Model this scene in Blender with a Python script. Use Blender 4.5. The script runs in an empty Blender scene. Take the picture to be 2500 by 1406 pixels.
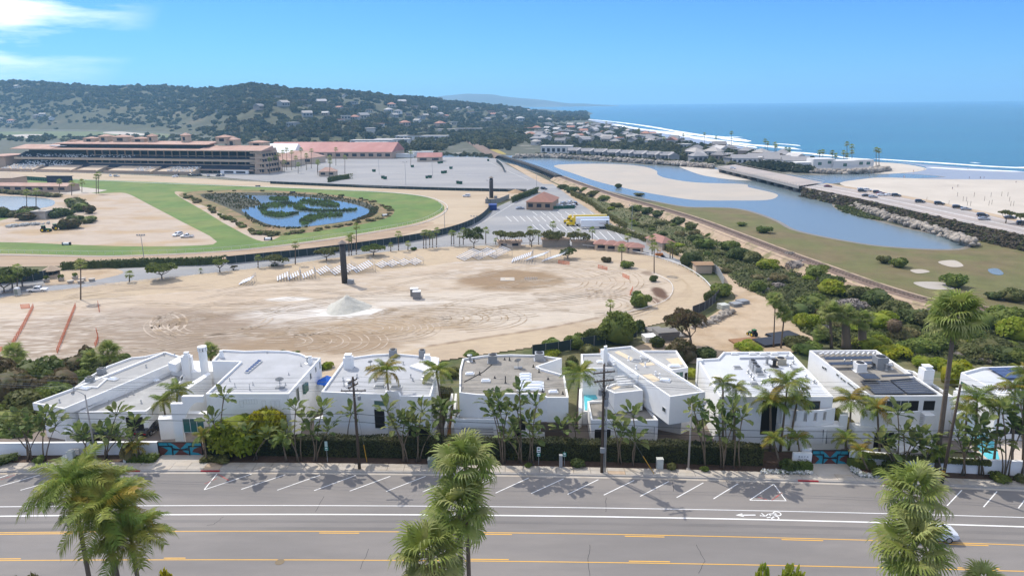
import bpy, math, random
import numpy as np
from mathutils import Vector, Matrix
R_=math.radians
rng=random.Random(7)
NR=np.random.default_rng(11)
SC=bpy.context.scene
COL=SC.collection
PI=math.pi
# ------------------------------------------------------------------ camera
F, CX, CY, CZ=1734.0,1250.0,703.0,56.0        # focal length in photo pixels (2500 wide),camera height
PITCH, ROLL=math.atan(451.5/F),0.0094
fw=np.array([0, math.cos(PITCH),-math.sin(PITCH)])
up0=np.array([0, math.sin(PITCH),math.cos(PITCH)])
rt0=np.array([1.0,0,0])
rt=rt0*math.cos(ROLL) - up0*math.sin(ROLL)
up=up0*math.cos(ROLL)+rt0*math.sin(ROLL)
cd=bpy.data.cameras.new('camera')
cam=bpy.data.objects.new('camera',cd)
COL.objects.link(cam)
cam.matrix_world=Matrix(((rt[0],up[0],-fw[0],0),(rt[1],up[1],-fw[1],0),(rt[2],up[2],-fw[2],CZ),(0,0,0,1)))
cd.sensor_fit='HORIZONTAL'
cd.sensor_width=36
cd.lens=36*F/2500
cd.clip_start, cd.clip_end=0.5,60000
SC.camera=cam
# ------------------------------------------------------------------ sky and sun
SUN_EL, SUN_AZ=R_(49),R_(-41.5)                 # azimuth from +Y towards +X
w=bpy.data.worlds.new('World')
SC.world=w
w.use_nodes=True
nt=w.node_tree
nt.nodes.clear()
def N(t, **k):
    n=nt.nodes.new(t)
    for a, b in k.items():
        setattr(n, a, b)
    return n
wo=N('ShaderNodeOutputWorld'); bg=N('ShaderNodeBackground')
sky=N('ShaderNodeTexSky',sky_type='NISHITA',sun_disc=False, sun_elevation=SUN_EL, sun_rotation=SUN_AZ,
        air_density=1.0, dust_density=0.0, ozone_density=3.0, altitude=50)
bg.inputs['Strength'].default_value=0.105
# thin high cloud towards the sun's side of the sky
tc=N('ShaderNodeTexCoord'); mp=N('ShaderNodeMapping')
mp.inputs['Scale'].default_value=(1.1,1.1,7.0)
nz=N('ShaderNodeTexNoise'); nz.inputs['Scale'].default_value=3.2; nz.inputs['Detail'].default_value=9; nz.inputs['Roughness'].default_value=0.62
cr=N('ShaderNodeMapRange'); cr.inputs[1].default_value=0.41; cr.inputs[2].default_value=0.62
dp=N('ShaderNodeVectorMath',operation='DOT_PRODUCT')
cdv=Vector((-0.74,1.0,0.25)).normalized(); dp.inputs[1].default_value=cdv
dr=N('ShaderNodeMapRange'); dr.inputs[1].default_value=0.975; dr.inputs[2].default_value=0.996
ml=N('ShaderNodeMath',operation='MULTIPLY'); mx=N('ShaderNodeMixRGB')
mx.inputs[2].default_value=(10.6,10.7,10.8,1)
L=nt.links.new
L(tc.outputs['Generated'],mp.inputs[0]); L(mp.outputs[0],nz.inputs['Vector']); L(nz.outputs['Fac'],cr.inputs[0])
L(tc.outputs['Generated'],dp.inputs[0]); L(dp.outputs['Value'],dr.inputs[0])
sx=N('ShaderNodeSeparateXYZ'); L(tc.outputs['Generated'],sx.inputs[0])      # unseen thin cloud added above the frame to brighten and whiten the fill light
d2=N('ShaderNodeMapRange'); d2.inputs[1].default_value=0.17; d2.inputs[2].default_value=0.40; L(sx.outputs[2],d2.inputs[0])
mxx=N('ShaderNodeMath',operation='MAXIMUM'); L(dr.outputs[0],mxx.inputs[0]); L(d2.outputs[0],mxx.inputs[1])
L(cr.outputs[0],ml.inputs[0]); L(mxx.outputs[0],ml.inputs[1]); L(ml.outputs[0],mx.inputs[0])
tint=N('ShaderNodeMixRGB',blend_type='MULTIPLY'); tint.inputs[0].default_value=1; tint.inputs[2].default_value=(0.205,0.455,0.87,1)   # clear marine air
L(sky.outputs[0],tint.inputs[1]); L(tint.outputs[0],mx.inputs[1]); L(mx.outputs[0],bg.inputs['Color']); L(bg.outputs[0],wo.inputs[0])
sl=bpy.data.lights.new('sun','SUN'); sl.energy=2.55; sl.angle=R_(0.6); sl.color=(1.0,0.93,0.82)
sun=bpy.data.objects.new('sun',sl); COL.objects.link(sun)
SD=Vector((math.sin(SUN_AZ)*math.cos(SUN_EL),math.cos(SUN_AZ)*math.cos(SUN_EL),math.sin(SUN_EL)))
sun.rotation_euler=SD.to_track_quat('Z','Y').to_euler(); sun.location=(0,0,400)
VS=SC.view_settings
VS.view_transform='Standard'; VS.look='None'; VS.exposure=0.74; VS.gamma=1
cy=SC.cycles
cy.use_denoising=True; cy.denoiser='OPENIMAGEDENOISE'; cy.denoising_prefilter='ACCURATE'
cy.max_bounces=6; cy.diffuse_bounces=3; cy.glossy_bounces=2; cy.transmission_bounces=2; cy.transparent_max_bounces=6
cy.volume_bounces=2; cy.caustics_reflective=False; cy.caustics_refractive=False; cy.sample_clamp_indirect=4
# ------------------------------------------------------------------ helpers
def ray(px, py):
    return fw+rt*(px - CX)/F - up*(py - CY)/F
def G(px, py, z=0.0):                              # photo pixel -> point on the level z
    d=ray(px, py); t=(z - CZ)/d[2]
    return (d[0]*t, d[1]*t, z)
def GD(px, py, Y):                                 # photo pixel -> point at the distance Y
    d=ray(px, py); t=Y/d[1]
    return (d[0]*t, Y, CZ+d[2]*t)
def PX(p):                                         # point -> photo pixel
    v=np.array([p[0],p[1],p[2] - CZ])
    k=v @ fw
    return CX+F*(v @ rt)/k, CY - F*(v @ up)/k
def smooth(pts, n=5, closed=True):
    P=[np.array(p, float) for p in pts]; m=len(P); out=[]
    rngi=range(m) if closed else range(m - 1)
    for i in rngi:
        if closed:
            a, b, c, d=P[(i - 1) % m],P[i],P[(i+1) % m],P[(i+2) % m]
        else:
            a, b, c, d=P[max(i - 1,0)],P[i],P[i+1],P[min(i+2, m - 1)]
        for k in range(n):
            t=k/n
            out.append(0.5*((2*b)+(-a+c)*t+(2*a - 5*b+4*c - d)*t*t+(-a+3*b - 3*c+d)*t ** 3))
    if not closed:
        out.append(P[-1])
    return [tuple(o) for o in out]
def fbm(x, y, seed=0, oct=4, scale=1.0):           # cheap smooth value noise for arrays
    x=np.asarray(x, float)*scale; y=np.asarray(y, float)*scale
    tot=np.zeros_like(x); amp=0.5
    for o in range(oct):
        xi=np.floor(x).astype(np.int64); yi=np.floor(y).astype(np.int64)
        fx=x - xi; fy=y - yi; fx=fx*fx*(3 - 2*fx); fy=fy*fy*(3 - 2*fy)
        def h(a, b):
            n=(a*374761393+b*668265263+(seed+o*17)*974711) & 0x7fffffff
            n=((n ^ (n >> 13))*1274126177) & 0x7fffffff
            return ((n ^ (n >> 16)) & 0xffff)/65535.0
        v=(h(xi, yi)*(1 - fx)+h(xi+1, yi)*fx)*(1 - fy)+(h(xi, yi+1)*(1 - fx)+h(xi+1, yi+1)*fx)*fy
        tot+=amp*v; amp *= 0.5; x=x*2.03+5.1; y=y*2.03+1.7
    return tot
MATS={}
def mat(name, col, rough=0.8, var=0.0, vscale=0.5, col2=None, c2lo=0.45, c2hi=0.6, bump=0.0, bscale=8.0, metal=0.0, spec=0.3,
        rand=0.0, trans=0.0, stretch=None, coat=0.0, attr=None, detail=6, vari=None):
    """procedural material: base colour, mottled by noise, optional second colour in patches, per-object shift and bump"""
    if name in MATS:
        return MATS[name]
    m=bpy.data.materials.new(name); m.use_nodes=True
    t=m.node_tree; nd=t.nodes; nd.clear(); ln=t.links.new
    out=nd.new('ShaderNodeOutputMaterial'); b=nd.new('ShaderNodeBsdfPrincipled')
    b.inputs['Roughness'].default_value=rough; b.inputs['Metallic'].default_value=metal
    b.inputs['Specular IOR Level'].default_value=spec
    if coat: b.inputs['Coat Weight'].default_value=coat; b.inputs['Coat Roughness'].default_value=0.05
    c=nd.new('ShaderNodeRGB'); c.outputs[0].default_value=(*col, 1); cur=c.outputs[0]
    geo=nd.new('ShaderNodeNewGeometry'); pos=geo.outputs['Position']
    if attr:
        a=nd.new('ShaderNodeAttribute'); a.attribute_name=attr; cur=a.outputs['Color']
    if stretch:
        mpn=nd.new('ShaderNodeMapping'); mpn.inputs['Scale'].default_value=stretch; ln(pos, mpn.inputs[0]); pos=mpn.outputs[0]
    if col2 is not None:
        n1=nd.new('ShaderNodeTexNoise'); n1.inputs['Scale'].default_value=vscale*0.37; n1.inputs['Detail'].default_value=detail
        n1.inputs['Roughness'].default_value=0.6
        ln(pos, n1.inputs['Vector']); r=nd.new('ShaderNodeMapRange'); r.inputs[1].default_value=c2lo; r.inputs[2].default_value=c2hi
        ln(n1.outputs['Fac'],r.inputs[0]); x=nd.new('ShaderNodeMixRGB'); x.inputs[2].default_value=(*col2,1)
        ln(r.outputs[0],x.inputs[0]); ln(cur, x.inputs[1]); cur=x.outputs[0]
    hsv=None
    if var or rand:
        hsv=nd.new('ShaderNodeHueSaturation'); ln(cur, hsv.inputs['Color']); cur=hsv.outputs[0]
        val=None
        if var:
            n2=nd.new('ShaderNodeTexNoise'); n2.inputs['Scale'].default_value=vscale; n2.inputs['Detail'].default_value=detail
            n2.inputs['Roughness'].default_value=0.65
            ln(pos, n2.inputs['Vector']); r2=nd.new('ShaderNodeMapRange'); r2.inputs[1].default_value=0.25; r2.inputs[2].default_value=0.75
            r2.inputs[3].default_value=1 - var; r2.inputs[4].default_value=1+var; ln(n2.outputs['Fac'],r2.inputs[0]); val=r2.outputs[0]
        if rand:
            oi=nd.new('ShaderNodeObjectInfo'); r3=nd.new('ShaderNodeMapRange'); r3.inputs[3].default_value=1 - rand; r3.inputs[4].default_value=1+rand
            ln(oi.outputs['Random'],r3.inputs[0])
            r4=nd.new('ShaderNodeMapRange'); r4.inputs[3].default_value=0.5 - rand*0.06; r4.inputs[4].default_value=0.5+rand*0.06
            wn=nd.new('ShaderNodeTexWhiteNoise'); wn.noise_dimensions='1D'; ln(oi.outputs['Random'],wn.inputs['W'])
            ln(wn.outputs['Value'],r4.inputs[0]); ln(r4.outputs[0],hsv.inputs['Hue'])
            if val is not None:
                mm=nd.new('ShaderNodeMath'); mm.operation='MULTIPLY'; ln(val, mm.inputs[0]); ln(r3.outputs[0],mm.inputs[1]); val=mm.outputs[0]
            else:
                val=r3.outputs[0]
        ln(val, hsv.inputs['Value'])
    ln(cur, b.inputs['Base Color'])
    if bump:
        n3=nd.new('ShaderNodeTexNoise'); n3.inputs['Scale'].default_value=bscale; n3.inputs['Detail'].default_value=5
        ln(pos, n3.inputs['Vector']); bp=nd.new('ShaderNodeBump'); bp.inputs['Strength'].default_value=min(bump, 1.0); bp.inputs['Distance'].default_value=0.5/bscale
        ln(n3.outputs['Fac'],bp.inputs['Height']); ln(bp.outputs[0],b.inputs['Normal'])
    sh=b.outputs[0]
    if trans:
        tr=nd.new('ShaderNodeBsdfTranslucent'); ln(cur, tr.inputs['Color']); mxs=nd.new('ShaderNodeMixShader'); mxs.inputs[0].default_value=trans
        ln(sh, mxs.inputs[1]); ln(tr.outputs[0],mxs.inputs[2]); sh=mxs.outputs[0]
    ln(sh, out.inputs[0])
    MATS[name]=m
    return m
class MB:
    """collects simple shapes; build() links them as ONE mesh object"""
    def __init__(s): s.v=[]; s.f=[]
    def add(s, vs, fs):
        o=len(s.v); s.v.extend([tuple(map(float, p)) for p in vs]); s.f.extend([tuple(i+o for i in f) for f in fs]); return s
    def box(s, x0, x1, y0, y1, z0, z1):
        return s.add([(x0, y0, z0),(x1, y0, z0),(x1, y1, z0),(x0, y1, z0),(x0, y0, z1),(x1, y0, z1),(x1, y1, z1),(x0, y1, z1)],
                     [(3,2,1,0),(4,5,6,7),(0,1,5,4),(1,2,6,5),(2,3,7,6),(3,0,4,7)])
    def obox(s, c, size, rz=0.0):
        hx, hy=size[0]/2, size[1]/2; ca, sa=math.cos(rz),math.sin(rz); z0, z1=c[2],c[2]+size[2]
        q=[(c[0]+x*ca - y*sa, c[1]+x*sa+y*ca) for x, y in ((-hx, -hy),(hx, -hy),(hx, hy),(-hx, hy))]
        return s.prism(q, z0, z1)
    def prism(s, poly, z0, z1, cap0=True):
        n=len(poly)
        a=sum(poly[i][0]*poly[(i+1) % n][1] - poly[(i+1) % n][0]*poly[i][1] for i in range(n))
        if a<0: poly=poly[::-1]
        vs=[(p[0],p[1],z0) for p in poly]+[(p[0],p[1],z1) for p in poly]
        fs=[tuple(range(n, 2*n))]+[(i, (i+1) % n, n+(i+1) % n, n+i) for i in range(n)]
        if cap0: fs.append(tuple(range(n - 1,-1,-1)))
        return s.add(vs, fs)
    def hull(s, bot, top):
        n=len(bot)
        return s.add(list(bot)+list(top),[tuple(range(n - 1,-1,-1)),tuple(range(n, 2*n))]+[(i, (i+1) % n, n+(i+1) % n, n+i) for i in range(n)])
    def quad(s, a, b, c, d): return s.add([a, b, c, d],[(0,1,2,3)])
    def tube(s, pts, r, n=6, r1=None, cap=True):
        pts=[np.array(p, float) for p in pts]; m=len(pts); rr=r if isinstance(r, (list, tuple)) else [r+(0 if r1 is None else (r1 - r)*i/max(m - 1,1)) for i in range(m)]
        vs=[]; ref=None
        for i, p in enumerate(pts):
            d=pts[min(i+1, m - 1)] - pts[max(i - 1,0)]; d=d/(np.linalg.norm(d)+1e-9)
            a=np.array([0,0,1.0]) if abs(d[2])<0.9 else np.array([1.0,0,0])
            u=np.cross(d, a); u /= np.linalg.norm(u); v2=np.cross(u, d)
            for k in range(n):
                t=2*PI*k/n; vs.append(tuple(p+rr[i]*(math.cos(t)*u+math.sin(t)*v2)))
        fs=[(i*n+k, i*n+(k+1) % n, (i+1)*n+(k+1) % n, (i+1)*n+k) for i in range(m - 1) for k in range(n)]
        if cap: fs+=[tuple(range(n - 1,-1,-1)),tuple(range((m - 1)*n, m*n))]
        return s.add(vs, fs)
    def lathe(s, prof, c=(0,0,0),n=10):
        vs=[]; fs=[]; m=len(prof)
        for r, z in prof:
            for k in range(n): vs.append((c[0]+r*math.cos(2*PI*k/n),c[1]+r*math.sin(2*PI*k/n),c[2]+z))
        fs=[(i*n+k, i*n+(k+1) % n, (i+1)*n+(k+1) % n, (i+1)*n+k) for i in range(m - 1) for k in range(n)]
        fs+=[tuple(range(n - 1,-1,-1)),tuple(range((m - 1)*n, m*n))]
        return s.add(vs, fs)
    def mesh(s, name, m, smooth=False):
        me=bpy.data.meshes.new(name); me.from_pydata(s.v, [],s.f); me.validate(); me.update()
        if m: me.materials.append(m)
        if smooth: me.shade_smooth()
        return me
    def build(s, name, m, parent=None, world=False, smooth=False):
        if parent is not None and world:
            l=parent.matrix_basis.inverted(); P=parent.parent
            if P is not None: l=l @ P.matrix_basis.inverted()
            s.v=[tuple(l @ Vector(p)) for p in s.v]
        o=bpy.data.objects.new(name, s.mesh(name, m, smooth)); COL.objects.link(o)
        if parent is not None: o.parent=parent
        return o
def npmesh(name, V, Q, m, smooth=False, cols=None):
    """big mesh from numpy arrays; Q is (n,3) or (n,4)"""
    me=bpy.data.meshes.new(name); V=np.asarray(V, np.float32); Q=np.asarray(Q, np.int32); k=Q.shape[1]
    me.vertices.add(len(V)); me.vertices.foreach_set('co',V.ravel())
    me.loops.add(Q.size); me.loops.foreach_set('vertex_index',Q.ravel())
    me.polygons.add(len(Q)); me.polygons.foreach_set('loop_start',np.arange(0, Q.size, k, dtype=np.int32))
    me.polygons.foreach_set('loop_total',np.full(len(Q),k, np.int32))
    if cols is not None:
        ca=me.color_attributes.new('Col','FLOAT_COLOR','POINT'); C=np.ones((len(V),4),np.float32); C[:, :3]=cols
        ca.data.foreach_set('color',C.ravel())
    me.update(calc_edges=True); me.validate()
    if m: me.materials.append(m)
    if smooth: me.shade_smooth()
    return me
def link(name, me, parent=None, loc=None, rz=0.0, sc=None):
    o=bpy.data.objects.new(name, me); COL.objects.link(o)
    if parent is not None: o.parent=parent
    if loc is not None: o.location=loc
    if rz: o.rotation_euler=(0,0, rz)
    if sc is not None: o.scale=sc if isinstance(sc, (tuple, list)) else (sc, sc, sc)
    return o
def tag(o, label=None, cat=None, group=None, kind=None):
    if label: o['label']=label
    if cat: o['category']=cat
    if group: o['group']=group
    if kind: o['kind']=kind
    return o
def thing(name, label, cat, loc=(0,0,0),rz=0.0, group=None, sc=None):
    o=bpy.data.objects.new(name, None); COL.objects.link(o); o.location=loc; o.rotation_euler=(0,0, rz); o.empty_display_size=0.3
    if sc is not None: o.scale=sc if isinstance(sc, (tuple, list)) else (sc, sc, sc)
    return tag(o, label, cat, group)
def dup(src, loc, rz=0.0, label=None, group=None, sc=None):
    def cp(o, par):
        c=o.copy(); COL.objects.link(c); c.parent=par
        for ch in o.children: cp(ch, c)
        return c
    c=cp(src, None); c.location=loc; c.rotation_euler=(0,0, rz)
    if sc is not None: c.scale=sc if isinstance(sc, (tuple, list)) else (sc, sc, sc)
    return tag(c, label, None, group)
LAYER=[0]
def struct(name, px, m, z=0.0, n=5, sm=True, lift=None, label=None):
    """flat piece of the setting traced in the photograph and laid on the ground"""
    if lift is None: LAYER[0]+=1; lift=0.005*LAYER[0]
    p=smooth(px, n) if sm else px
    q=[G(a, b, z)[:2] for a, b in p]
    return flat(name, q, m, z+lift, label)
def flat(name, q, m, z, label=None):
    from mathutils.geometry import tessellate_polygon
    tri=tessellate_polygon([[Vector((a, b, 0)) for a, b in q]])
    V=np.array([(a, b, z) for a, b in q]); T=np.array(tri)
    n=np.cross(V[T[:, 1]] - V[T[:, 0]],V[T[:, 2]] - V[T[:, 0]])[:, 2]
    T[n<0]=T[n<0][:, ::-1]
    o=link(name, npmesh(name, V, T, m)); o['kind']='structure'
    if label: o['label']=label
    return o
def ribbon(pts, w, z=None):
    """flat band along a path; returns verts, faces"""
    P=np.array(pts, float); d=np.gradient(P[:, :2],axis=0); d /= np.linalg.norm(d, axis=1, keepdims=True)+1e-9
    nrm=np.stack([-d[:, 1],d[:, 0]],1)*w/2
    zz=P[:, 2:3] if P.shape[1]>2 else np.full((len(P),1),z or 0.0)
    a=np.hstack([P[:, :2]+nrm, zz]); b=np.hstack([P[:, :2] - nrm, zz]); n=len(P)
    V=np.vstack([a, b]); Q=np.array([(i, n+i, n+i+1, i+1) for i in range(n - 1)])
    return V, Q
ORD=['first','second','third','fourth','fifth','sixth','seventh','eighth','ninth','tenth','eleventh','twelfth','thirteenth',
       'fourteenth','fifteenth','sixteenth','seventeenth','eighteenth','nineteenth','twentieth']
# ================================================================== SETTING: ground, water, roads
def fitline(pts, z=14.0):
    q=np.array([G(a, b, z)[:2] for a, b in pts]); return np.poly1d(np.polyfit(q[:, 0],q[:, 1],2))
ZR=14.0                                           # level of the street on the bluff
L_W1=fitline([(0,1238),(900,1233.5),(1700,1246),(2500,1263)])
L_W2=fitline([(0,1261),(900,1255.3),(1700,1267),(2500,1286)])
L_Y1=fitline([(0,1301),(900,1297.5),(1700,1309.5),(2500,1331)])
L_Y2=fitline([(0,1369),(900,1367.5),(1700,1377.5),(2500,1395)])
L_CB=fitline([(0,1155),(640,1152),(900,1156),(1240,1159),(1720,1171),(2060,1181),(2500,1195)])
L_SW=fitline([(0,1133),(400,1131),(800,1133),(1200,1140),(1720,1150),(2152,1165),(2500,1177)])
def TZ(x, y):                                       # height of the bluff and the flats
    x=np.asarray(x, float); y=np.asarray(y, float)
    edge=101+3*np.sin(x*0.05)+4*(fbm(x, y, 3,3,0.04) - 0.45)
    t=np.clip((y - edge)/30.0,0,1); t=t*t*(3 - 2*t)
    z=14.02*(1 - t)+0.9*(fbm(x, y, 5,3,0.12) - 0.45)*(t>0)*(t<1)
    return np.where(t >= 1,-0.4, z)
M_scrub=mat('dry_scrub_soil',(0.135,0.125,0.06),0.95,0.35,0.22,(0.075,0.09,0.03),0.42,0.6, bump=0.6, bscale=1.5)
M_sand=mat('beach_sand',(0.50,0.45,0.385),0.95,0.08,0.05,(0.44,0.39,0.33),0.4,0.65)
M_soil=mat('planting_soil',(0.085,0.055,0.04),0.95,0.3,2.0, bump=0.5, bscale=6)
M_asph=mat('street_asphalt',(0.19,0.178,0.170),0.88,0.10,0.35,(0.225,0.208,0.195),0.45,0.62, bump=0.12, bscale=30, stretch=(0.25,1,1))
M_lot=mat('faded_asphalt',(0.29,0.283,0.28),0.9,0.07,0.05,(0.25,0.247,0.25),0.42,0.6, stretch=(0.4,1,1))
M_lot2=mat('lot_asphalt',(0.24,0.245,0.255),0.9,0.1,0.06,(0.30,0.295,0.29),0.45,0.6, stretch=(0.4,1,1))
M_conc=mat('pale_concrete',(0.44,0.40,0.35),0.9,0.1,0.7,(0.40,0.34,0.27),0.5,0.65)
M_kerb=mat('kerb_concrete',(0.33,0.31,0.29),0.9,0.12,1.0)
M_wline=mat('white_road_paint',(0.78,0.78,0.77),0.7,0.06,3.0)
M_yline=mat('yellow_road_paint',(0.72,0.40,0.06),0.7,0.08,3.0)
M_red=mat('red_kerb_paint',(0.30,0.03,0.035),0.75,0.15,4)
M_track=mat('track_dirt',(0.43,0.345,0.245),0.95,0.10,0.08,(0.37,0.285,0.19),0.47,0.66, stretch=(0.35,1.6,1))
M_tracknear=mat('track_dirt_worked',(0.37,0.275,0.19),0.95,0.14,0.18,(0.30,0.215,0.145),0.45,0.62, stretch=(0.15,1.6,1))
M_turf=mat('turf',(0.10,0.165,0.033),0.9,0.20,0.10,(0.145,0.185,0.045),0.46,0.6, bump=0.2, bscale=2)
M_infd=mat('infield_dirt',(0.41,0.335,0.265),0.95,0.12,0.12,(0.37,0.27,0.165),0.47,0.62, stretch=(0.7,1.2,1))
M_ballast=mat('rail_ballast',(0.165,0.115,0.09),0.95,0.2,1.2,(0.21,0.155,0.12),0.45,0.6, bump=0.6, bscale=4)
M_bank=mat('rail_bank_soil',(0.40,0.30,0.21),0.95,0.2,0.5,(0.19,0.175,0.08),0.52,0.66, bump=0.5, bscale=2)
M_marsh=mat('salt_marsh',(0.15,0.12,0.058),0.95,0.22,0.12,(0.125,0.125,0.045),0.42,0.58, bump=0.5, bscale=1.5)
M_bar=mat('sandbar',(0.42,0.37,0.31),0.85,0.05,0.06,(0.38,0.345,0.30),0.4,0.6)
M_wet=mat('wet_sand',(0.30,0.29,0.29),0.28,0.06,0.05, spec=0.5)
M_foam=mat('sea_foam',(0.86,0.88,0.89),0.6,0.04,0.3)
M_lane=mat('sandy_lane',(0.42,0.325,0.225),0.95,0.14,0.25,(0.35,0.255,0.16),0.48,0.64, bump=0.4, bscale=1.2)
M_town=mat('town_ground',(0.085,0.088,0.06),0.95,0.3,0.06,(0.24,0.22,0.19),0.58,0.68)
def water_mat(name, col, wscale, bump, rough=0.06, stretch=(1,1,1),dist=0.25, col2=None, ramp=None):
    m=bpy.data.materials.new(name); m.use_nodes=True; t=m.node_tree; nd=t.nodes; ln=t.links.new
    b=nd['Principled BSDF']; b.inputs['Specular IOR Level'].default_value=0.38; b.inputs['Roughness'].default_value=rough; b.inputs['IOR'].default_value=1.333
    b.inputs['Base Color'].default_value=(*col, 1)
    geo=nd.new('ShaderNodeNewGeometry'); mpn=nd.new('ShaderNodeMapping'); mpn.inputs['Scale'].default_value=stretch; ln(geo.outputs['Position'],mpn.inputs[0])
    n=nd.new('ShaderNodeTexNoise'); n.inputs['Scale'].default_value=wscale; n.inputs['Detail'].default_value=4; ln(mpn.outputs[0],n.inputs['Vector'])
    bp=nd.new('ShaderNodeBump'); bp.inputs['Strength'].default_value=bump; bp.inputs['Distance'].default_value=dist
    ln(n.outputs['Fac'],bp.inputs['Height']); ln(bp.outputs[0],b.inputs['Normal'])
    if col2:
        n2=nd.new('ShaderNodeTexNoise'); n2.inputs['Scale'].default_value=0.004; n2.inputs['Detail'].default_value=5
        mp2=nd.new('ShaderNodeMapping'); mp2.inputs['Scale'].default_value=(0.35,1.6,1); ln(geo.outputs['Position'],mp2.inputs[0]); ln(mp2.outputs[0],n2.inputs['Vector'])
        r=nd.new('ShaderNodeMapRange'); r.inputs[1].default_value=0.4; r.inputs[2].default_value=0.65; ln(n2.outputs['Fac'],r.inputs[0])
        x=nd.new('ShaderNodeMixRGB'); x.inputs[1].default_value=(*col, 1); x.inputs[2].default_value=(*col2,1); ln(r.outputs[0],x.inputs[0]); ln(x.outputs[0],b.inputs['Base Color'])
    return m
M_sea=water_mat('sea_water',(0.026,0.115,0.155),0.09,0.55,0.25,(0.5,1.0,1),1.0, col2=(0.03,0.145,0.18))
M_river=water_mat('river_water',(0.15,0.19,0.205),0.35,0.16,0.22, dist=0.15)
M_pond=water_mat('pond_water',(0.10,0.14,0.16),0.8,0.08,0.15, dist=0.1)
# one sheet to the horizon
g=flat('ground',[(-9000,-400),(9000,-400),(9000,9000),(-9000,9000)],M_town, -0.02)
# bluff carrying the street and the houses
xs=np.arange(-270,311,2.5); ys=np.concatenate([np.arange(-80,90,10.0),np.arange(90,146,1.6)])
X, Y=np.meshgrid(xs, ys); Z=TZ(X, Y); nx=len(xs); ny=len(ys)
idx=np.arange(nx*ny).reshape(ny, nx)
Q=np.stack([idx[:-1, :-1],idx[:-1,1:],idx[1:, 1:],idx[1:, :-1]],-1).reshape(-1,4)
bl=link('bluff',npmesh('bluff',np.stack([X.ravel(),Y.ravel(),Z.ravel()],1),Q, M_scrub, True)); bl['kind']='structure'
# --- flats, laid over each other from the lowest up
struct('scrub_flat',[(-900,470),(1200,470),(1400,440),(1700,535),(1900,610),(2100,682),(2300,745),(2900,900),(2900,1400),(-900,1400)],M_scrub, sm=False)
struct('marsh',[(1560,492),(1680,500),(1760,500),(1850,515),(1910,540),(2080,586),(2250,602),(2420,575),(2600,560),(3100,640),(3300,1000),(2450,775),(2300,752),(2100,692),(1900,618),(1700,545)],M_marsh, sm=False)
# ocean to the horizon
coast=[(3600,420),(2900,432),(2500,436),(2300,430),(2262,412),(2160,397),(2050,388),(1900,371),(1750,348),(1600,320),(1480,297),(1425,288)]
cw=[G(a, b)[:2] for a, b in smooth(coast, 4, False)]
cw+=[(430,3800),(300,6500),(-2600,9000),(-6000,15000),(16000,15000),(16000,300)]
LAYER[0]+=3
flat('ocean',cw, M_sea, 0.005*LAYER[0])
struct('wet_sand',[(2090,428),(2200,424),(2262,410),(2200,398),(2150,393),(2300,405),(2500,419),(2900,440),(2900,452),(2500,442),(2400,439),(2200,436)],M_wet)
struct('far_beach',[(1425,290),(1480,298),(1600,321),(1750,349),(1900,372),(2050,389),(2130,398),(2100,412),(2000,400),(1880,382),(1750,362),(1640,340),(1560,322),(1480,304)],M_wet)
# river and lagoon
LAYER[0]+=1
RIVPX=[(900,374),(1060,376),(1130,378),(1200,381),(1300,381),(1400,390),(1500,397),(1640,406),(1760,410),(1900,425),(2000,428),(2060,424),(2130,424),(2200,424),(2300,432),(2200,437),(2110,437),(2060,445),(2000,452),(1955,462),(1975,480),
                 (2022,490),(2040,510),(2090,527),(2140,540),(2200,556),(2290,575),(2345,590),(2358,600),(2330,608),(2250,607),(2150,600),(2080,590),(2000,575),(1940,560),(1905,541),(1850,520),(1800,509),(1740,506),(1680,505),(1620,495),(1560,482),(1480,465),(1380,444),(1320,424),(1250,402),(1190,390),(1060,383),(900,380)]
struct('river',RIVPX, M_river, n=3); RLIFT=0.005*LAYER[0]
LAYER[0]+=1
struct('sandbar',[(1352,406),(1400,401),(1500,401),(1570,407),(1602,417),(1606,427),(1630,436),(1700,446),(1815,450),(1830,458),(1890,472),(1897,481),(1870,489),(1790,490),(1700,489),(1620,478),(1540,463),(1460,444),(1400,424)],M_bar)
struct('sandbar',[(1655,405),(1700,408),(1760,416),(1820,430),(1860,441),(1800,440),(1740,433),(1700,424)],M_sand)
struct('sandbar',[(1893,452),(1930,452),(1962,462),(1975,474),(1950,470),(1915,462)],M_sand)
struct('beach',[(2050,449),(2105,438),(2160,434),(2300,438),(2500,440),(2900,450),(2900,640),(2500,556),(2300,508),(2130,472)],M_sand)
struct('beach',[(2085,420),(2110,398),(2160,397),(2215,402),(2262,412),(2235,420),(2160,425)],M_sand)
# marsh pools and mud
struct('marsh_pool',[(2412,658),(2435,656),(2450,668),(2440,672),(2420,668)],M_river)
struct('mud_patch',[(2222,660),(2250,658),(2270,664),(2240,668)],M_bar)
struct('mud_patch',[(2290,640),(2330,636),(2352,650),(2320,652)],M_bar)
struct('mud_patch',[(2230,690),(2300,690),(2330,705),(2270,706)],M_bar)
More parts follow.
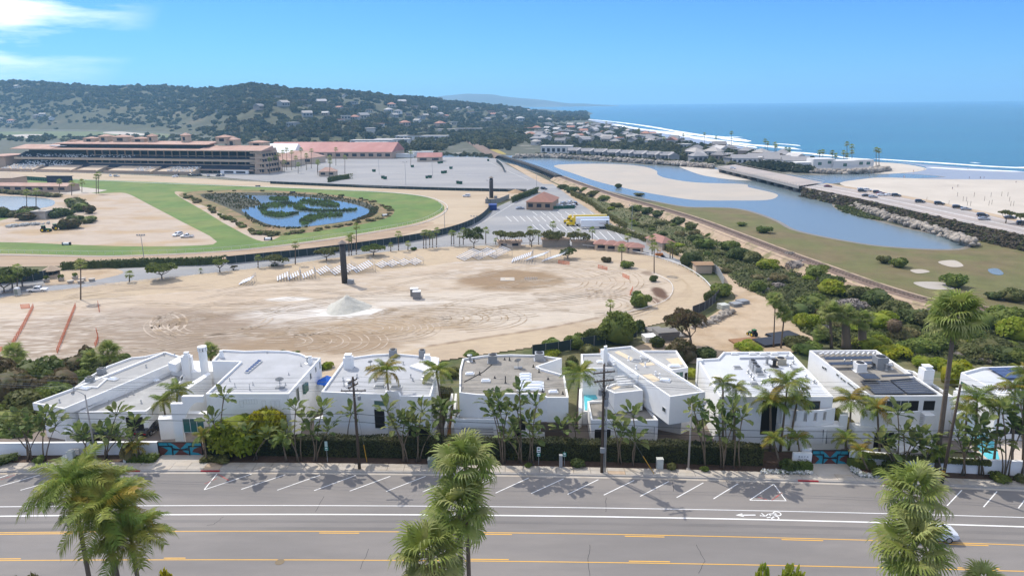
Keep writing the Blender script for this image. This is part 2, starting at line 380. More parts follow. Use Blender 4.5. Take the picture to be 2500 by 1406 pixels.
# --- surf: rolls of foam lying on the sea
def foamline(px, wd, seed, ht=0.5):
    p=[G(a, b)[:2] for a, b in smooth(px, 10, False)]; P=np.array(p); n=len(P)
    d=np.gradient(P, axis=0); d /= np.linalg.norm(d, axis=1, keepdims=True); nr=np.stack([-d[:, 1],d[:, 0]],1)
    s=np.cumsum(np.r_[0, np.linalg.norm(np.diff(P, axis=0),axis=1)])
    e=np.clip(np.minimum(s, s[-1] - s)/(wd*3),0,1)
    w1=wd*(0.35+1.2*fbm(s, s*0, seed, 4,0.05))*e; w2=wd*(0.35+1.2*fbm(s, s*0, seed+9,4,0.07))*e
    a=P+nr*w1[:, None]; b=P - nr*w2[:, None]; zz=0.005*LAYER[0]
    V=np.vstack([np.c_[a, np.full(n, zz)],np.c_[P, zz+ht*e],np.c_[b, np.full(n, zz)]])
    q=[(i, n+i, n+i+1, i+1) for i in range(n - 1)]+[(n+i, 2*n+i, 2*n+i+1, n+i+1) for i in range(n - 1)]
    return V, np.array(q)
LAYER[0]+=1
VV=[]; QQ=[]; o=0
for k, (px, wd) in enumerate([
    ([(1425,291),(1480,296),(1540,303),(1600,312),(1680,326),(1760,338),(1830,347)],9),([(1500,304),(1560,315),(1640,324),(1720,332)],10),
    ([(1600,322),(1700,336),(1800,350),(1900,360),(1960,366)],9),([(1715,330),(1790,338),(1832,346)],6),([(1890,351),(1930,354),(1955,357)],4),
    ([(1900,369),(2000,378),(2060,384)],7),([(2130,388),(2200,393),(2300,399),(2400,406),(2500,411),(2700,418)],4.5),([(2040,383),(2080,387),(2115,388)],4),
    ([(2366,397),(2395,399)],3),([(2480,408),(2540,410)],4),([(2260,409),(2360,415),(2500,420)],2.2),([(1770,334),(1815,336)],4),([(1650,330),(1740,345),(1850,362)],6)]):
    V, q=foamline(px, wd, k*3+1); VV.append(V); QQ.append(q+o); o+=len(V)
f=link('surf',npmesh('surf',np.vstack(VV),np.vstack(QQ),M_foam, True)); f['kind']='structure'
# --- racecourse
struct('apron',[(-300,411),(60,412),(430,424),(660,444),(900,457),(1150,462),(1345,468),(1330,452),(1285,428),(1240,404),(1212,388),(1150,384),(1060,384),(985,388),(800,388),(600,380),(-300,380)],M_lot, sm=False)
struct('lot_dirt_edge',[(1235,398),(1262,404),(1320,432),(1360,452),(1400,470),(1440,500),(1500,535),(1560,575),(1600,590),(1640,600),(1690,640),(1650,640),(1560,600),(1480,552),(1420,515),(1370,488),(1330,452),(1285,428)],M_lane, sm=False)
struct('lower_road',[(-500,712),(-200,692),(60,676),(300,656),(480,648),(640,634),(800,616),(950,598),(1080,575),(1150,552),(1190,525),(1215,505),(1262,484),(1312,468),(1325,450),(1350,450),(1400,487),(1480,540),(1540,575),(1590,596),(1680,650),(1600,640),(1500,618),(1350,604),(1150,606),(960,619),(740,646),(480,678),(300,696),(100,722),(-200,760),(-500,800)],M_lot2, sm=False)
struct('plaza_gravel',[(150,662),(260,655),(300,668),(200,690),(110,695)],M_lane)
o_tr=[(-700,655),(-300,655),(0,652),(200,649),(450,641),(600,629),(800,604),(950,584),(1100,557),(1170,531),(1196,510),(1200,497),(1300,475),(1310,467),(1150,463),(1000,460),(850,456),(650,446),(400,431),(200,423),(50,419),(-300,411),(-700,408)]
struct('dirt_track',o_tr, M_track, n=4)
struct('dirt_track_near',[(-700,622),(-300,624),(0,622),(200,626),(300,626),(480,619),(640,606),(800,585),(930,564),(1020,546),(1060,545),(1000,570),(900,590),(750,610),(600,628),(450,640),(200,648),(0,651),(-300,654),(-700,655)],M_tracknear, n=4)
i_tr=[(-700,622),(-300,622),(0,620),(200,624),(300,624),(480,617),(640,604),(800,583),(930,562),(1020,544),(1070,524),(1085,510),(1075,496),(1040,482),(970,472),(880,466),(760,461),(600,455),(400,446),(240,440),(30,433),(-300,425),(-700,420)]
struct('turf_track',i_tr, M_turf, n=4)
struct('infield',[(-700,596),(-300,594),(0,592),(150,597),(300,602),(455,601),(530,591),(440,540),(360,498),(322,478),(295,471),(245,473),(215,470),(190,462),(100,452),(-300,446),(-700,446)],M_infd, n=3)
struct('infield_paving',[(125,469),(150,457),(190,456),(262,465),(240,470),(175,474)],M_conc, sm=False)
struct('bank_path',[(428,474),(450,470),(500,490),(560,522),(620,556),(690,570),(640,590),(560,553),(500,517)],M_infd)
struct('pond_bank',[(436,478),(480,467),(600,464),(760,471),(870,484),(935,500),(962,515),(950,530),(900,545),(800,562),(710,574),(660,576),(610,556),(550,526),(490,500)],mat('pond_bank_soil',(0.24,0.165,0.09),0.95,0.2,0.3,(0.14,0.13,0.045),0.42,0.58))
struct('reed_bed',[(488,477),(560,472),(640,471),(760,476),(870,490),(920,508),(915,526),(870,538),(790,550),(720,556),(650,552),(610,535),(560,510)],mat('reed_mud',(0.05,0.05,0.03),0.9,0.2,0.5))
struct('pond',[(584,480),(640,478),(720,480),(790,487),(850,496),(895,510),(907,520),(895,530),(850,540),(760,553),(700,555),(655,548),(620,533),(590,514),(615,505),(640,500),(622,490)],M_pond)
struct('pond',[(-700,470),(-100,476),(0,479),(60,481),(110,485),(133,492),(128,503),(95,510),(40,521),(0,523),(-300,527),(-700,530)],M_river)
struct('infield_lawn',[(-300,545),(-60,540),(0,533),(26,530),(10,537),(-60,548),(-300,555)],M_turf)
LAYER[0]+=1
def lotline(p, q, w_=.12):
    a, b=np.array(G(*p, .005*LAYER[0])),np.array(G(*q, .005*LAYER[0])); d=(b - a)[:2]/np.linalg.norm((b - a)[:2]); n=np.array([-d[1],d[0],0])*w_
    o=MB().quad(a+n, b+n, b - n, a - n).build('bay_line',M_wline); o['kind']='structure'
for r0,(ya, yb, xa, xb, n_, sk) in enumerate(((528,541,1235,1370,9,14),(548,563,1300,1420,8,16),(566,584,1330,1540,12,18),(517,526,1300,1440,8,12))):
    for k_ in range(n_): x_=xa+(xb - xa)*k_/(n_ - 1); lotline((x_, ya),(x_+sk, yb))
for p, q in (((840,420),(1180,428)),((870,440),(1240,446)),((980,408),(1205,412)),((1190,395),(1290,440)),((1150,560),(1262,492))): lotline(p, q, .1)
# --- sandy arena in front: colour laid down as dirt, damp and wheel marks of its own
M_arena=mat('arena_sand',(0.5,0.4,0.3),0.95,0.15,0.9, attr='Col',bump=0.35, bscale=1.3, stretch=(0.3,1.5,1))
cell=0.62
xs=np.arange(-225,118, cell); ys=np.arange(118,262, cell*1.25); X, Y=np.meshgrid(xs, ys)
v=np.stack([X, Y, np.zeros_like(X) - CZ],-1); k=v @ fw; PXx=CX+F*(v @ rt)/k; PYy=CY - F*(v @ up)/k
edge_px=smooth([(-900,800),(-500,790),(-200,760),(0,728),(100,715),(200,703),(300,690),(480,672),(640,655),(740,642),(860,625),(960,614),(1060,606),(1150,602),(1250,599),(1350,600),(1450,606),(1530,616),(1600,630),(1660,650),(1705,676),(1730,698),(1738,715),(1733,740),(1705,762),(1640,782),(1560,800),(1480,818),(1350,840),(1200,862),(1050,885),(900,912),(700,960),(300,1010),(-900,1050)],4)
ew=np.array([G(a, b)[:2] for a, b in edge_px])
def inside(px, py, poly):
    c=np.zeros(px.shape, bool); n=len(poly)
    for i in range(n):
        x1, y1=poly[i]; x2, y2=poly[(i+1) % n]
        c ^= ((y1>py) != (y2>py)) & (px<(x2 - x1)*(py - y1)/((y2 - y1)+1e-12)+x1)
    return c
ins=inside(X, Y, ew)
base=np.array([0.53,0.42,0.29]); C=np.broadcast_to(base, X.shape+(3,)).copy()
n1=fbm(X, Y*2.2,21,5,0.06); n2=fbm(X, Y*3,22,5,0.25); n3=fbm(X*0.5, Y*4,29,4,0.5)
def blend(c, m): C[:]=C*(1 - m[..., None])+np.array(c)*m[..., None]
def ell(cx, cy_, a, b, soft=0.35, nn=0.5):
    c=G(cx, cy_); e=np.array(G(cx+a, cy_)) - np.array(c); t=np.array(G(cx, cy_ - b)) - np.array(c)
    r=np.sqrt(((X - c[0])/abs(e[0])) ** 2+((Y - c[1])/abs(t[1])) ** 2)+nn*(n1 - 0.5)*1.6+nn*(n2 - 0.5)*0.7
    return np.clip((1 - r)/soft, 0,1)
inner=smooth([(-600,790),(-200,752),(100,738),(400,718),(700,690),(900,668),(1050,650),(1120,640),(1250,634),(1400,636),(1500,643),(1580,660),(1625,680),(1642,700),(1640,718),(1620,738),(1560,758),(1480,772),(1400,790),(1300,808),(1200,822),(1050,846),(900,880),(500,960),(-600,1000)],4)
iw=np.array([G(a, b)[:2] for a, b in inner]); inn=inside(X, Y, iw).astype(float)
blend((0.57,0.475,0.37),inn*0.85)
blend((0.45,0.35,0.25),np.clip((n1 - 0.47)*5,0,1)*0.55)
blend((0.66,0.60,0.53),np.clip((n2 - 0.5)*5,0,1)*np.clip((n1 - 0.35)*3,0,1)*inn*0.55)
for (cx, cy_, a, b, c, s) in [(450,800,520,48,(0.36,0.275,0.20),0.85),(300,845,500,50,(0.36,0.28,0.205),0.75),(780,835,260,36,(0.38,0.275,0.175),0.8),(950,790,260,26,(0.47,0.345,0.215),0.6),
                             (330,768,240,18,(0.40,0.31,0.23),0.6),(560,730,240,26,(0.53,0.41,0.29),0.4),(200,790,200,40,(0.50,0.42,0.345),0.35),(1450,730,150,18,(0.60,0.52,0.43),0.5),
                             (1100,735,300,24,(0.62,0.55,0.46),0.6),(1300,770,260,26,(0.60,0.53,0.44),0.6),(760,765,190,30,(0.66,0.61,0.55),0.75),(870,765,120,17,(0.74,0.72,0.68),1.0),(700,732,60,6,(0.72,0.69,0.64),0.8),(1000,742,120,12,(0.68,0.63,0.57),0.5),
                             (1245,683,150,27,(0.36,0.25,0.145),1.0),(1170,685,60,10,(0.36,0.25,0.15),0.8),(1320,690,70,14,(0.40,0.29,0.18),0.9),(1612,718,22,16,(0.16,0.09,0.055),0.9),(1600,735,14,10,(0.19,0.11,0.07),0.7),(1580,668,20,6,(0.25,0.17,0.11),0.6)]:
    blend(np.array(c)*(.88 if c[0]<.5 else 1),ell(cx, cy_, a, b)*min(1, s*1.15))
st=np.clip((n3 - 0.47)*6,0,1)*np.clip((430 - PXx)/200,0,1)*np.clip((PYy - 750)/25,0,1)
blend((0.66,0.585,0.50),st*0.75)
# furrow line along the inner rail and the dark litter at its foot
def along(pts, wd, c, s, seed):
    P=np.array([G(a, b)[:2] for a, b in smooth(pts, 8, False)]); m=np.zeros(X.shape)
    for a, b in zip(P[:-1],P[1:]):
        d=b - a; l2=d @ d+1e-9; t=np.clip(((X - a[0])*d[0]+(Y - a[1])*d[1])/l2,0,1)
        m=np.maximum(m, np.clip(1.3 - np.hypot(X - a[0] - t*d[0],Y - a[1] - t*d[1])/wd, 0,1))
    blend(c, np.clip(m, 0,1)*s*np.clip(0.25+1.5*(fbm(X, Y, seed, 3,0.4) - 0.2),0,1))
along([(1050,846),(1200,823),(1300,808),(1400,790),(1480,773),(1570,757)],0.8,(0.20,0.13,0.08),0.9,3)
along([(600,700),(720,683),(850,665),(1000,640),(1060,634)],0.5,(0.30,0.23,0.17),0.5,4)
along([(100,740),(300,712),(480,700)],0.6,(0.24,0.19,0.14),0.6,5)
trk=np.random.default_rng(5)
def arc(cx, cy_, rx, ry, a0, a1, wd=0.45, c=(0.40,0.295,0.18),s=0.7):
    t=np.linspace(R_(a0),R_(a1),14); along([(cx+rx*math.cos(q),cy_+ry*math.sin(q)) for q in t],wd, c, s, int(cx))
for j in range(4):
    arc(1010+20*j, 778,100+22*j, 14+5.5*j, -170,70)
    arc(880+16*j, 800,70+18*j, 12+5*j, -120,80,0.6)
    arc(700+22*j, 832,60+20*j, 14+6*j, -130,60,0.6,(0.47,0.37,0.26),0.55)
    arc(1420 - 4*j, 745,110+24*j, 20+5*j, -80,70,0.4,(0.50,0.395,0.28),0.6)
    arc(1250,690,190+34*j, 34+7*j, -60,60,0.4,(0.50,0.40,0.29),0.6)
arc(400,790,24,18,20,260,0.9,(0.25,0.185,0.13),0.8); arc(415,788,30,22,-80,150,0.7,(0.27,0.2,0.14),0.8); arc(470,770,200,50,10,100,0.5,(0.30,0.225,0.16),0.7)
for j in range(9):
    yy=640+j*1.6; off=j*5
    along([(1500+off, 625+j*3),(1600+off*0.6,648+j*3.2),(1660+off*0.3,680+j),(1690 - off*0.5,712),(1660 - off, 745 - j),(1560 - off, 778 - j*2),(1400 - off, 806 - j*2)],0.28,(0.44,0.335,0.215),0.45, j)
for j in range(64):
    x0=trk.uniform(60,1300); y0=trk.uniform(700,850); l=trk.uniform(80,330); sl_=trk.uniform(-0.16,0.02); k2=trk.uniform(-0.05,0.05)
    if y0>800 and x0>900: continue
    cc=(0.36,0.27,0.185) if trk.random()<0.6 else (0.68,0.60,0.50)
    along([(x0, y0),(x0+l/2, y0+sl_*l/2+k2*l),(x0+l, y0+sl_*l)],0.35, cc, 0.55, j)
struct('arena_margin',edge_px, mat('arena_margin_sand',(0.43,0.34,0.235),0.95,0.1,0.5),sm=False)
qi=np.arange(X.size).reshape(X.shape); Q=np.stack([qi[:-1, :-1],qi[:-1,1:],qi[1:, 1:],qi[1:, :-1]],-1).reshape(-1,4)
keep=ins.ravel()[Q].any(1); Q=Q[keep]
used=np.unique(Q); rm=np.full(X.size, -1); rm[used]=np.arange(len(used))
LAYER[0]+=1
zz=0.005*LAYER[0]+0.12*(n1 - 0.45)+0.05*(n2 - 0.45); zz=np.maximum(zz, 0.005*LAYER[0] - 0.0)
ZARENA=0.25
V=np.stack([X.ravel(),Y.ravel(),zz.ravel()],1)[used]
a=link('sand_arena',npmesh('sand_arena',V, rm[Q],M_arena, True, np.clip(C.reshape(-1,3)[used]*0.80,0.02,0.8))); a['kind']='structure'
# wheel tracks: pairs of thin worked bands in the sand
TV, TQ, to=[],[],0
def wheels(px, w_=.32, gauge=1.7, n=10):
    global to
    P=np.array([G(a, b)[:2] for a, b in smooth(px, n, False)]); d=np.gradient(P, axis=0); d /= np.linalg.norm(d, axis=1, keepdims=True)+1e-9; nr=np.stack([-d[:, 1],d[:, 0]],1)
    for s in (-gauge/2, gauge/2):
        q=P+nr*s; z=np.maximum(0.005*LZ+.12*(fbm(q[:, 0],q[:, 1]*2.2,21,5,.06) - .45)+.05*(fbm(q[:, 0],q[:, 1]*3,22,5,.25) - .45),.005*LZ)+.045
        V, Q=ribbon(np.c_[q, z],w_); TV.append(V); TQ.append(Q+to); to+=len(V)
LZ=LAYER[0]
def warc(cx, cy_, rx, ry, a0, a1, **k): wheels([(cx+rx*math.cos(R_(t)),cy_+ry*math.sin(R_(t))) for t in np.linspace(a0, a1,9)],n=4, **k)
for j in range(5):
    warc(1000+22*j, 779,95+24*j, 13+5*j, -175+9*j, 75); warc(880+14*j, 803,64+17*j, 11+5*j, -125,85); warc(700+24*j, 834,55+22*j, 13+6*j, -130,70); warc(1250,690,180+34*j, 32+7*j, -70,75); warc(1425 - 4*j, 746,100+22*j, 19+5*j, -85,75); warc(640+20*j, 800,200+40*j, 30+8*j, 150,235)
warc(400,790,24,18,10,265, w_=.6); warc(416,788,32,22,-90,160, w_=.5); warc(470,772,190,46,8,105, w_=.5)
for j in range(95):
    x0, y0, l=trk.uniform(-20,1380),trk.uniform(680,860),trk.uniform(70,360); s_=trk.uniform(-.17,.03); k2=trk.uniform(-.06,.06)
    if y0+s_*l>850 - max(0, x0+l - 900)*.15: continue
    wheels([(x0, y0),(x0+l*.33, y0+s_*l*.33+k2*l*.8),(x0+l*.66, y0+s_*l*.66+k2*l*.8),(x0+l, y0+s_*l)],w_=trk.uniform(.18,.4))
o=link('wheel_tracks',npmesh('wheel_tracks',np.vstack(TV),np.vstack(TQ),mat('tracked_sand',(0.315,0.235,0.155),.95,.15,.5,(0.44,0.365,0.29),.44,.54))); o['kind']='structure'
struct('dirt_lane',[(1742,655),(1768,655),(1800,690),(1862,722),(1908,760),(1962,800),(1985,835),(1940,860),(1880,875),(1750,890),(1600,880),(1540,858),(1580,838),(1640,822),(1700,790),(1735,772),(1780,742),(1795,725),(1765,690)],M_lane)
# --- street on the bluff
xr=np.linspace(-150,150,61)
def band(name, f0, f1, m, z, x0=-150, x1=150, n=61, par=None):
    x=np.linspace(x0, x1, n); V=np.vstack([np.c_[x, f0(x),np.full(n, z)],np.c_[x, f1(x),np.full(n, z)]])
    q=np.array([(i, i+1, n+i+1, n+i) for i in range(n - 1)])
    o=link(name, npmesh(name, V, q, m),par)
    if par is None: o['kind']='structure'
    return o
road=band('road',lambda x: x*0+48.0, L_CB, M_asph, ZR+0.06)
band('near_verge',lambda x: x*0 - 60, lambda x: x*0+47.8, M_soil, ZR+0.14)
band('near_sidewalk',lambda x: x*0+45.2, lambda x: x*0+47.8, M_conc, ZR+0.18)
kb=MB(); xk=np.linspace(-150,150,121)
for i in range(120):
    a0, a1=xk[i],xk[i+1]
    kb.hull([(a0, L_CB(a0),ZR),(a1, L_CB(a1),ZR),(a1, L_CB(a1)+.35, ZR),(a0, L_CB(a0)+.35, ZR)],[(a0, L_CB(a0)+.03, ZR+.2),(a1, L_CB(a1)+.03, ZR+.2),(a1, L_CB(a1)+.35, ZR+.2),(a0, L_CB(a0)+.35, ZR+.2)])
kerb=kb.build('kerb',M_kerb); kerb['kind']='structure'
gut=band('gutter',lambda x: L_CB(x) - 0.42, lambda x: L_CB(x) - 0.002, M_conc, ZR+0.072)
# sidewalk: flags with open joints
sw=bpy.data.objects.new('sidewalk',None); COL.objects.link(sw); sw['kind']='structure'
band('joint_bed',lambda x: L_CB(x)+0.36, lambda x: L_SW(x)+0.05, mat('joint_dirt',(0.12,0.10,0.085),0.95),ZR+0.13, par=sw)
M_flag=[mat('sidewalk_concrete_%d' % i, c, 0.9,0.1,1.3,(c[0]*0.9, c[1]*0.86, c[2]*0.8),0.5,0.66) for i, c in enumerate([(0.44,0.40,0.35),(0.41,0.375,0.33),(0.46,0.41,0.35),(0.45,0.345,0.25)])]
x=-75.0; k=0
while x<75:
    x1=x+2.0; m=MB(); e=0.02
    for t0, t1 in ((0.0,0.5),(0.5,1.0)):
        A=lambda xx, t: (xx, (L_CB(xx)+0.37)*(1 - t)+L_SW(xx)*t)
        m=MB(); m.prism([A(x+e, t0+.01),A(x1 - e, t0+.01),A(x1 - e, t1 - .01),A(x+e, t1 - .01)],ZR+0.14, ZR+0.2+0.006*rng.random())
        m.build('paving_slab',M_flag[3 if k in (38,39,66,86) else k % 3],sw)
        k+=1
    x=x1
# painted lines
def line(name, f, wd, m, x0, x1, off=0.0):
    n=max(2, int((x1 - x0)/2.5)+1)
    return band(name, lambda x: f(x)+off - wd/2, lambda x: f(x)+off+wd/2, m, ZR+0.068, x0, x1, n)
mk=[]
mk.append(line('lane_line',L_W1,0.12, M_wline, -150,150)); mk.append(line('lane_line',L_W2,0.2, M_wline, -150,150))
mk.append(line('centre_line',L_Y1,0.11, M_yline, -150,150)); mk.append(line('centre_line',L_Y2,0.11, M_yline, -150,150))
def gx(px, py): return G(px, py, ZR)[0]
for a, b in ((-150,180),(780,878),(1158,1250),(1523,1618),(1897,1995),(2288,2378),(2600,2700)):
    mk.append(line('centre_dash',L_Y1,0.13, M_yline, gx(a, 1300),gx(b, 1300),-0.28))
for a, b in ((-60,45),(395,448),(1142,1242),(1535,1635),(2322,2420)):
    mk.append(line('centre_dash',L_Y2,0.13, M_yline, gx(a, 1370),gx(b, 1370),0.26))
def stripe(p, q, wd=0.11, name='parking_stripe',m=None):
    a=np.array(G(*p, ZR)); b=np.array(G(*q, ZR)); d=(b - a)[:2]; d /= np.linalg.norm(d); n=np.array([-d[1],d[0],0])*wd/2
    z=np.array([0,0,0.064 if name=='parking_stripe' else 0.069])
    o=MB().quad(a+n+z, b+n+z, b - n+z, a - n+z).build(name, m or M_wline); o['kind']='structure'
for p, q in [((868,1161),(767,1198)),((953,1163),(854,1199)),((1039,1163),(943,1200)),((1122,1164),(1032,1201)),((1207,1165),(1121,1202)),((1291,1167),(1210,1204)),((1376,1169),(1297,1205)),((1461,1171),(1386,1207)),
             ((1548,1173),(1474,1209)),((1632,1176),(1563,1212)),((1717,1179),(1652,1215)),((1802,1181),(1742,1218)),((1889,1182),(1830,1221)),((2348,1197),(2312,1235)),((2434,1200),(2401,1238)),((2516,1203),(2486,1241)),
             ((782,1160),(677,1197)),((697,1159),(589,1195)),((616,1157),(499,1196)),((286,1156),(259,1179)),((268,1158),(201,1177)),((184,1160),(50,1197)),((97,1160),(-10,1190)),((20,1160),(-60,1186))]:
    stripe(p, q)
stripe((530,1157),(499,1195.5),name='hatch_edge'); stripe((1889,1182.5),(1919,1223),name='hatch_edge'); stripe((1831,1221.5),(1919,1223),name='hatch_edge')
M_redl=mat('red_paint_worn',(0.42,0.09,0.08),0.8,0.3,5,(0.16,0.13,0.13),0.45,0.6)
for p, q in (((1884,1222),(1908,1204)),((1850,1214),(1872,1220)),((532,1158),(560,1174)),((500,1182),(530,1168)),((2,1172),(36,1160)),((246,1166),(262,1172))): stripe(p, q, 0.13, 'red_stripe',M_redl)
# bicycle marking and arrow
def ring(c, r, wd, n=18):
    m=MB()
    for i in range(n):
        t0, t1=2*PI*i/n, 2*PI*(i+1)/n
        m.quad(*[(c[0]+rr*math.cos(t),c[1]+rr*math.sin(t),c[2]) for rr, t in ((r - wd, t0),(r, t0),(r, t1),(r - wd, t1))])
    return m
bc=np.array(G(1880,1259, ZR)); bz=ZR+0.074
bk=ring((bc[0]+.85, bc[1]+.32, bz),.44,.12); r2=ring((bc[0]+.35, bc[1] - .42, bz),.44,.12); bk.add(r2.v, r2.f)
for a, b in (((.85,.32),(-.1,.28)),((.35,-.42),(-.1,.28)),((.35,-.42),(-.05,-.3)),((-.05,-.3),(.85,.32)),((-.1,.28),(-.55,-.15)),((-.55,-.15),(-1.0,.0)),((-.55,-.15),(-.75,.45)),((-.05,-.3),(-.5,-.42)),((-1.05,-.12),(-.95,.12))):
    a3=np.array([bc[0]+a[0],bc[1]+a[1],bz]); b3=np.array([bc[0]+b[0],bc[1]+b[1],bz]); d=b3 - a3; d /= np.linalg.norm(d); n=np.array([-d[1],d[0],0])*.06
    bk.quad(a3+n, a3 - n, b3 - n, b3+n)
o=bk.build('bicycle_marking',M_wline); o['kind']='structure'
ac=np.array(G(1821,1258, ZR)); m=MB(); m.quad((ac[0] - .4, ac[1] - .09, bz),(ac[0]+1, ac[1] - .09, bz),(ac[0]+1, ac[1]+.09, bz),(ac[0] - .4, ac[1]+.09, bz))
m.add([(ac[0] - 1.1, ac[1],bz),(ac[0] - .3, ac[1] - .32, bz),(ac[0] - .3, ac[1]+.32, bz)],[(0,1,2)]); o=m.build('arrow_marking',M_wline); o['kind']='structure'
# tyre polish along the lanes and crack seams
M_worn=mat('worn_asphalt',(0.155,0.147,0.143),0.85,0.10,0.6,(0.19,0.178,0.17),0.42,0.58, stretch=(0.2,2,1))
for f_, off, wd in ((L_W2,-1.25,.5),(L_W2,-2.6,.5)): 
    o=band('wheel_path',lambda x: f_(x)+off - wd/2, lambda x: f_(x)+off+wd/2, M_worn, ZR+0.064)
M_crack=mat('crack_sealer',(0.05,0.05,0.052),0.7)
for pts in ([(545,1262),(530,1275),(520,1281),(505,1283)],[(1480,1215),(1478,1228),(1479,1250)],[(1625,1178),(1640,1160),(1644,1200)],[(1440,1330),(1436,1365),(1440,1406)],[(790,1212),(770,1250)],[(300,1330),(330,1300)],[(1700,1330),(1720,1370),(1705,1400)],[(2270,1200),(2278,1240),(2272,1300)],[(880,1390),(900,1340)]):
    q=[]
    for (a, b),(c, d) in zip(pts[:-1],pts[1:]):
        for t in np.linspace(0,1,6)[:-1]: q.append(np.array(G(a+(c - a)*t+rng.uniform(-1.5,1.5),b+(d - b)*t, ZR+0.0))+np.array([0,0,0.066]))
    q.append(np.array(G(*pts[-1],ZR))+np.array([0,0,.066])); V, Qq=ribbon(q, 0.05); o=link('crack',npmesh('crack',V, Qq, M_crack)); o['kind']='structure'
mh=MB().lathe([(.45,0),(.45,.012)],G(683,1371, ZR+0.064),16).build('manhole_cover',mat('cast_iron',(0.16,0.12,0.07),0.6,0.2,8)); mh['kind']='structure'
# driveway aprons and private court behind the wall
def zstruct(name, px, m, z, lift): struct(name, px, m, z=z, sm=False, lift=lift)
band('planting_strip',lambda x: L_SW(x)+0.02, lambda x: L_SW(x)+5.2, M_soil, ZR+0.15)
zstruct('driveway',[(372,1133),(398,1112),(500,1112),(486,1133)],M_conc, ZR, 0.165)
zstruct('driveway',[(1980,1159),(1968,1140),(1975,1130),(2070,1132),(2075,1145),(2115,1166)],M_conc, ZR, 0.165)
zstruct('court',[(-300,1085),(500,1085),(1200,1090),(1900,1098),(2600,1110),(2600,1040),(2000,1030),(1200,1035),(500,1035),(-300,1045)],mat('court_paving',(0.20,0.165,0.14),0.9,0.15,1.5),ZR, 0.17)
zstruct('red_kerb_paint',[(2,2),(3,2),(3,3)],M_red, ZR, -50) if False else None
def redk(a, b):
    x0, x1=gx(a, 1155),gx(b, 1155); m=MB(); n=6
    for i in range(n):
        p, q=x0+(x1 - x0)*i/n, x0+(x1 - x0)*(i+1)/n
        m.hull([(p, L_CB(p) - .006, ZR+.02),(q, L_CB(q) - .006, ZR+.02),(q, L_CB(q)+.2, ZR+.02),(p, L_CB(p)+.2, ZR+.02)],[(p, L_CB(p)+.022, ZR+.204),(q, L_CB(q)+.022, ZR+.204),(q, L_CB(q)+.2, ZR+.204),(p, L_CB(p)+.2, ZR+.204)])
    o=m.build('painted_kerb',M_red); o['kind']='structure'
redk(292,340); redk(488,535); redk(1932,1980); redk(2130,2156)
# ================================================================== vegetation builders shared by near and far plants
def blob_np(seed, sub=1, amp=0.28):
    t=(1+5 ** .5)/2
    v=np.array([(-1, t, 0),(1, t, 0),(-1,-t, 0),(1,-t, 0),(0,-1, t),(0,1, t),(0,-1,-t),(0,1,-t),(t, 0,-1),(t, 0,1),(-t, 0,-1),(-t, 0,1)],float)
    f=[(0,11,5),(0,5,1),(0,1,7),(0,7,10),(0,10,11),(1,5,9),(5,11,4),(11,10,2),(10,7,6),(7,1,8),(3,9,4),(3,4,2),(3,2,6),(3,6,8),(3,8,9),(4,9,5),(2,4,11),(6,2,10),(8,6,7),(9,8,1)]
    v=[tuple(x/np.linalg.norm(x)) for x in v]
    for _ in range(sub):
        c={}; nf=[]
        def mid(a, b):
            k=(min(a, b),max(a, b))
            if k not in c:
                p=np.array(v[a])+np.array(v[b]); v.append(tuple(p/np.linalg.norm(p))); c[k]=len(v) - 1
            return c[k]
        for a, b, d in f:
            x, y, z=mid(a, b),mid(b, d),mid(d, a); nf+=[(a, x, z),(b, y, x),(d, z, y),(x, y, z)]
        f=nf
    V=np.array(v); r=np.random.default_rng(seed); V=V*(1+amp*(r.random((len(V),1)) - 0.5)*2)
    return V, np.array(f)
def leaves_np(pts, nrm, size, seed, jit=0.6, asp=1.0):
    """one small quad at each point, facing roughly along nrm"""
    r=np.random.default_rng(seed); n=len(pts)
    N_=nrm+jit*r.normal(size=(n, 3)); N_ /= np.linalg.norm(N_, axis=1, keepdims=True)+1e-9
    a=np.cross(N_, r.normal(size=(n, 3))); a /= np.linalg.norm(a, axis=1, keepdims=True)+1e-9; b=np.cross(N_, a)
    s=(size*(0.6+0.8*r.random(n)))[:, None]; a=a*s; b=b*s*asp
    V=np.stack([pts - a - b*0.6, pts+a*0.3 - b, pts+a+b*0.6, pts - a*0.3+b],1).reshape(-1,3)
    return V, np.arange(4*n).reshape(n, 4)
def crown_pts(n, seed, lumps, sh=(1,1,0.75),fill=0.25):
    """points over a crown made of several lumps inside the unit ellipsoid"""
    r=np.random.default_rng(seed); C=r.normal(size=(lumps, 3)); C /= np.linalg.norm(C, axis=1, keepdims=True); C[:, 2]=np.abs(C[:, 2])*0.9 - 0.25
    C *= (0.35+0.35*r.random((lumps, 1))); rad=0.34+0.22*r.random(lumps)
    k=r.integers(0, lumps, n); d=r.normal(size=(n, 3)); d /= np.linalg.norm(d, axis=1, keepdims=True); d[:, 2]=np.where(d[:, 2]<-0.35,-d[:, 2],d[:, 2])
    q=1 - fill*r.random(n) ** 1.5
    P=C[k]+d*(rad[k]*q)[:, None]
    dist=np.min(np.linalg.norm(P[:, None, :] - C[None],axis=2)/rad[None]+(np.arange(lumps)[None]==k[:, None])*9, axis=1)
    ok=dist>0.72
    return (P*np.array(sh))[ok],(d/np.array(sh))[ok]
def ground_crowns(V):
    return V
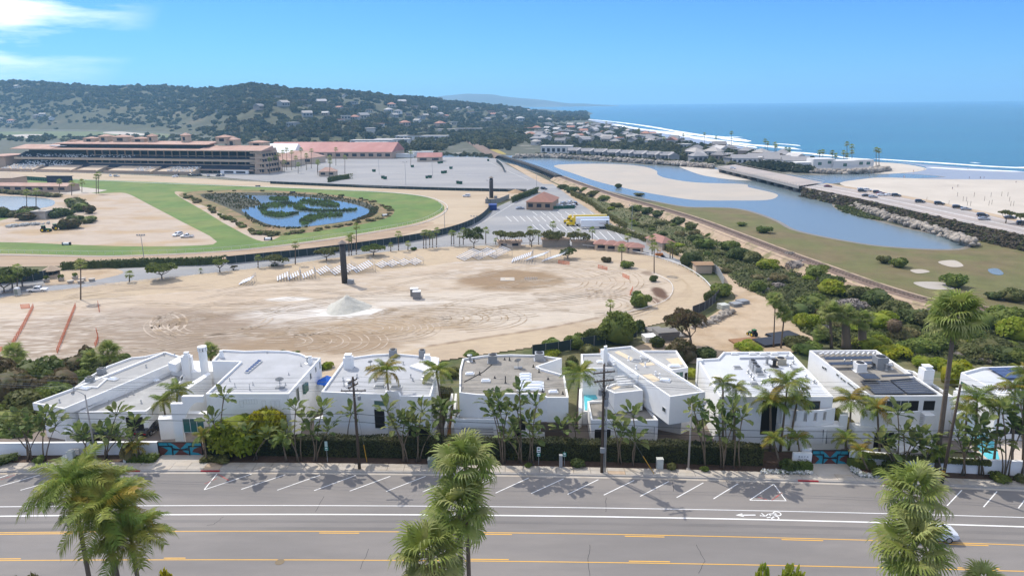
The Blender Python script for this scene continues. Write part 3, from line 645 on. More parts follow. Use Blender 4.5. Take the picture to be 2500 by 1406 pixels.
def bake(items, protos):
    """items: (proto index, loc, scale xyz, rot, colour) -> one big vertex/face/colour set"""
    VV, QQ, CC=[],[],[]; o=0
    for k, loc, s, a, c in items:
        V, Q=protos[k]; ca, sa=math.cos(a),math.sin(a); W=V*np.array(s)
        W=np.stack([W[:, 0]*ca - W[:, 1]*sa, W[:, 0]*sa+W[:, 1]*ca, W[:, 2]],1)+np.array(loc)
        VV.append(W); QQ.append(Q+o); CC.append(np.broadcast_to(np.array(c),W.shape)); o+=len(W)
    return np.vstack(VV),np.vstack(QQ),np.vstack(CC)
M_leafcol=mat('mixed_foliage',(0.06,0.08,0.03),0.8,0.25,0.8, attr='Col',trans=0.2, spec=0.15)
def far_crown(seed, n=46, sh=(1,1,0.8)):
    P, d=crown_pts(n*2, seed, 5, sh, 0.15); P=P[:n]; d=d[:n]
    V, Q=leaves_np(P, d, np.full(len(P),0.30),seed+1,0.45)
    B, T=blob_np(seed, 0,0.3); B=B*np.array(sh)*0.62; T4=np.c_[T, T[:, 2]]
    return np.vstack([V, B]),np.vstack([Q, np.c_[T, T[:, :1]][:, [0,1,2,2]]*0+T4+len(V)])
def tri_fix(V, Q):
    """turn quads (possibly degenerate) into clean triangles"""
    T=np.vstack([Q[:, [0,1,2]],Q[:, [0,2,3]]]); ok=(T[:, 0] != T[:, 1]) & (T[:, 1] != T[:, 2]) & (T[:, 0] != T[:, 2])
    return V, T[ok]
FAR=[tri_fix(*far_crown(s)) for s in range(8)]
FAR=[(np.c_[V[:, :2],V[:, 2]+0.55],T) for V, T in FAR]      # stand on their foot
# ================================================================== hills
HC=np.array([  # photo column, base row, ridge row (ground),ridge distance
    (-700,322,226,2700),(-300,318,222,2700),(0,314,213,2600),(120,316,204,2550),(250,318,210,2500),(400,322,216,2450),(500,330,219,2300),(560,338,213,2100),(640,345,207,2000),(720,350,213,2050),(800,350,221,2100),
    (900,344,231,2200),(1000,331,242,2350),(1080,322,250,2600),(1160,316,256,2800),(1250,309,266,3000),(1320,303,276,3200),(1390,297,288,3400),(1440,294,293,3500)],float)
cols=np.arange(-700,1441,10.0); NS=44
ss=np.concatenate([np.linspace(0,1,34),np.linspace(1.04,1.6,10)])
HP=np.zeros((len(cols),NS, 3))
for i, c in enumerate(cols):
    by, ry, rd=(np.interp(c, HC[:, 0],HC[:, k]) for k in (1,2,3))
    b=np.array(G(c, by)); hor=ray(c, by); u=np.array([hor[0],hor[1]]); u /= u[1]
    zr=GD(c, ry, rd)[2]
    for j, s in enumerate(ss):
        Yd=b[1]+(rd - b[1])*s; x=u[0]*Yd
        pr=(0.55*s+0.45*(s*s*(3 - 2*s))) if s <= 1 else 1 - 0.5*(s - 1) ** 1.2
        HP[i, j]=(x, Yd, max(zr, 2)*pr)
n_=fbm(HP[..., 0],HP[..., 1],41,4,0.004); w_=np.clip(ss*(1.25 - np.clip(ss, 0,1.25))*4,0,1)[None]
HP[..., 2]+=(n_ - 0.47)*46*w_*np.clip(HP[:, 33:34,2]/100,0.05,1); HP[:, 0,2]=-0.5
HP[..., 2]=np.maximum(HP[..., 2],-0.5)
hi=np.arange(len(cols)*NS).reshape(len(cols),NS)
Q=np.stack([hi[:-1, :-1],hi[1:, :-1],hi[1:, 1:],hi[:-1,1:]],-1).reshape(-1,4)
M_hill=mat('hillside_scrub',(0.070,0.070,0.034),0.95,0.3,0.02,(0.125,0.105,0.058),0.56,0.70)
o=link('hillside',npmesh('hillside',HP.reshape(-1,3),Q, M_hill, True)); o['kind']='structure'
HPX=np.zeros((len(cols),NS))
for i in range(len(cols)):
    for j in range(NS): HPX[i, j]=PX(HP[i, j])[1]
def HILL(px, py):
    """point of the hillside seen at a photo pixel"""
    i=int(np.clip((px - cols[0])/10,0, len(cols) - 2)); t=np.clip((px - cols[i])/10,0,1); P=HP[i]*(1 - t)+HP[i+1]*t; yy=HPX[i]*(1 - t)+HPX[i+1]*t
    for j in range(33):
        if yy[j] >= py >= yy[j+1]:
            q=(yy[j] - py)/(yy[j] - yy[j+1]+1e-9); return P[j]*(1 - q)+P[j+1]*q
    return P[0] if py>yy[0] else P[33]
def HILLS(u, s):
    f=(u - cols[0])/10; i=int(np.clip(f, 0, len(cols) - 2)); t=f - i; js=np.interp(s, ss, np.arange(NS)); j=int(min(js, NS - 2)); q=js - j
    return (HP[i, j]*(1 - t)+HP[i+1, j]*t)*(1 - q)+(HP[i, j+1]*(1 - t)+HP[i+1, j+1]*t)*q
PAL=[(0.062,0.072,0.028),(0.072,0.078,0.032),(0.050,0.056,0.028),(0.088,0.090,0.036),(0.10,0.10,0.040),(0.115,0.098,0.052),(0.066,0.074,0.038)]
items=[]; r=np.random.default_rng(3)
HOUSEPX=[(745,252),(760,262),(792,256),(835,268),(700,260),(640,268),(755,285),(800,282),(848,292),(870,293),(890,291),(905,275),(960,262),(952,275),(975,278),(1000,283),(965,287),(1040,287),(1030,290),(1075,285),(1020,300),(990,308),
           (1090,288),(1120,270),(1145,268),(1165,266),(1150,280),(1200,278),(1205,284),(1232,288),(1245,274),(1290,274),(1305,276),(1180,300),(1190,296),(1270,296),(1320,292),(1340,298),(1350,290),(1075,310),(930,310),(905,325),(830,303),(110,284),(95,288),(130,293),(60,215),(180,205),
           (240,208),(380,212),(330,206),(430,215),(10,216),(30,300),(5,295),(690,242),(720,310),(540,276),(1110,305),(1060,270),(1015,265),(985,255),(870,255),(850,240)]
hpts=[HILL(a, b) for a, b in HOUSEPX]
for k in range(8200):
    u=r.uniform(-420,1435); s=r.uniform(0.0,1.25) ** 0.85
    p=HILLS(u, s)
    if 440<u<560 and 0.12<s<0.4 and r.random()<0.75: continue          # open slope
    if 150<u<420 and s<0.12: continue
    near=min(np.hypot(p[0] - q[0],p[1] - q[1])+(0 if q[1]<p[1] else 0) for q in hpts if q is not None)
    if near<16: continue
    if any(abs(p[0] - q[0])<13 and 0<q[1] - p[1]<42 for q in hpts): continue
    den=fbm(np.array(p[0]),np.array(p[1]),77,3,0.006)
    if den<0.36 and r.random()<0.55: continue
    sz=r.uniform(5.0,10.0)*(1.0 if s<0.9 else 1.25)*(0.75 if u<480 and s<.5 else 1); c=PAL[r.integers(len(PAL))]; q=r.uniform(0.8,1.2)
    items.append((r.integers(8),(p[0],p[1],p[2] - 1.5),(sz, sz, sz*r.uniform(0.7,1.15)),r.uniform(0,6.28),(c[0]*q, c[1]*q, c[2]*q)))
V, T, C=bake(items, FAR)
o=link('hillside_wood',npmesh('hillside_wood',V, T, M_leafcol, False, C)); tag(o, 'dense dark wood and scrub covering the hills behind the racecourse','wood',kind='stuff')
# distant headland across the bay
hd=[(985,258),(1010,246),(1040,240),(1080,235),(1110,232),(1140,229),(1170,230),(1200,231),(1230,236),(1270,240),(1300,242),(1330,245),(1360,249),(1390,253),(1420,253),(1450,255),(1490,257),(1510,258.4)]
V=[]; nC=60
xx=np.linspace(985,1510, nC)
for c in xx:
    ry=np.interp(c, [a for a, b in hd],[b for a, b in hd])+rng.uniform(-0.3,0.3); d0=9500.0; q=GD(c, ry, d0+700); q0=GD(c, ry, d0)
    V+=[(q0[0],d0,0.0),(q0[0]*1.02, d0+250, max(q[2]*.55,1)),(q[0],d0+700, max(q[2],2)),(q[0]*1.03, d0+1700,0)]
Q=[(i*4+k, i*4+4+k, i*4+5+k, i*4+1+k) for i in range(nC - 1) for k in range(3)]
o=link('headland',npmesh('headland',V, Q, mat('headland_scrub',(0.085,0.085,0.055),0.95,0.3,0.004,(0.16,0.15,0.11),0.5,0.65),True)); o['kind']='structure'
# ================================================================== street furniture, walls, gates, poles, wires
M_wht=mat('white_stucco',(0.80,0.80,0.79),0.85,0.035,0.8,(0.74,0.735,0.72),0.55,0.75, bump=0.05, bscale=20)
M_polew=mat('creosote_wood',(0.085,0.062,0.045),0.9,0.25,3, stretch=(8,8,0.6),bump=0.3, bscale=10)
M_steel=mat('steel_pole',(0.34,0.35,0.36),0.5,0.08,3, metal=0.3)
M_lampc=mat('lamp_concrete',(0.36,0.33,0.30),0.85,0.1,4)
M_wire=mat('wire',(0.16,0.17,0.17),0.5)
M_cable=mat('black_cable',(0.015,0.017,0.018),0.6)
M_teal=mat('teal_panel',(0.03,0.24,0.31),0.5,0.18,3); M_brn=mat('rust_brown_panel',(0.105,0.04,0.032),0.6,0.2,4)
M_iron=mat('black_iron',(0.018,0.018,0.02),0.5); M_cab=mat('cabinet_green',(0.22,0.25,0.22),0.7,0.06,3); M_cabp=mat('cabinet_pale',(0.47,0.48,0.44),0.7,0.06,3)
M_sgn=mat('sign_green',(0.01,0.19,0.14),0.5); M_sgw=mat('sign_white',(0.75,0.76,0.76),0.5); M_yel=mat('guy_guard_yellow',(0.55,0.30,0.03),0.6)
def text_mesh(s, size, m, name='lettering',shear=0.0):
    c=bpy.data.curves.new('t','FONT'); c.body=s; c.size=size; c.align_x='CENTER'; c.extrude=0.006; c.shear=shear; c.resolution_u=3
    o=bpy.data.objects.new('t',c); COL.objects.link(o); bpy.context.view_layer.update(); dg=bpy.context.evaluated_depsgraph_get(); me=bpy.data.meshes.new_from_object(o.evaluated_get(dg))
    bpy.data.objects.remove(o); me.materials.clear(); me.materials.append(m); me.name=name; return me
def upright(me, loc, par, rz=0.0):
    o=link('lettering',me, par, loc); o.rotation_euler=(PI/2,0, rz); return o
def gline(px, z=ZR): return [G(a, b, z) for a, b in px]
# ---- garden walls
def wall_along(name, label, pts, h, t=0.3):
    o=thing(name, label, 'wall',(pts[0][0],pts[0][1],ZR)); P=[np.array(p[:2]) for p in pts]
    for i, (a, b) in enumerate(zip(P[:-1],P[1:])):
        d=(b - a)/np.linalg.norm(b - a); n=np.array([-d[1],d[0]])*t
        MB().prism([tuple(a),tuple(b),tuple(b+n),tuple(a+n)],ZR, ZR+h).build('wall_panel',M_wht, o, True)
        MB().prism([tuple(a - d*.01 - n*.15),tuple(b - n*.15),tuple(b+n*1.15),tuple(a - d*.01+n*1.15)],ZR+h, ZR+h+.08).build('coping',M_wht, o, True)
    return o
wl=wall_along('garden_wall','white rendered garden wall running left from the left painted gate',gline([(-120,1116),(60,1114),(170,1113),(280,1112.5),(388,1112)]),1.75)
wr=wall_along('garden_wall','white rendered garden wall running right from the right painted gate',gline([(2071,1136),(2180,1146),(2300,1155),(2400,1160),(2500,1164),(2620,1170)]),1.85)
for (w_, px) in ((wl, (175,1100)),(wr, (2415,1138)),(wr, (2195,1122))):      # pierced breeze blocks
    p=G(*px, ZR+.9)
    for i in range(3):
        for j in range(2):
            yy=p[1] - .05; MB().box(p[0]+i*.34, p[0]+i*.34+.3, yy - .12, yy+.02, p[2] - .35+j*.34, p[2] - .35+j*.34+.3).build('pierced_block',mat('breeze_block',(.62,.60,.56),.9),w_, True)
lp=wall_along('sign_wall','short white pier wall at the left side of the right gate',gline([(1955,1131),(1978,1133)]),1.9)
# ---- painted gates
def gate(label, px0, px1, yb, flip):
    a, b=np.array(G(px0, yb, ZR)),np.array(G(px1, yb+0.6, ZR)); W=np.linalg.norm((b - a)[:2]); H=1.95
    o=thing('driveway_gate',label, 'gate',tuple(a),math.atan2(b[1] - a[1],b[0] - a[0]),'painted driveway gates')
    m=MB()
    for x in (0, W*.31, W*.69, W - .1): m.box(x, x+.1,-.09,.05,.05, H if x in (0, W - .1) else H*.72)
    m.box(0, W, -.085,.045,.05,.15); m.box(0, W, -.085,.045, H - .1, H); m.box(W*.31, W*.69,-.08,.04, H*.42, H*.5); m.box(0, W*.31,-.08,.04, H*.66, H*.72); m.box(W*.69, W, -.08,.04, H*.66, H*.72)
    m.build('gate_frame',M_iron, o); MB().box(.05, W - .05,0,.03,.1, H - .05).build('teal_panel',M_teal, o)
    c=(W/2, H*.5)
    def blade(pts):
        n=len(pts); MB().add([(x, -.02, z) for x, z in pts]+[(x, -.004, z) for x, z in pts],[tuple(range(n)),tuple(range(2*n - 1, n - 1,-1))]+[(i, (i+1) % n, n+(i+1) % n, n+i) for i in range(n)]).build('brown_panel',M_brn, o)
    blade([c, (W*.40, H*.75),(W*.28, H - .1),(W*.66, H - .1),(W*.6, H*.78)]); blade([c, (W*.58, H*.3),(W*.72,.12),(W*.34,.12),(W*.42, H*.28)])
    blade([(.1,.12),(.1, H*.66),(W*.12, H*.6),(W*.22, H*.4),(W*.1,.12)]); blade([(W - .1,.12),(W - .1, H*.66),(W*.9, H*.62),(W*.8, H*.5),(W*.76, H*.3),(W*.9, H*.22)])
    for s in (-1,1):
        t=MB(); q=[(W/2+s*(.2+W*.24*math.sin(k/8*PI/2)),H*.5+H*.42*(1 - math.cos(k/8*PI/2))) for k in range(9)]
        t.tube([(x, -.05, z) for x, z in q],.03,5); t.build('curved_bar',M_iron, o)
gate('painted teal and brown driveway gate at the left, beside the garden wall',389,497,1112.5,1)
gate('painted teal and brown driveway gate at the right, beside the estate sign',1979,2069,1134,-1)
# ---- estate sign
sp=np.array(G(1934,1138, ZR)); sg=thing('estate_sign','white estate sign wall with dark lettering beside the right gate','sign',tuple(sp),R_(-4))
MB().box(0,3.0*.72,0,.35,0,1.75).build('sign_panel',M_wht, sg)
M_ltr=mat('dark_lettering',(0.05,0.05,0.055),0.5); M_ltr2=mat('grey_lettering',(0.22,0.22,0.23),0.5)
for s, sz, z, sh, m_ in (('B A C A',.34,1.18,0, M_ltr2),('Del Mar',.42,.74,.35, M_ltr),('111-123',.32,.32,0, M_ltr2)): upright(text_mesh(s, sz, m_, shear=sh),(1.2,-.012, z),sg)
# ---- utility poles
def insul(m, x, y, z): m.lathe([(.03,0),(.055,.05),(.04,.09),(.055,.13),(.03,.18)],(x, y, z),6)
P1, P2, P3, P0, P4=(np.array(G(878,1147, ZR)),np.array(G(1469,1156, ZR)),np.array(G(2299,1182, ZR)),np.array([-76.0,80.5, ZR]),np.array([92.0,68.0, ZR]))
def pole(label, base, h, lean=(0,0),arms=((10.3,2.3,0.0),),extra=0, bands=False):
    o=thing('utility_pole',label, 'utility pole',tuple(base)); t=(lean[0]*h, lean[1]*h, h)
    MB().tube([(0,0,0),(t[0]*.5, t[1]*.5, h/2),t],[.19,.16,.12],10).build('pole_shaft',M_polew, o, smooth=True)
    for z, wd, rz in arms:
        m=MB(); cx_, cy_=lean[0]*z, lean[1]*z; m.obox((cx_, cy_ - .16, z),(wd, .12,.13),rz); a=m.build('crossarm',M_polew, o); i_=MB(); insul(i_, 0,0,0); i_=i_.mesh('insulator',M_grey0)
        for k in np.linspace(-.46,.46,4): link('insulator',i_, a, (cx_+k*wd*math.cos(rz),cy_ - .16+k*wd*math.sin(rz),z+.13))
        b=MB()
        for s in (-1,1): b.tube([(cx_+s*wd*.35*math.cos(rz),cy_ - .2+s*wd*.35*math.sin(rz),z),(cx_, cy_ - .17, z - .75)],.02,4)
        b.build('brace',M_steel, a)
    if bands:
        MB().lathe([(.2,0),(.2,.9)],(0,0,0),10).build('black_sleeve',M_iron, o)
        for k in range(3): MB().lathe([(.198,0),(.198,.12)],(0,0,1.05+k*.28),10).build('yellow_band',M_yel, o)
    return o
M_grey0=mat('insulator_grey',(0.24,0.25,0.26),0.4)
p1=pole('brown wooden utility pole with long crossarm, in front of the dark-entry house',P1,11.8,(-.004,.0),((10.1,2.9,0.0),(10.7,1.7, R_(62)),(11.3,1.5, R_(62))))
m=MB(); m.lathe([(.05,0),(.2,.02),(.2,.5),(.05,.52)],(.55,-.1,9.0),8); m.build('transformer',M_grey0, p1)
p2=pole('wooden utility pole crowded with equipment, beside a grey steel post',P2,13.6,(-.002,0),((12.6,2.6, R_(15)),(11.6,2.4, R_(15)),(13.2,2.0, R_(80)),(10.6,1.6, R_(70))))
for x, z in ((.35,9.6),(-.4,9.9),(.3,8.6)): MB().lathe([(.08,0),(.24,.03),(.24,.75),(.08,.8)],(x, -.15, z),9).build('transformer',M_grey0, p2)
m=MB()
for k in range(9):
    a=k*.7; m.tube([(.9*math.cos(a),.3*math.sin(a) - .1,11.7+.1*(k % 3)),(.5*math.cos(a+.5),.2*math.sin(a) - .2,11.0),(.2,-.2,10.2 - .12*k)],.018,4)
m.build('jumper_leads',M_cable, p2)
m=MB(); m.box(-.28,.28,-.5,-.2,2.9,3.5); m.tube([(.2,-.1,0),(.22,-.1,8.5)],.05,6); m.build('meter_box',M_grey0, p2)
sp_=thing('steel_post','slim pale grey steel post right beside the equipment-laden pole','post',tuple(np.array(G(1477,1155, ZR)))); MB().tube([(0,0,0),(0,0,8.6)],.09,10,.075).build('post_shaft',M_steel, sp_, smooth=True); MB().lathe([(.22,0),(.22,.05),(.1,.12)],(0,0,0),8).build('base_plate',M_steel, sp_)
p3=pole('dark leaning utility pole with yellow bands near its base at the right',P3,12.0,(.028,.0),(),bands=True)
# ---- wires: one object per conductor
def wire(name, label, pts, sag, r, m, grp):
    q=[]
    for a, b in zip(pts[:-1],pts[1:]):
        a, b=np.array(a, float),np.array(b, float)
        for k in range(13):
            t=k/12; p=a+(b - a)*t; p[2] -= sag*4*t*(1 - t); q.append(p)
    o=MB().tube(q, r, 4, cap=False).build(name, m); tag(o, label, 'cable',grp); return o
for k in range(7):
    dz=(10.5,10.6,10.7,11.1,11.5,11.8,10.3)[k]; dy=(-.7,-.25,.25,.7,-.5,.4,1.0)[k]
    e=[P0+(0, dy, dz),P1+(0, dy - .2, dz),P2+(0, dy, dz+.9),P3+(.3, dy, dz+.7),P4+(0, dy, dz)]
    wire('power_line',ORD[k]+' of the thin grey power lines strung along the pole tops',e, .55+.05*k, .013, M_wire, 'power lines along the street')
wire('telephone_cable','upper black cable strung low along the utility poles',[P0+(0,-.3,7.0),P1+(0,-.3,7.4),P2+(0,-.3,6.5),P3+(.2,-.3,6.8),P4+(0,-.3,7)],.5,.03, M_cable, 'cables on the utility poles')
wire('telephone_cable','lower black cable strung low along the utility poles',[P0+(0,-.3,6.4),P1+(0,-.3,6.4),P2+(0,-.3,5.6),P3+(.2,-.3,6.0),P4+(0,-.3,6.2)],.45,.028, M_cable, 'cables on the utility poles')
def guy(label, top, bot, guard=True):
    o=thing('guy_wire',label, 'guy wire',tuple(bot)); t=np.array(top) - np.array(bot); MB().tube([(0,0,0),tuple(t)],.014,4).build('strand',M_wire, o)
    if guard: MB().tube([(0,0,0),tuple(t*(2.6/np.linalg.norm(t)))],.045,6).build('guard',M_yel, o)
guy('guy wire with a yellow guard right of the crossarm pole',P1+(0,0,9.5),P1+(.55,1.7,.1)); guy('long guy wire with an orange guard right of the equipment-laden pole',P2+(0,0,10),np.array(G(1597,1156, ZR+.2)))
guy('slanting guy wire with a pale guard at the far right of the verge',P4+(0,0,9.5),np.array(G(2494,1178, ZR+.2)))
# ---- street lamps
def lamp(label, px, h, side, rz):
    o=thing('street_lamp',label, 'street lamp',tuple(np.array(G(*px, ZR))),rz); MB().tube([(0,0,0),(0,0, h)],.13,8,.075).build('lamp_post',M_lampc, o, smooth=True)
    MB().lathe([(.32,0),(.32,.12),(.2,.3),(.15,.34)],(0,0,0),8).build('footing',M_lampc, o)
    q=[(side*1.3*t, 0, h - .1+.55*math.sin(t*PI*.62)) for t in np.linspace(0,1,7)]; MB().tube(q, .04,6).build('arm',M_steel, o)
    hd=MB().lathe([(.05,.3),(.17,.22),(.2,.05),(.2,0)],(side*1.42,0, h+.14),10).build('lamp_head',M_lampc, o, smooth=True); MB().lathe([(.19,0),(.17,-.12),(.08,-.2)],(side*1.42,0, h+.135),10).build('globe',M_sgw, hd, smooth=True)
lamp('concrete street lamp with curved arm, in front of the low angled-roof house',(236,1128),8.9,-1,0); lamp('concrete street lamp with curved arm, between the angular and the broad-roofed houses',(1680,1148),8.5,1, R_(-10))
# ---- signs, cabinets, bins
def sign(label, px, h, boards):
    o=thing('parking_sign',label, 'sign',tuple(np.array(G(*px, ZR)))); MB().tube([(0,0,0),(0,0, h)],.03,6).build('post',M_steel, o)
    for z0, z1, w_, m_, t in boards:
        b=MB().box(-w_/2, w_/2,-.06,-.035, z0, z1).build('sign_board',m_, o)
        if t: MB().box(-w_*.3, w_*.3,-.068,-.061, z0+(z1 - z0)*.55, z0+(z1 - z0)*.85).build('pictogram',M_sgw if m_ is M_sgn else M_sgn, b); MB().box(-w_*.36, w_*.36,-.068,-.061, z0+(z1 - z0)*.15, z0+(z1 - z0)*.3).build('text_bar',M_sgw if m_ is M_sgn else M_iron, b)
sign('green street sign on a thin post left of the crossarm pole',(800,1130),2.9,((1.7,2.15,.45, M_sgn, True),(2.2,2.9,.34, mat('pale_green_board',(.40,.52,.50),.5),False)))
sign('white and green parking sign on the verge, right of the central palms',(1315,1138),2.6,((1.85,2.55,.42, M_sgw, True),(1.35,1.75,.42, M_sgn, True)))
sign('small green parking sign right beside the silver pay station',(1378,1139),2.0,((1.35,1.9,.42, M_sgn, True),))
def cabinet(name, label, px, w_, d, h, m_, cat='cabinet',rz=0.0, lid=True):
    o=thing(name, label, cat, tuple(np.array(G(*px, ZR+.12))),rz); MB().box(-w_/2, w_/2,-d/2, d/2,0, h).build('housing',m_, o)
    MB().box(-w_/2 - .03, w_/2+.03,-d/2 - .03, d/2+.03, h, h+.06).build('lid',m_, o); MB().box(-w_*.42,-w_*.02,-d/2 - .015,-d/2+.01, h*.12, h*.9).build('door_panel',m_, o); MB().box(w_*.02, w_*.42,-d/2 - .015,-d/2+.01, h*.12, h*.9).build('door_panel',m_, o)
    MB().box(-w_/2 - .1, w_/2+.1,-d/2 - .1, d/2+.1,-.14,0).build('plinth',M_kerb, o)
cabinet('transformer_cabinet','dark green transformer box on the verge left of the central palms',(1055,1138),.95,.8,1.0, M_cab); cabinet('utility_cabinet','tall pale utility cabinet on the verge left of the right street lamp',(1610,1143),.75,.6,1.25, M_cabp)
cabinet('utility_cabinet','low pale utility box, left of a pair on the verge by the left street lamp',(163,1131),.7,.6,.95, M_cabp); cabinet('utility_cabinet','taller pale utility box, right of a pair on the verge by the left street lamp',(177,1130),.75,.6,1.55, M_cabp)
cabinet('pay_station','slim silver pay station on the verge by the small green sign',(1369,1140),.36,.4,1.55, M_steel, 'pay station')
cabinet('pillar_box','slim white utility pillar right of the dark green transformer box',(1083,1138),.34,.3,.95, M_cabp, 'pillar')
cabinet('pillar_box','slim white utility pillar on the verge left of the left driveway',(306,1129),.32,.3,.95, M_cabp, 'pillar')
cabinet('utility_cabinet','dark low utility box at the foot of the right garden wall',(2258,1158),1.0,.8,1.0, M_cab)
tb=thing('trash_can','round tan concrete trash can on the verge by the left street lamp','trash can',tuple(np.array(G(206,1133, ZR+.15)))); MB().lathe([(.34,0),(.38,.8),(.38,.85)],(0,0,0),14).build('drum',mat('tan_aggregate',(.33,.25,.20),.95,.15,12),tb, smooth=False); MB().lathe([(.4,.85),(.36,.93),(.18,.95)],(0,0,0),14).build('rim',mat('bin_rim',(.2,.16,.13),.7),tb)
def wheelie(label, px, m_):
    o=thing('wheeled_bin',label, 'bin',tuple(np.array(G(*px, ZR+.2)))); MB().hull([(-.25,-.25,.1),(.25,-.25,.1),(.25,.25,.1),(-.25,.25,.1)],[(-.32,-.34,.95),(.32,-.34,.95),(.32,.34,.95),(-.32,.34,.95)]).build('bin_body',m_, o); MB().hull([(-.34,-.38,.95),(.34,-.38,.95),(.34,.38,.95),(-.34,.38,.95)],[(-.3,-.34,1.04),(.3,-.34,1.04),(.3,.4,1.06),(-.3,.4,1.06)]).build('lid',m_, o)
    for s in (-1,1): MB().tube([(s*.3,.28,.12),(s*.24,.28,.12)],.12,10).build('wheel',M_iron, o)
wheelie('dark green wheeled bin by the glass gate of the arched house',(453,1056),mat('bin_green',(.03,.05,.04),.5)); wheelie('dark blue wheeled bin beside the curved-back house',(735,1045),mat('bin_blue',(.012,.02,.07),.5))
wheelie('black wheeled bin by the carport of the low angled-roof house',(377,1052),mat('bin_black',(.015,.015,.016),.5))
# ================================================================== cars
M_tyre=mat('tyre',(0.02,0.02,0.02),0.85); M_rim=mat('alloy_rim',(0.5,0.5,0.52),0.3, metal=0.8); M_carg=mat('car_glass',(0.015,0.02,0.025),0.04, spec=0.7); M_tail=mat('tail_light',(0.35,0.01,0.01),0.3); M_head=mat('head_light',(0.75,0.77,0.8),0.1)
M_trim=mat('car_trim',(0.02,0.02,0.022),0.5)
def paint(name, c): return mat('paint_'+name, c, 0.25, coat=0.8, spec=0.5)
SED=dict(L=4.75, W=1.84, st=[(-2.37,.45,.72,.80,.70),(-2.25,.28,.88,1.0,.80),(-1.75,.2,.94,1.06,.84),(-1.05,.2,.96,1.40,.66),(-.3,.2,.95,1.45,.68),(.35,.2,.94,1.42,.68),(1.15,.2,.92,.98,.80),(1.75,.2,.86,.90,.82),(2.25,.25,.70,.76,.72),(2.37,.42,.60,.64,.62)],gl=(2,6),wh=(-1.42,1.4),wr=.33)
SUV=dict(L=4.8, W=1.94, st=[(-2.4,.5,.95,1.1,.80),(-2.32,.35,1.05,1.25,.82),(-2.15,.28,1.10,1.72,.72),(-1.2,.28,1.10,1.80,.74),(-.2,.28,1.08,1.80,.74),(.45,.28,1.06,1.72,.72),(1.1,.28,1.04,1.12,.86),(1.9,.3,.98,1.04,.86),(2.3,.35,.85,.9,.8),(2.4,.5,.72,.76,.72)],gl=(1,6),wh=(-1.45,1.45),wr=.38)
PUP=dict(L=5.6, W=1.98, st=[(-2.8,.55,1.0,1.02,.96),(-2.75,.42,1.05,1.07,.97),(-1.0,.35,1.06,1.08,.97),(-.85,.35,1.06,1.10,.95),(-.7,.35,1.06,1.80,.76),(.4,.35,1.05,1.82,.77),(.75,.35,1.05,1.70,.74),(1.3,.35,1.04,1.16,.9),(2.3,.4,1.0,1.06,.9),(2.75,.45,.85,.9,.82),(2.8,.6,.75,.78,.8)],gl=(3,7),wh=(-1.75,1.75),wr=.41)
SPT=dict(L=4.55, W=1.92, st=[(-2.27,.45,.70,.78,.7),(-2.1,.25,.84,.92,.8),(-1.5,.18,.90,1.02,.74),(-.7,.18,.86,1.24,.6),(-.1,.18,.84,1.27,.6),(.5,.18,.82,1.02,.66),(.95,.18,.80,.84,.84),(1.6,.18,.78,.82,.86),(2.1,.22,.62,.66,.78),(2.27,.38,.5,.54,.6)],gl=(2,5),wh=(-1.35,1.3),wr=.34)
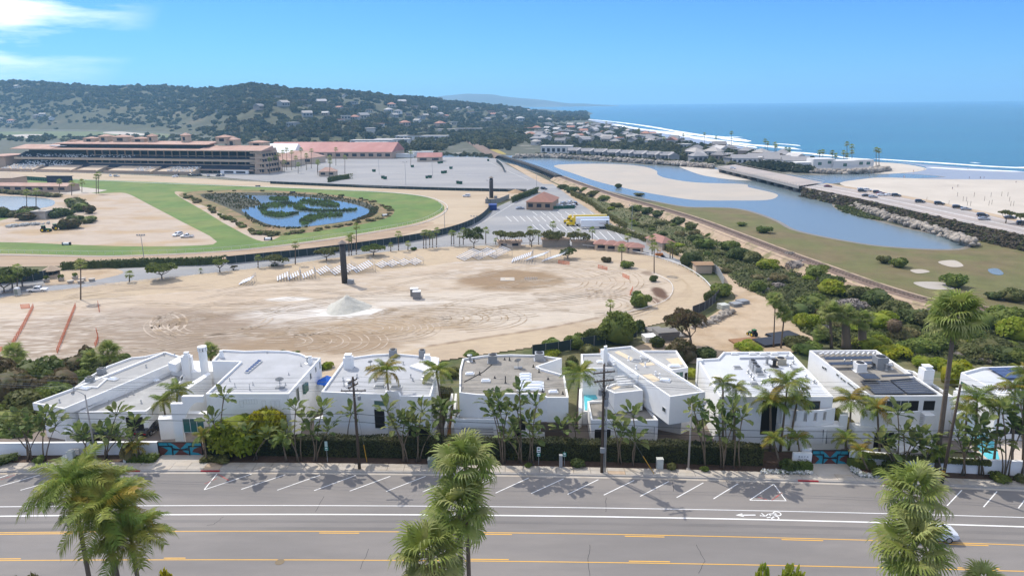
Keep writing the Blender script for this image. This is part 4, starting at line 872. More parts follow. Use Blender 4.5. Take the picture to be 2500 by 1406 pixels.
def car_proto(name, label, spec, pm, loc, rz, group=None, lod=False):
    o=thing(name, label, 'car' if spec is not PUP else 'pickup truck',loc, rz, group); W=spec['W']/2; st=spec['st']; n=len(st); b=MB(); sec=[]
    for x, z0, zb, zt, wt in st: sec.append([(x, W*.86, z0),(x, W*.98, z0+.14),(x, W, (z0+zb)/2),(x, W*.96, zb),(x, W*wt, zt - .05),(x, W*wt*.86, zt),(x, -W*wt*.86, zt),(x, -W*wt, zt - .05),(x, -W*.96, zb),(x, -W, (z0+zb)/2),(x, -W*.98, z0+.14),(x, -W*.86, z0)])
    k=12; vs=[p for s in sec for p in s]; fs=[(i*k+j, i*k+(j+1) % k, (i+1)*k+(j+1) % k, (i+1)*k+j) for i in range(n - 1) for j in range(k)]
    fs+=[tuple(range(k))[::-1],tuple(range((n - 1)*k, n*k))]; b.add(vs, [f[::-1] for f in fs]); body=b.build('body',pm, o, smooth=False)
    g0, g1=spec['gl']
    def gq(a, b_, c, d, nm):
        P=[np.array(q) for q in (a, b_, c, d)]; ce=sum(P)/4; nn=np.cross(P[1] - P[0],P[2] - P[0]); nn=nn/(np.linalg.norm(nn)+1e-9); nn=nn if nn @ (ce - np.array([ce[0]*.3,0,.6]))>0 else -nn
        q=[ce+(p - ce)*.86+nn*.012 for p in P]; MB().quad(*q).build(nm, M_carg, o)
    for i in range(g0, g1):
        for s in (0,1):
            j=3 if s==0 else 7
            if i in (g0, g1 - 1) and abs(sec[i][4][2] - sec[i][3][2])<.3 and abs(sec[i+1][4][2] - sec[i+1][3][2])<.3: continue
            gq(sec[i][j],sec[i+1][j],sec[i+1][j+1],sec[i][j+1],'side_window')
    gq(sec[g1 - 1][5],sec[g1 - 1][6],sec[g1][6],sec[g1][5],'windscreen'); gq(sec[g0][5],sec[g0][6],sec[g0+1][6],sec[g0+1][5],'rear_window')
    for x in spec['wh']:
        for s in (-1,1):
            r=spec['wr']; t=MB(); y=s*(W - .1); t.tube([(x, y - .11, r),(x, y+.11, r)],r, 14); t=t.build('wheel',M_tyre, o)
            MB().tube([(x, y+s*.105, r),(x, y+s*.125, r)],r*.64,10).build('rim',M_rim, t)
    x0, x1=st[0][0],st[-1][0]; z=st[0][2] - .08; zf=st[-1][2] - .04
    for s in (-1,1):
        MB().box(x0 - .005, x0+.14, s*W*.72 - .2, s*W*.72+.2, z - .1, z+.06).build('tail_light',M_tail, o); MB().box(x1 - .2, x1+.005, s*W*.6 - .18, s*W*.6+.18, zf - .06, zf+.05).build('headlight',M_head, o)
    MB().box(x0 - .02, x0+.1,-W*.8, W*.8, st[0][1] - .1, st[0][1]+.06).build('bumper',M_trim, o)
    for s in (-1,1): xx=st[g1 - 1][0]+.1; MB().box(xx - .06, xx+.1, s*W - (.02 if s>0 else .16),s*W+(.16 if s>0 else .02),st[g1][2]+.02, st[g1][2]+.15).build('mirror',pm, o)
    if spec is PUP: MB().box(-2.7,-1.0,-W*.82, W*.82,1.02,1.095).build('bed_liner',M_trim, o)
    return o
RZ=math.atan2(L_W2(40) - L_W2(38),2)
p=np.array(G(2268,1312, ZR+.06)); car_proto('sedan','silver-white sedan driving along the street behind the right palms',SED, paint('silver_white',(.62,.65,.70)),tuple(p),RZ+PI)
car_proto('suv','white SUV parked nose-in beside the dark-entry house, seen from behind',SUV, paint('white',(.80,.80,.80)),tuple(np.array(G(1021,1066, ZR+.175))),PI/2)
car_proto('sedan','black car parked before the garage of the low angled-roof house',SED, paint('black',(.012,.012,.014)),tuple(np.array(G(246,1072, ZR+.175))),R_(12))
car_proto('sports_car','white sports car parked behind the right garden wall',SPT, paint('pearl_white',(.78,.78,.79)),tuple(np.array(G(2228,1104, ZR+.175))),PI+R_(3))
car_proto('sedan','dark car tucked beside the side wall of the arched house',SED, paint('charcoal',(.03,.03,.035)),tuple(np.array(G(372,1050, ZR+.175))),R_(80))
# ================================================================== the row of white houses on the bluff
M_wht=mat('white_stucco',(0.80,0.80,0.79),0.85,0.035,0.8,(0.74,0.735,0.72),0.55,0.75, bump=0.05, bscale=20)
M_rf_b=mat('roof_membrane_pale',(0.40,0.41,0.43),0.85,0.06,0.6,(0.36,0.37,0.385),0.45,0.6)
M_rf_g=mat('roof_membrane_grey',(0.33,0.33,0.325),0.9,0.08,0.7,(0.38,0.38,0.37),0.5,0.62)
M_rf_t=mat('roof_gravel',(0.275,0.255,0.225),0.95,0.12,1.2,(0.23,0.215,0.19),0.45,0.6, bump=0.3, bscale=12)
M_rf_w=mat('roof_membrane_white',(0.52,0.54,0.57),0.8,0.05,0.6,(0.48,0.50,0.53),0.45,0.6)
M_glass=mat('window_glass',(0.035,0.05,0.055),0.06, spec=0.6)
M_glassg=mat('green_glass',(0.05,0.13,0.11),0.08, spec=0.6)
M_frame=mat('window_frame',(0.62,0.62,0.60),0.5)
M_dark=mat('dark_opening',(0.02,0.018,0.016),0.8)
M_door=mat('garage_door',(0.70,0.70,0.69),0.6,0.03,2)
M_metal=mat('galvanised',(0.42,0.43,0.44),0.45,0.12,6, metal=0.6)
M_grey=mat('grey_metal',(0.25,0.26,0.27),0.6,0.1,6)
M_blk=mat('black_metal',(0.02,0.02,0.022),0.5)
M_dome=mat('skylight_dome',(0.72,0.76,0.82),0.15, spec=0.5)
M_pv=mat('solar_cells',(0.012,0.014,0.02),0.25, spec=0.5)
M_pvb=mat('solar_cells_blue',(0.02,0.045,0.13),0.25, spec=0.5)
M_pool=mat('pool_water',(0.10,0.52,0.60),0.08,0.06,1.2, spec=0.5)
M_wood=mat('deck_wood',(0.34,0.17,0.06),0.8,0.15,2, stretch=(6,1,1))
M_patch=mat('roof_patch',(0.60,0.50,0.36),0.9,0.08,2)
def inset(poly, d):
    n=len(poly); a=sum(poly[i][0]*poly[(i+1) % n][1] - poly[(i+1) % n][0]*poly[i][1] for i in range(n)); sg=1 if a>0 else -1; out=[]
    for i in range(n):
        p, c, q=(np.array(poly[k % n][:2],float) for k in (i - 1, i, i+1))
        e1=c - p; e1 /= np.linalg.norm(e1)+1e-9; e2=q - c; e2 /= np.linalg.norm(e2)+1e-9
        n1=np.array([-e1[1],e1[0]])*sg; n2=np.array([-e2[1],e2[0]])*sg; b=n1+n2; k=max(0.35,1+n1 @ n2)
        out.append(tuple(c+b*d/k))
    return out
def onwall(px, py, A, B):
    A=np.array(A[:2]); B=np.array(B[:2]); n=np.array([-(B - A)[1],(B - A)[0]]); d=ray(px, py); t=(n @ A)/(n @ d[:2]); return np.array([0,0, CZ])+d*t
class House:
    def __init__(s, name, label, px, z, roofmat, par=0.32, pw=0.22, zb=ZR, n=1):
        p=G(*px[0],z); s.o=thing(name, label, 'house',(p[0],p[1],ZR)); s.z=z; s.par=par; s.poly=s.block(px, z, roofmat, par, pw, zb)
    def block(s, px, z, roofmat, par=0.32, pw=0.22, zb=ZR):
        q=[G(a, b, z)[:2] for a, b in px]; n=len(q)
        if sum(q[i][0]*q[(i+1) % n][1] - q[(i+1) % n][0]*q[i][1] for i in range(n))<0: q=q[::-1]
        i_=inset(q, pw); m=MB()
        vs=[(x, y, zb) for x, y in q]+[(x, y, z) for x, y in q]+[(x, y, z) for x, y in i_]+[(x, y, z - par) for x, y in i_]; fs=[]
        for k in range(n):
            l=(k+1) % n; fs+=[(k, l, n+l, n+k),(n+k, n+l, 2*n+l, 2*n+k),(2*n+k, 2*n+l, 3*n+l, 3*n+k)]
        fs.append(tuple(range(n - 1,-1,-1)))
        m.add(vs, fs); m.build('wall',M_wht, s.o, True)
        r=MB(); r.add([(x, y, z - par+0.02) for x, y in inset(q, pw*0.8)],[tuple(range(n))]); r.build('roof',roofmat, s.o, True)
        return q
    def edge(s, pa, pb, z=None):
        z=s.z if z is None else z; return G(*pa, z),G(*pb, z)
    def opening(s, name, x0, x1, y0, y1, A, B, m, proud=0.05, frame=0.0, mull=0, fm=None):
        a=onwall(x0, y0, A, B); b=onwall(x1, y1, A, B); a2=onwall(x1, y0, A, B); e=np.array(B[:2]) - np.array(A[:2]); e /= np.linalg.norm(e)
        nn=np.array([e[1],-e[0]])
        if nn @ (-a[:2])<0: nn=-nn
        ua=(a[:2] - np.array(A[:2])) @ e; ub=(b[:2] - np.array(A[:2])) @ e; u0, u1=min(ua, ub),max(ua, ub); z1, z0=a[2],b[2]
        def pc(uu0, uu1, zz0, zz1, p0, p1, nm, mt, par):
            c=[np.array(A[:2])+e*u+nn*p for u, p in ((uu0, p0),(uu1, p0),(uu1, p1),(uu0, p1))]
            return MB().prism([tuple(k) for k in c],zz0, zz1).build(nm, mt, par, True)
        o=pc(u0, u1, z0, z1,-0.08, proud, name, m, s.o)
        if frame:
            f=MB()
            for q in ((u0 - frame, u1+frame, z0 - frame, z0),(u0 - frame, u1+frame, z1, z1+frame),(u0 - frame, u0, z0, z1),(u1, u1+frame, z0, z1)):
                c=[np.array(A[:2])+e*u+nn*p for u, p in ((q[0],-0.05),(q[1],-0.05),(q[1],proud+.03),(q[0],proud+.03))]; f.prism([tuple(k) for k in c],q[2],q[3])
            for k in range(mull):
                u=u0+(u1 - u0)*(k+1)/(mull+1); c=[np.array(A[:2])+e*uu+nn*p for uu, p in ((u - .03,-.05),(u+.03,-.05),(u+.03, proud+.02),(u - .03, proud+.02))]; f.prism([tuple(k) for k in c],z0, z1)
            f.build('frame',fm or M_frame, o, True)
        return o
    def window(s, x0, x1, y0, y1, A, B, mull=0, m=None): return s.opening('window',x0, x1, y0, y1, A, B, m or M_glass, 0.02,0.06, mull)
    def gdoor(s, x0, x1, y0, y1, A, B, k=5):
        o=s.opening('garage_door',x0, x1, y0, y1, A, B, M_grey, 0.02)
        for i in range(k): s.opening('panel',x0+.4, x1 - .4, y0+(y1 - y0)*i/k+.3, y0+(y1 - y0)*(i+1)/k - .35, A, B, M_door, 0.06).parent=o
        for c in o.children:
            if c.name.startswith('panel'): c.matrix_basis=Matrix()
    def top(s): return s.z - s.par+0.02
    def sky(s, px, py, sx=1.2, sy=0.8, rz=0.0, z=None, dome=M_dome):
        p=G(px, py, s.top() if z is None else z); c=MB().obox((p[0],p[1],p[2]),(sx+.16, sy+.16,.16),rz).build('skylight',M_frame, s.o, True)
        m=MB(); a=[(-.5,-.5),(.5,-.5),(.5,.5),(-.5,.5)]; ca, sa=math.cos(rz),math.sin(rz); R=lambda x, y: (p[0]+x*sx*ca - y*sy*sa, p[1]+x*sx*sa+y*sy*ca)
        m.hull([(*R(x, y),p[2]+.165) for x, y in a],[(*R(x*.72, y*.6),p[2]+.34) for x, y in a]); m.build('dome',dome, c, True)
    def hvac(s, px, py, w=1.0, h=0.95, z=None, m=None):
        p=G(px, py, s.top() if z is None else z); b=MB(); b.obox((p[0],p[1],p[2]+.08),(w, w, h)); b.obox((p[0],p[1],p[2]),(w*1.3, w*1.15,.079)); c=b.build('air_conditioner',m or M_grey, s.o, True)
        MB().lathe([(w*.40,0),(w*.40,.07),(w*.32,.1)],(p[0],p[1],p[2]+h+.08),12).build('fan_guard',M_blk, c, True)
    def vent(s, px, py, h=0.5, r=0.07, cap=True, z=None, m=None):
        p=G(px, py, s.top() if z is None else z); b=MB(); b.lathe([(r, 0),(r, h)],p, 8); b.lathe([(r*2.6,0),(r*2.6,.04),(r*1.2,.12)],p, 8)
        if cap: b.lathe([(r*1.9, h - .02),(r*1.9, h+.08),(r*.6, h+.16)],p, 8)
        b.build('vent_pipe',m or M_metal, s.o, True)
    def dish(s, px, py, r=0.5):
        p=G(px, py, s.top()); b=MB(); b.tube([(p[0],p[1],p[2]),(p[0],p[1],p[2]+1.0)],.04,6); b.obox((p[0],p[1],p[2]),(1.1,.8,.12)); c=b.build('satellite_dish',M_grey, s.o, True)
        d=MB(); n=12; ax=np.array([-.25,.75,.62]); ax /= np.linalg.norm(ax); u=np.cross(ax, [0,0,1]); u /= np.linalg.norm(u); v2=np.cross(u, ax); vs=[]
        for k, (rr, dd) in enumerate(((.02,0),(.55,.05),(1,.17))):
            for i in range(n): t=2*PI*i/n; vs.append(tuple(np.array([p[0],p[1],p[2]+1.0])+ax*dd*r*2+(u*math.cos(t)+v2*math.sin(t))*rr*r))
        d.add(vs, [(k*n+i, k*n+(i+1) % n, (k+1)*n+(i+1) % n, (k+1)*n+i) for k in range(2) for i in range(n)]); d.build('reflector',M_metal, c, True)
    def box(s, name, px, z0, z1, m, world=None):
        q=world or [G(a, b, z1)[:2] for a, b in px]; return MB().prism(q, z0, z1).build(name, m, s.o, True)
    def chim(s, px, py, zt, w=0.9, round_=False, pots=True):
        p=G(px, py, zt); c=MB()
        if round_: c.lathe([(w, ZR - p[2]),(w, -.05),(w*1.12,0)],p, 18)
        else: c.obox((p[0],p[1],ZR),(w*1.6, w*1.6, zt - ZR))
        o=c.build('chimney',M_wht, s.o, True); b=MB()
        if round_:
            for k in range(9): t=2*PI*k/9; b.obox((p[0]+w*.95*math.cos(t),p[1]+w*.95*math.sin(t),zt),(.22,.22,.5),t)
            b.lathe([(w*1.15,.5),(w*1.15,.66)],p, 18)
        else: b.obox((p[0],p[1],zt),(w*1.05, w*1.05,.34)); b.obox((p[0],p[1],zt+.34),(w*1.25, w*1.25,.08))
        b.build('chimney_cap',M_wht, o, True)
# ---- house 1: long angled roofs
h=House('house','low white house with long angled grey roofs at the left end of the row',[(79,983),(156,997),(258,955),(453,873),(404,858),(189,943)],18.9, M_rf_g, zb=17.9); H1=h
q=[G(a, b, 18.9)[:2] for a, b in ((100,984),(150,992),(258,955),(450,876),(404,862),(192,945))]; MB().prism(q, ZR - 1.5,17.9).build('lower_wall',M_wht, h.o, True)
h.block([(191,1006),(357,1003),(410,963),(473,899),(452,883),(262,966)],17.7, M_rf_g)
h.block([(176,949),(215,920),(262,893),(320,872),(352,869),(404,858),(189,943)],18.2, M_rf_g, zb=ZR - 4)
h.box('chimney_block',[(440,872),(466,872),(470,866),(444,866)],ZR, 20.6, M_wht)
h.chim(455,866,20.9,0.5, False)
h.chim(494,856,22.0,0.56, True)
A, B=h.edge((191,1006),(357,1003),17.7)
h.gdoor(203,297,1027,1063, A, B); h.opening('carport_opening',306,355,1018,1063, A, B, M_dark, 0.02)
C, D=h.edge((410,963),(471,899),17.7); h.window(440,447,922,930, C, D); h.window(448,455,924,932, C, D)
A, B=h.edge((79,983),(156,997),18.9); h.window(138,150,1006,1030,(A[0]+.4, A[1]+.8),(B[0] - .3, B[1]+.55),0)
for a, b in ((276,927),(208,949)): h.sky(a, b, 1.3,.7,-.35,18.6)
for a, b in ((378,930),(416,911)): h.sky(a, b, 1.3,.7,-.35,17.4)
h.hvac(221,934,.9,.8,18.6); h.hvac(249,912,.9,.8,18.0)
for a, b, z in ((146,982,18.6),(357,897,18.6),(181,953,18.6),(310,968,17.4),(326,963,17.4),(267,984,17.4),(345,984,17.4),(427,870,18.6),(400,868,18.6)): h.vent(a, b, .35,.06, True, z)
h.box('roof_kerb',[(190,942),(238,945),(264,922),(240,920)],18.6,18.8, M_wht); h.box('roof_well',[(197,941),(236,943),(258,924),(242,922)],18.6,18.803, M_rf_g)
h.box('dormer',[(410,885),(428,890),(455,873),(440,868)],18.5,19.7, M_wht)
h.box('stair_wall',[(155,1050),(158,1060),(198,1035),(194,1030)],ZR, 16.1, M_wht)
# ---- house 2: curved back, arch at the front
h=House('house','white house with a curved back edge and a broad arch beside its pale roof',[(502,961),(705,961),(783,873),(753,871),(733,862),(702,856),(646,854.5),(600,856),(543,853),(517,881),(586,883)],20.9, M_rf_b); H2=h
A, B=h.edge((502,961),(705,961)); Yf=A[1]
# arch wall standing in front
ap=G(421,981,20.0); x0, x1=GD(421,981, Yf)[0],GD(502,981, Yf)[0]; m=MB(); n=14; zt0, zt1=GD(425,981, Yf)[2],GD(470,963, Yf)[2]
pts=[]
for k in range(n+1):
    t=k/n; xx=x0+1.1+(x1 - x0 - 1.1)*t; pts.append((xx, ZR+1.2+(zt1 - ZR - 2.0)*math.sin(min(t*1.15+.12,1)*PI/2) ** 0.8))
for (xa, za),(xb, zb_) in zip(pts[:-1],pts[1:]):
    ta=zt0 if xa<x0+(x1 - x0)*.36 else zt1; m.hull([(xa, Yf - .6, za),(xb, Yf - .6, zb_),(xb, Yf - .1, zb_),(xa, Yf - .1, za)],[(xa, Yf - .6, ta),(xb, Yf - .6, ta),(xb, Yf - .1, ta),(xa, Yf - .1, ta)])
m.box(x0, x0+1.1, Yf - .6, Yf - .1, ZR, zt0); m.build('arch',M_wht, h.o, True)
h.box('side_wall',[(386,1024),(422,1022),(420,1012),(388,1014)],ZR, 17.0, M_wht)
h.box('terrace_wall',[(432,1010),(505,1010),(505,1003),(436,1003)],ZR, 16.0, M_wht)
h.opening('glass_gate',446,500,1022,1054,(x0, Yf - .7),(x1, Yf - .7),M_glassg, .03,.06,2)
h.box('side_block',[(417,900),(470,908),(525,906),(524,882),(470,880)],ZR, 18.4, M_wht)
h.box('parapet_wall',[(352+80,955),(440,962),(515,912),(508,908)],ZR, 18.9, M_wht)
for x in (586,640,662,674): h.window(x, x+9,978,992, A, B)
h.window(595,628,975,984, A, B, 4); h.opening('recess',560,690,972,1000, A, B, M_wht, .03)
C, D=h.edge((705,961),(783,873))
for a in ((722,731,951,976),(737,742,940,952),(756,760,913,923),(769,772,897,906),(779,782,884,898)): h.window(*a, C, D)
h.opening('awning',738,748,942,952, C, D, M_glassg, .35)
for a, b, hh in ((610,952,.9),(618,940,.5),(574,945,.6),(697,940,.4),(735,894,.5),(561,930,.5),(652,862,.3),(683,935,.6),(705,915,.4)): h.vent(a, b, hh, .05, False)
h.dish(684,946,.55); h.vent(752,886,.9,.2)
sk=MB(); pq=[G(a, b, h.top())[:2] for a, b in ((597,911),(606,912),(641,883),(630,881))]; sk.prism(pq, h.top(),h.top()+.22); sko=sk.build('skylight',M_frame, h.o, True)
for i in range(6):
    t0, t1=i/6+.02,(i+1)/6 - .02; P=[np.array(k) for k in pq]; L0=lambda t: P[0]*(1 - t)+P[3]*t; L1=lambda t: P[1]*(1 - t)+P[2]*t
    MB().prism([tuple(L0(t0)*.88+L1(t0)*.12),tuple(L0(t0)*.12+L1(t0)*.88),tuple(L0(t1)*.12+L1(t1)*.88),tuple(L0(t1)*.88+L1(t1)*.12)],h.top()+.2, h.top()+.27).build('pane',M_pvb, sko, True)
h.chim(757,876,21.4,.35); h.chim(540,862,21.3,.3)
# ---- house 3
h=House('house','white house with a tall dark entry slot and pale roof, behind the wooden crossarm pole',[(784,956),(942,963),(945,954),(972,957),(976,967),(1051,967),(1066,915),(1072,873),(1010,866),(958,862),(907,865),(856,872),(840,878)],20.9, M_rf_b); H3=h
A, B=h.edge((784,956),(942,963)); Yf=A[1]
h.block([(766,1021),(902,1019),(905,1009),(800,1009)],17.2, M_rf_g)
A2, B2=h.edge((766,1021),(902,1019),17.2); h.gdoor(789,880,1040,1071, A2, B2)
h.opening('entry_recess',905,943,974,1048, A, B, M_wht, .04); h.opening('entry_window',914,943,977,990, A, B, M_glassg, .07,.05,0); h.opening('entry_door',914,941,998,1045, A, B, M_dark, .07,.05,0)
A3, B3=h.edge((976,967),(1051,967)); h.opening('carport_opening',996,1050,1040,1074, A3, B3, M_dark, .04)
h.chim(850,871,22.2,.75); h.hvac(960,870,1.0,1.0); h.hvac(1031,873,.85,1.1); h.chim(1043,872,21.8,.6)
for a, b in ((927,945),(967,946),(932,927)): h.sky(a, b, 1.3,.75,0, None, M_grey)
h.dish(905,901,.35)
for a, b, hh in ((915,931,.3),(1003,922,.4),(840,943,.8),(838,930,.4),(850,945,.5),(872,922,.4),(1048,922,.5),(985,890,.35),(1008,930,.3),(895,905,.5)): h.vent(a, b, hh, .06)
h.vent(855,936,.5,.25); h.vent(1036,925,.4,.2)
h.box('back_notch',[(1000,893),(1066,915),(1071,873),(1060,871)],20.2,20.96, M_wht)
# ---- house 4
h=House('house','white house with a tan gravel roof and a stack of white barrel skylights',[(1121,958),(1165,963),(1208,965),(1209,961),(1315,961),(1336,970),(1388,970),(1378,915),(1321,899),(1312,894),(1372,874),(1310,866),(1246,864.5),(1182,867),(1129,875),(1122,902)],20.4, M_rf_t); H4=h
A, B=h.edge((1209,961),(1315,961)); A1, B1=h.edge((1121,958),(1208,965)); A5, B5=h.edge((1336,970),(1388,970))
h.block([(1108,1022),(1239,1025),(1240,1012),(1121,1008)],17.3, M_rf_t)
A2, B2=h.edge((1108,1022),(1239,1025),17.3); h.gdoor(1127,1205,1038,1076, A2, B2)
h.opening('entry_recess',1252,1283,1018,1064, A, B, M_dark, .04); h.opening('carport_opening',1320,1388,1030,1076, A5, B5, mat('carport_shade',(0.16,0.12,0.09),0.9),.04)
h.opening('upper_recess',1212,1314,977,1018, A, B, M_wht, .03)
for a, b in ((1147,914),(1186,931),(1351,958)): h.sky(a, b, 1.1,.7)
for y in (916,922.5,929): h.sky(1283, y, 1.5,.62)
for y in (937,944.5,952.5): h.sky(1295, y, 3.4,.75)
h.hvac(1203,884,1.25,1.05); h.hvac(1317,878,1.3,1.0, None, M_metal); h.dish(1265,898,.5); h.vent(1147,882,.9,.2)
for a, b, hh in ((1171,915,.5),(1234,935,1.0),(1208,923,.3),(1204,952,.3),(1338,926,.3),(1362,955,.3),(1325,957,.5),(1316,909,.6),(1302,896,.4),(1232,878,.3),(1244,880,.5),(1157,882,.4),(1374,962,.4)): h.vent(a, b, hh, .07, False, None, M_blk)
pp=[G(a, b, h.top()+.05) for a, b in ((1200,890),(1180,907),(1160,918),(1133,932))]; MB().tube(pp, .05,5).build('conduit',M_blk, h.o, True)
h.box('low_wall',[(1273,1054),(1330,1056),(1330,1052),(1273,1050)],ZR, 15.7, M_wht)
# ---- house 5: crossing blocks
h=House('house','white house of crossing angular blocks with patched roofs and a cantilevered corner',[(1467,851),(1541,844),(1722,956),(1636,968)],21.3, M_rf_g, zb=17.6); H5=h
h.block([(1560,855),(1652,855),(1680,897),(1640,903)],20.5, M_rf_g)
h.block([(1418,864),(1479,862),(1522,897),(1423,899)],20.2, M_rf_g)
h.block([(1473,946),(1500,959.5),(1570,952),(1541,933),(1500,935)],20.0, M_rf_g, zb=17.2)
h.block([(1434,979),(1443,1025),(1607,1025),(1575,985),(1500,975)],17.3, M_rf_t)
q=[G(a, b, 17.6)[:2] for a, b in ((1585,985),(1665,1000),(1700,985),(1560,920),(1480,900))]; MB().prism(q, ZR, 17.6).build('lower_wall',M_wht, h.o, True)
A, B=h.edge((1443,1025),(1607,1025),17.3); h.gdoor(1508,1597,1042,1079, A, B); h.opening('carport_opening',1452,1490,1048,1078, A, B, M_dark, .04)
A, B=h.edge((1636,968),(1541+26,926)); A, B=G(1636,968,21.3),G(1467,851,21.3); h.window(1618,1625,992,1007, A, B)
C, D=h.edge((1473,946),(1500,959.5),20.0); h.window(1477,1485,968,985, C, D)
A, B=h.edge((1640,903),(1680,897),20.5); h.opening('window',1648,1666,910,930, A, B, M_glassg, .03,.05,1); h.opening('door',1672,1677,910,932, A, B, M_dark, .03)
for (pxs, z) in (([(1500,860),(1510,856),(1545,873),(1540,880)],21.0),([(1560,886),(1590,884),(1600,890),(1570,893)],21.0),([(1568,915),(1590,912),(1612,928),(1595,932)],21.0),([(1625,875),(1660,873),(1672,888),(1645,892)],20.2),([(1480,941),(1505,938),(1516,944),(1500,951)],19.7)):
    h.box('roof_patch',pxs, z, z+.02, M_patch)
for a, b in ((1555,882),(1573,880)): h.sky(a, b, 1.2,.7,-.4,21.0, M_grey)
h.sky(1624,930,1.2,.8,-.4,21.0); h.sky(1646,895,1.6,.8,0,20.2); h.sky(1468,885,1.2,.8,0,19.9)
for a, b, hh in ((1564,884,.8),(1553,900,.4),(1600,915,.4),(1610,922,.5),(1575,895,.5),(1480,858,.8),(1499,890,.4),(1535,880,.5)): h.vent(a, b, hh, .08, True, 21.0, M_wht)
for k in range(4): h.box('pergola_beam',[(1500+k*3,918+k*6),(1545+k*4,914+k*6),(1545.5+k*4,915.2+k*6),(1500.5+k*3,919.2+k*6)],19.9,20.2, M_wht)
h.box('spine_wall',[(1466,852),(1470,851.5),(1560,914),(1556,916)],20.9,21.7, M_wht)
h.box('side_wall',[(1413,950),(1421,948),(1421,1000),(1413,1005)],ZR, 16.6, M_wht)
h.chim(1478,852,22.3,.35)
pl=thing('swimming_pool','small turquoise pool between the tan-roofed house and the angular house','pool',G(1440,970,16.2)); m=MB(); m.prism([G(a, b, 16.2)[:2] for a, b in ((1425,956),(1450,955),(1459,972),(1440,976),(1436,1000),(1428,1000))],ZR, 16.2); m.build('pool_water',M_pool, pl, True)
m=MB(); m.prism([G(a, b, 16.0)[:2] for a, b in ((1420,953),(1455,952),(1470,975),(1445,980),(1440,1006),(1422,1006))],ZR, 16.12); m.build('pool_deck',M_wht, pl, True)
# ---- house 6: broad white roof
h=House('house','white house with a broad white roof crowded with vents and condensers',[(1703,877),(1752,874),(1766,859),(1929,857.5),(2034,968),(1757,968)],20.7, M_rf_w); H6=h
A, B=h.edge((1757,968),(2034,968)); Yf=A[1]
h.opening('window',1966,1999,980,998, A, B, M_glass, .02,.08,1, mat('bronze_frame',(0.10,0.06,0.03),.5)); h.opening('recess',1862,1892,978,1060, A, B, M_dark, .03)
bw=[]
x0, x1=GD(1928,1000, Yf - 3)[0],GD(2062,1000, Yf - 3)[0]; n=16; m=MB()
arcp=[(x0+(x1 - x0)*k/n, Yf - .45 - 1.0*math.sin(PI*(0.15+0.75*k/n))) for k in range(n+1)]
for k in range(n):
    (xa, ya),(xb, yb)=arcp[k],arcp[k+1]; slot=k in (3,6,9,12)
    segs=((17.3,17.9),(19.1,19.35)) if slot else ((17.3,19.35),)
    for z0, z1 in segs: m.prism([(xa, ya),(xb, yb),(xb, yb+.25),(xa, ya+.25)],z0, z1)
m.build('balcony_wall',M_wht, h.o, True)
A2, B2=(x0, Yf - 1.5),(x1+1, Yf - 1.5); m=MB(); m.box(x0 - .3, x1+.9, Yf - 1.5, Yf+.2, ZR, 17.25); m.build('garage_block',M_wht, h.o, True)
h.gdoor(1924,2008,1049,1085, A2, B2); h.gdoor(2019,2064,1048,1082, A2, B2)
h.box('end_pier',[(2052,1014),(2071,1013),(2068,1002),(2050,1003)],ZR, 18.7, M_wht)
for a, b in ((1800,899),(1768,941),(1841,939),(1898,907),(1909,918),(1941,904),(1856,917),(1912,929)): h.sky(a, b, 1.0,.75,0, None, M_grey)
for a, b in ((1837,895),(1842,903),(1849,911)): h.hvac(a, b, .8,.9, None, M_metal)
h.hvac(1905,888,1.2,.8, None, mat('tan_metal',(0.42,0.38,0.30),.6)); h.vent(1890,895,1.0,.25, True, None, M_blk); h.vent(1872,889,1.1,.2); h.chim(1749,925,20.9,.5)
for a, b in ((1826,911),(1833,919),(1839,927),(1866,908),(1878,922),(1861,934),(1885,944),(1921,874),(1936,888),(1900,891),(1930,895),(1952,945),(1967,922),(1868,957),(1987,935)): h.vent(a, b, .35,.1)
for a in (1792,1836,1862,1889): h.sky(a, 864.5,.9,.7,0, None, M_wht)
h.box('roof_step',[(1806,870),(1938,868.5),(1940,871),(1806,872.5)],h.top(),h.top()+.3, M_rf_w)
h.box('corner_fin',[(1701,874),(1712,874),(1716,879),(1705,880)],ZR, 20.9, M_wht)
# ---- house 7: pergola and black solar mats
h=House('house','white house with black solar mats on its roof and a slatted pergola at the back',[(1976,855),(2139,854),(2305,966),(2124,966)],21.0, M_rf_t, par=.45); H7=h
A, B=h.edge((2124,966),(2305,966)); Yf=A[1]; C, D=h.edge((1976,855),(2124,966))
for k, px in enumerate(([(2100,930),(2169,928),(2211,960),(2137,961)],[(2172,927),(2228,922),(2287,960),(2216,960.5)])):
    q=[G(a, b, h.top()+.3) for a, b in px]; pv=MB().prism([t[:2] for t in q],h.top()+.24, h.top()+.3).build('solar_mat',M_pv, h.o, True); m=MB()
    for i in range(1,7):
        t=i/7; P=[np.array(t_[:2]) for t_ in q]; a=P[0]*(1 - t)+P[3]*t; b=P[1]*(1 - t)+P[2]*t; d=(P[3] - P[0])/np.linalg.norm(P[3] - P[0])*.03; m.prism([tuple(a - d),tuple(b - d),tuple(b+d),tuple(a+d)],h.top()+.3, h.top()+.315)
    m.build('seam',M_grey, pv, True)
for px in ([(2010,871),(2130,869),(2136,875),(2016,877)],[(2022,884),(2150,881),(2160,888),(2030,890)],[(2150,915),(2226,912),(2230,916),(2154,919)],[(2095,912),(2135,912),(2150,924),(2112,924)]):
    q=[G(a, b, h.top()+.7) for a, b in px]; h.box('solar_panel',None, h.top()+.62, h.top()+.7, M_pv, [t[:2] for t in q])
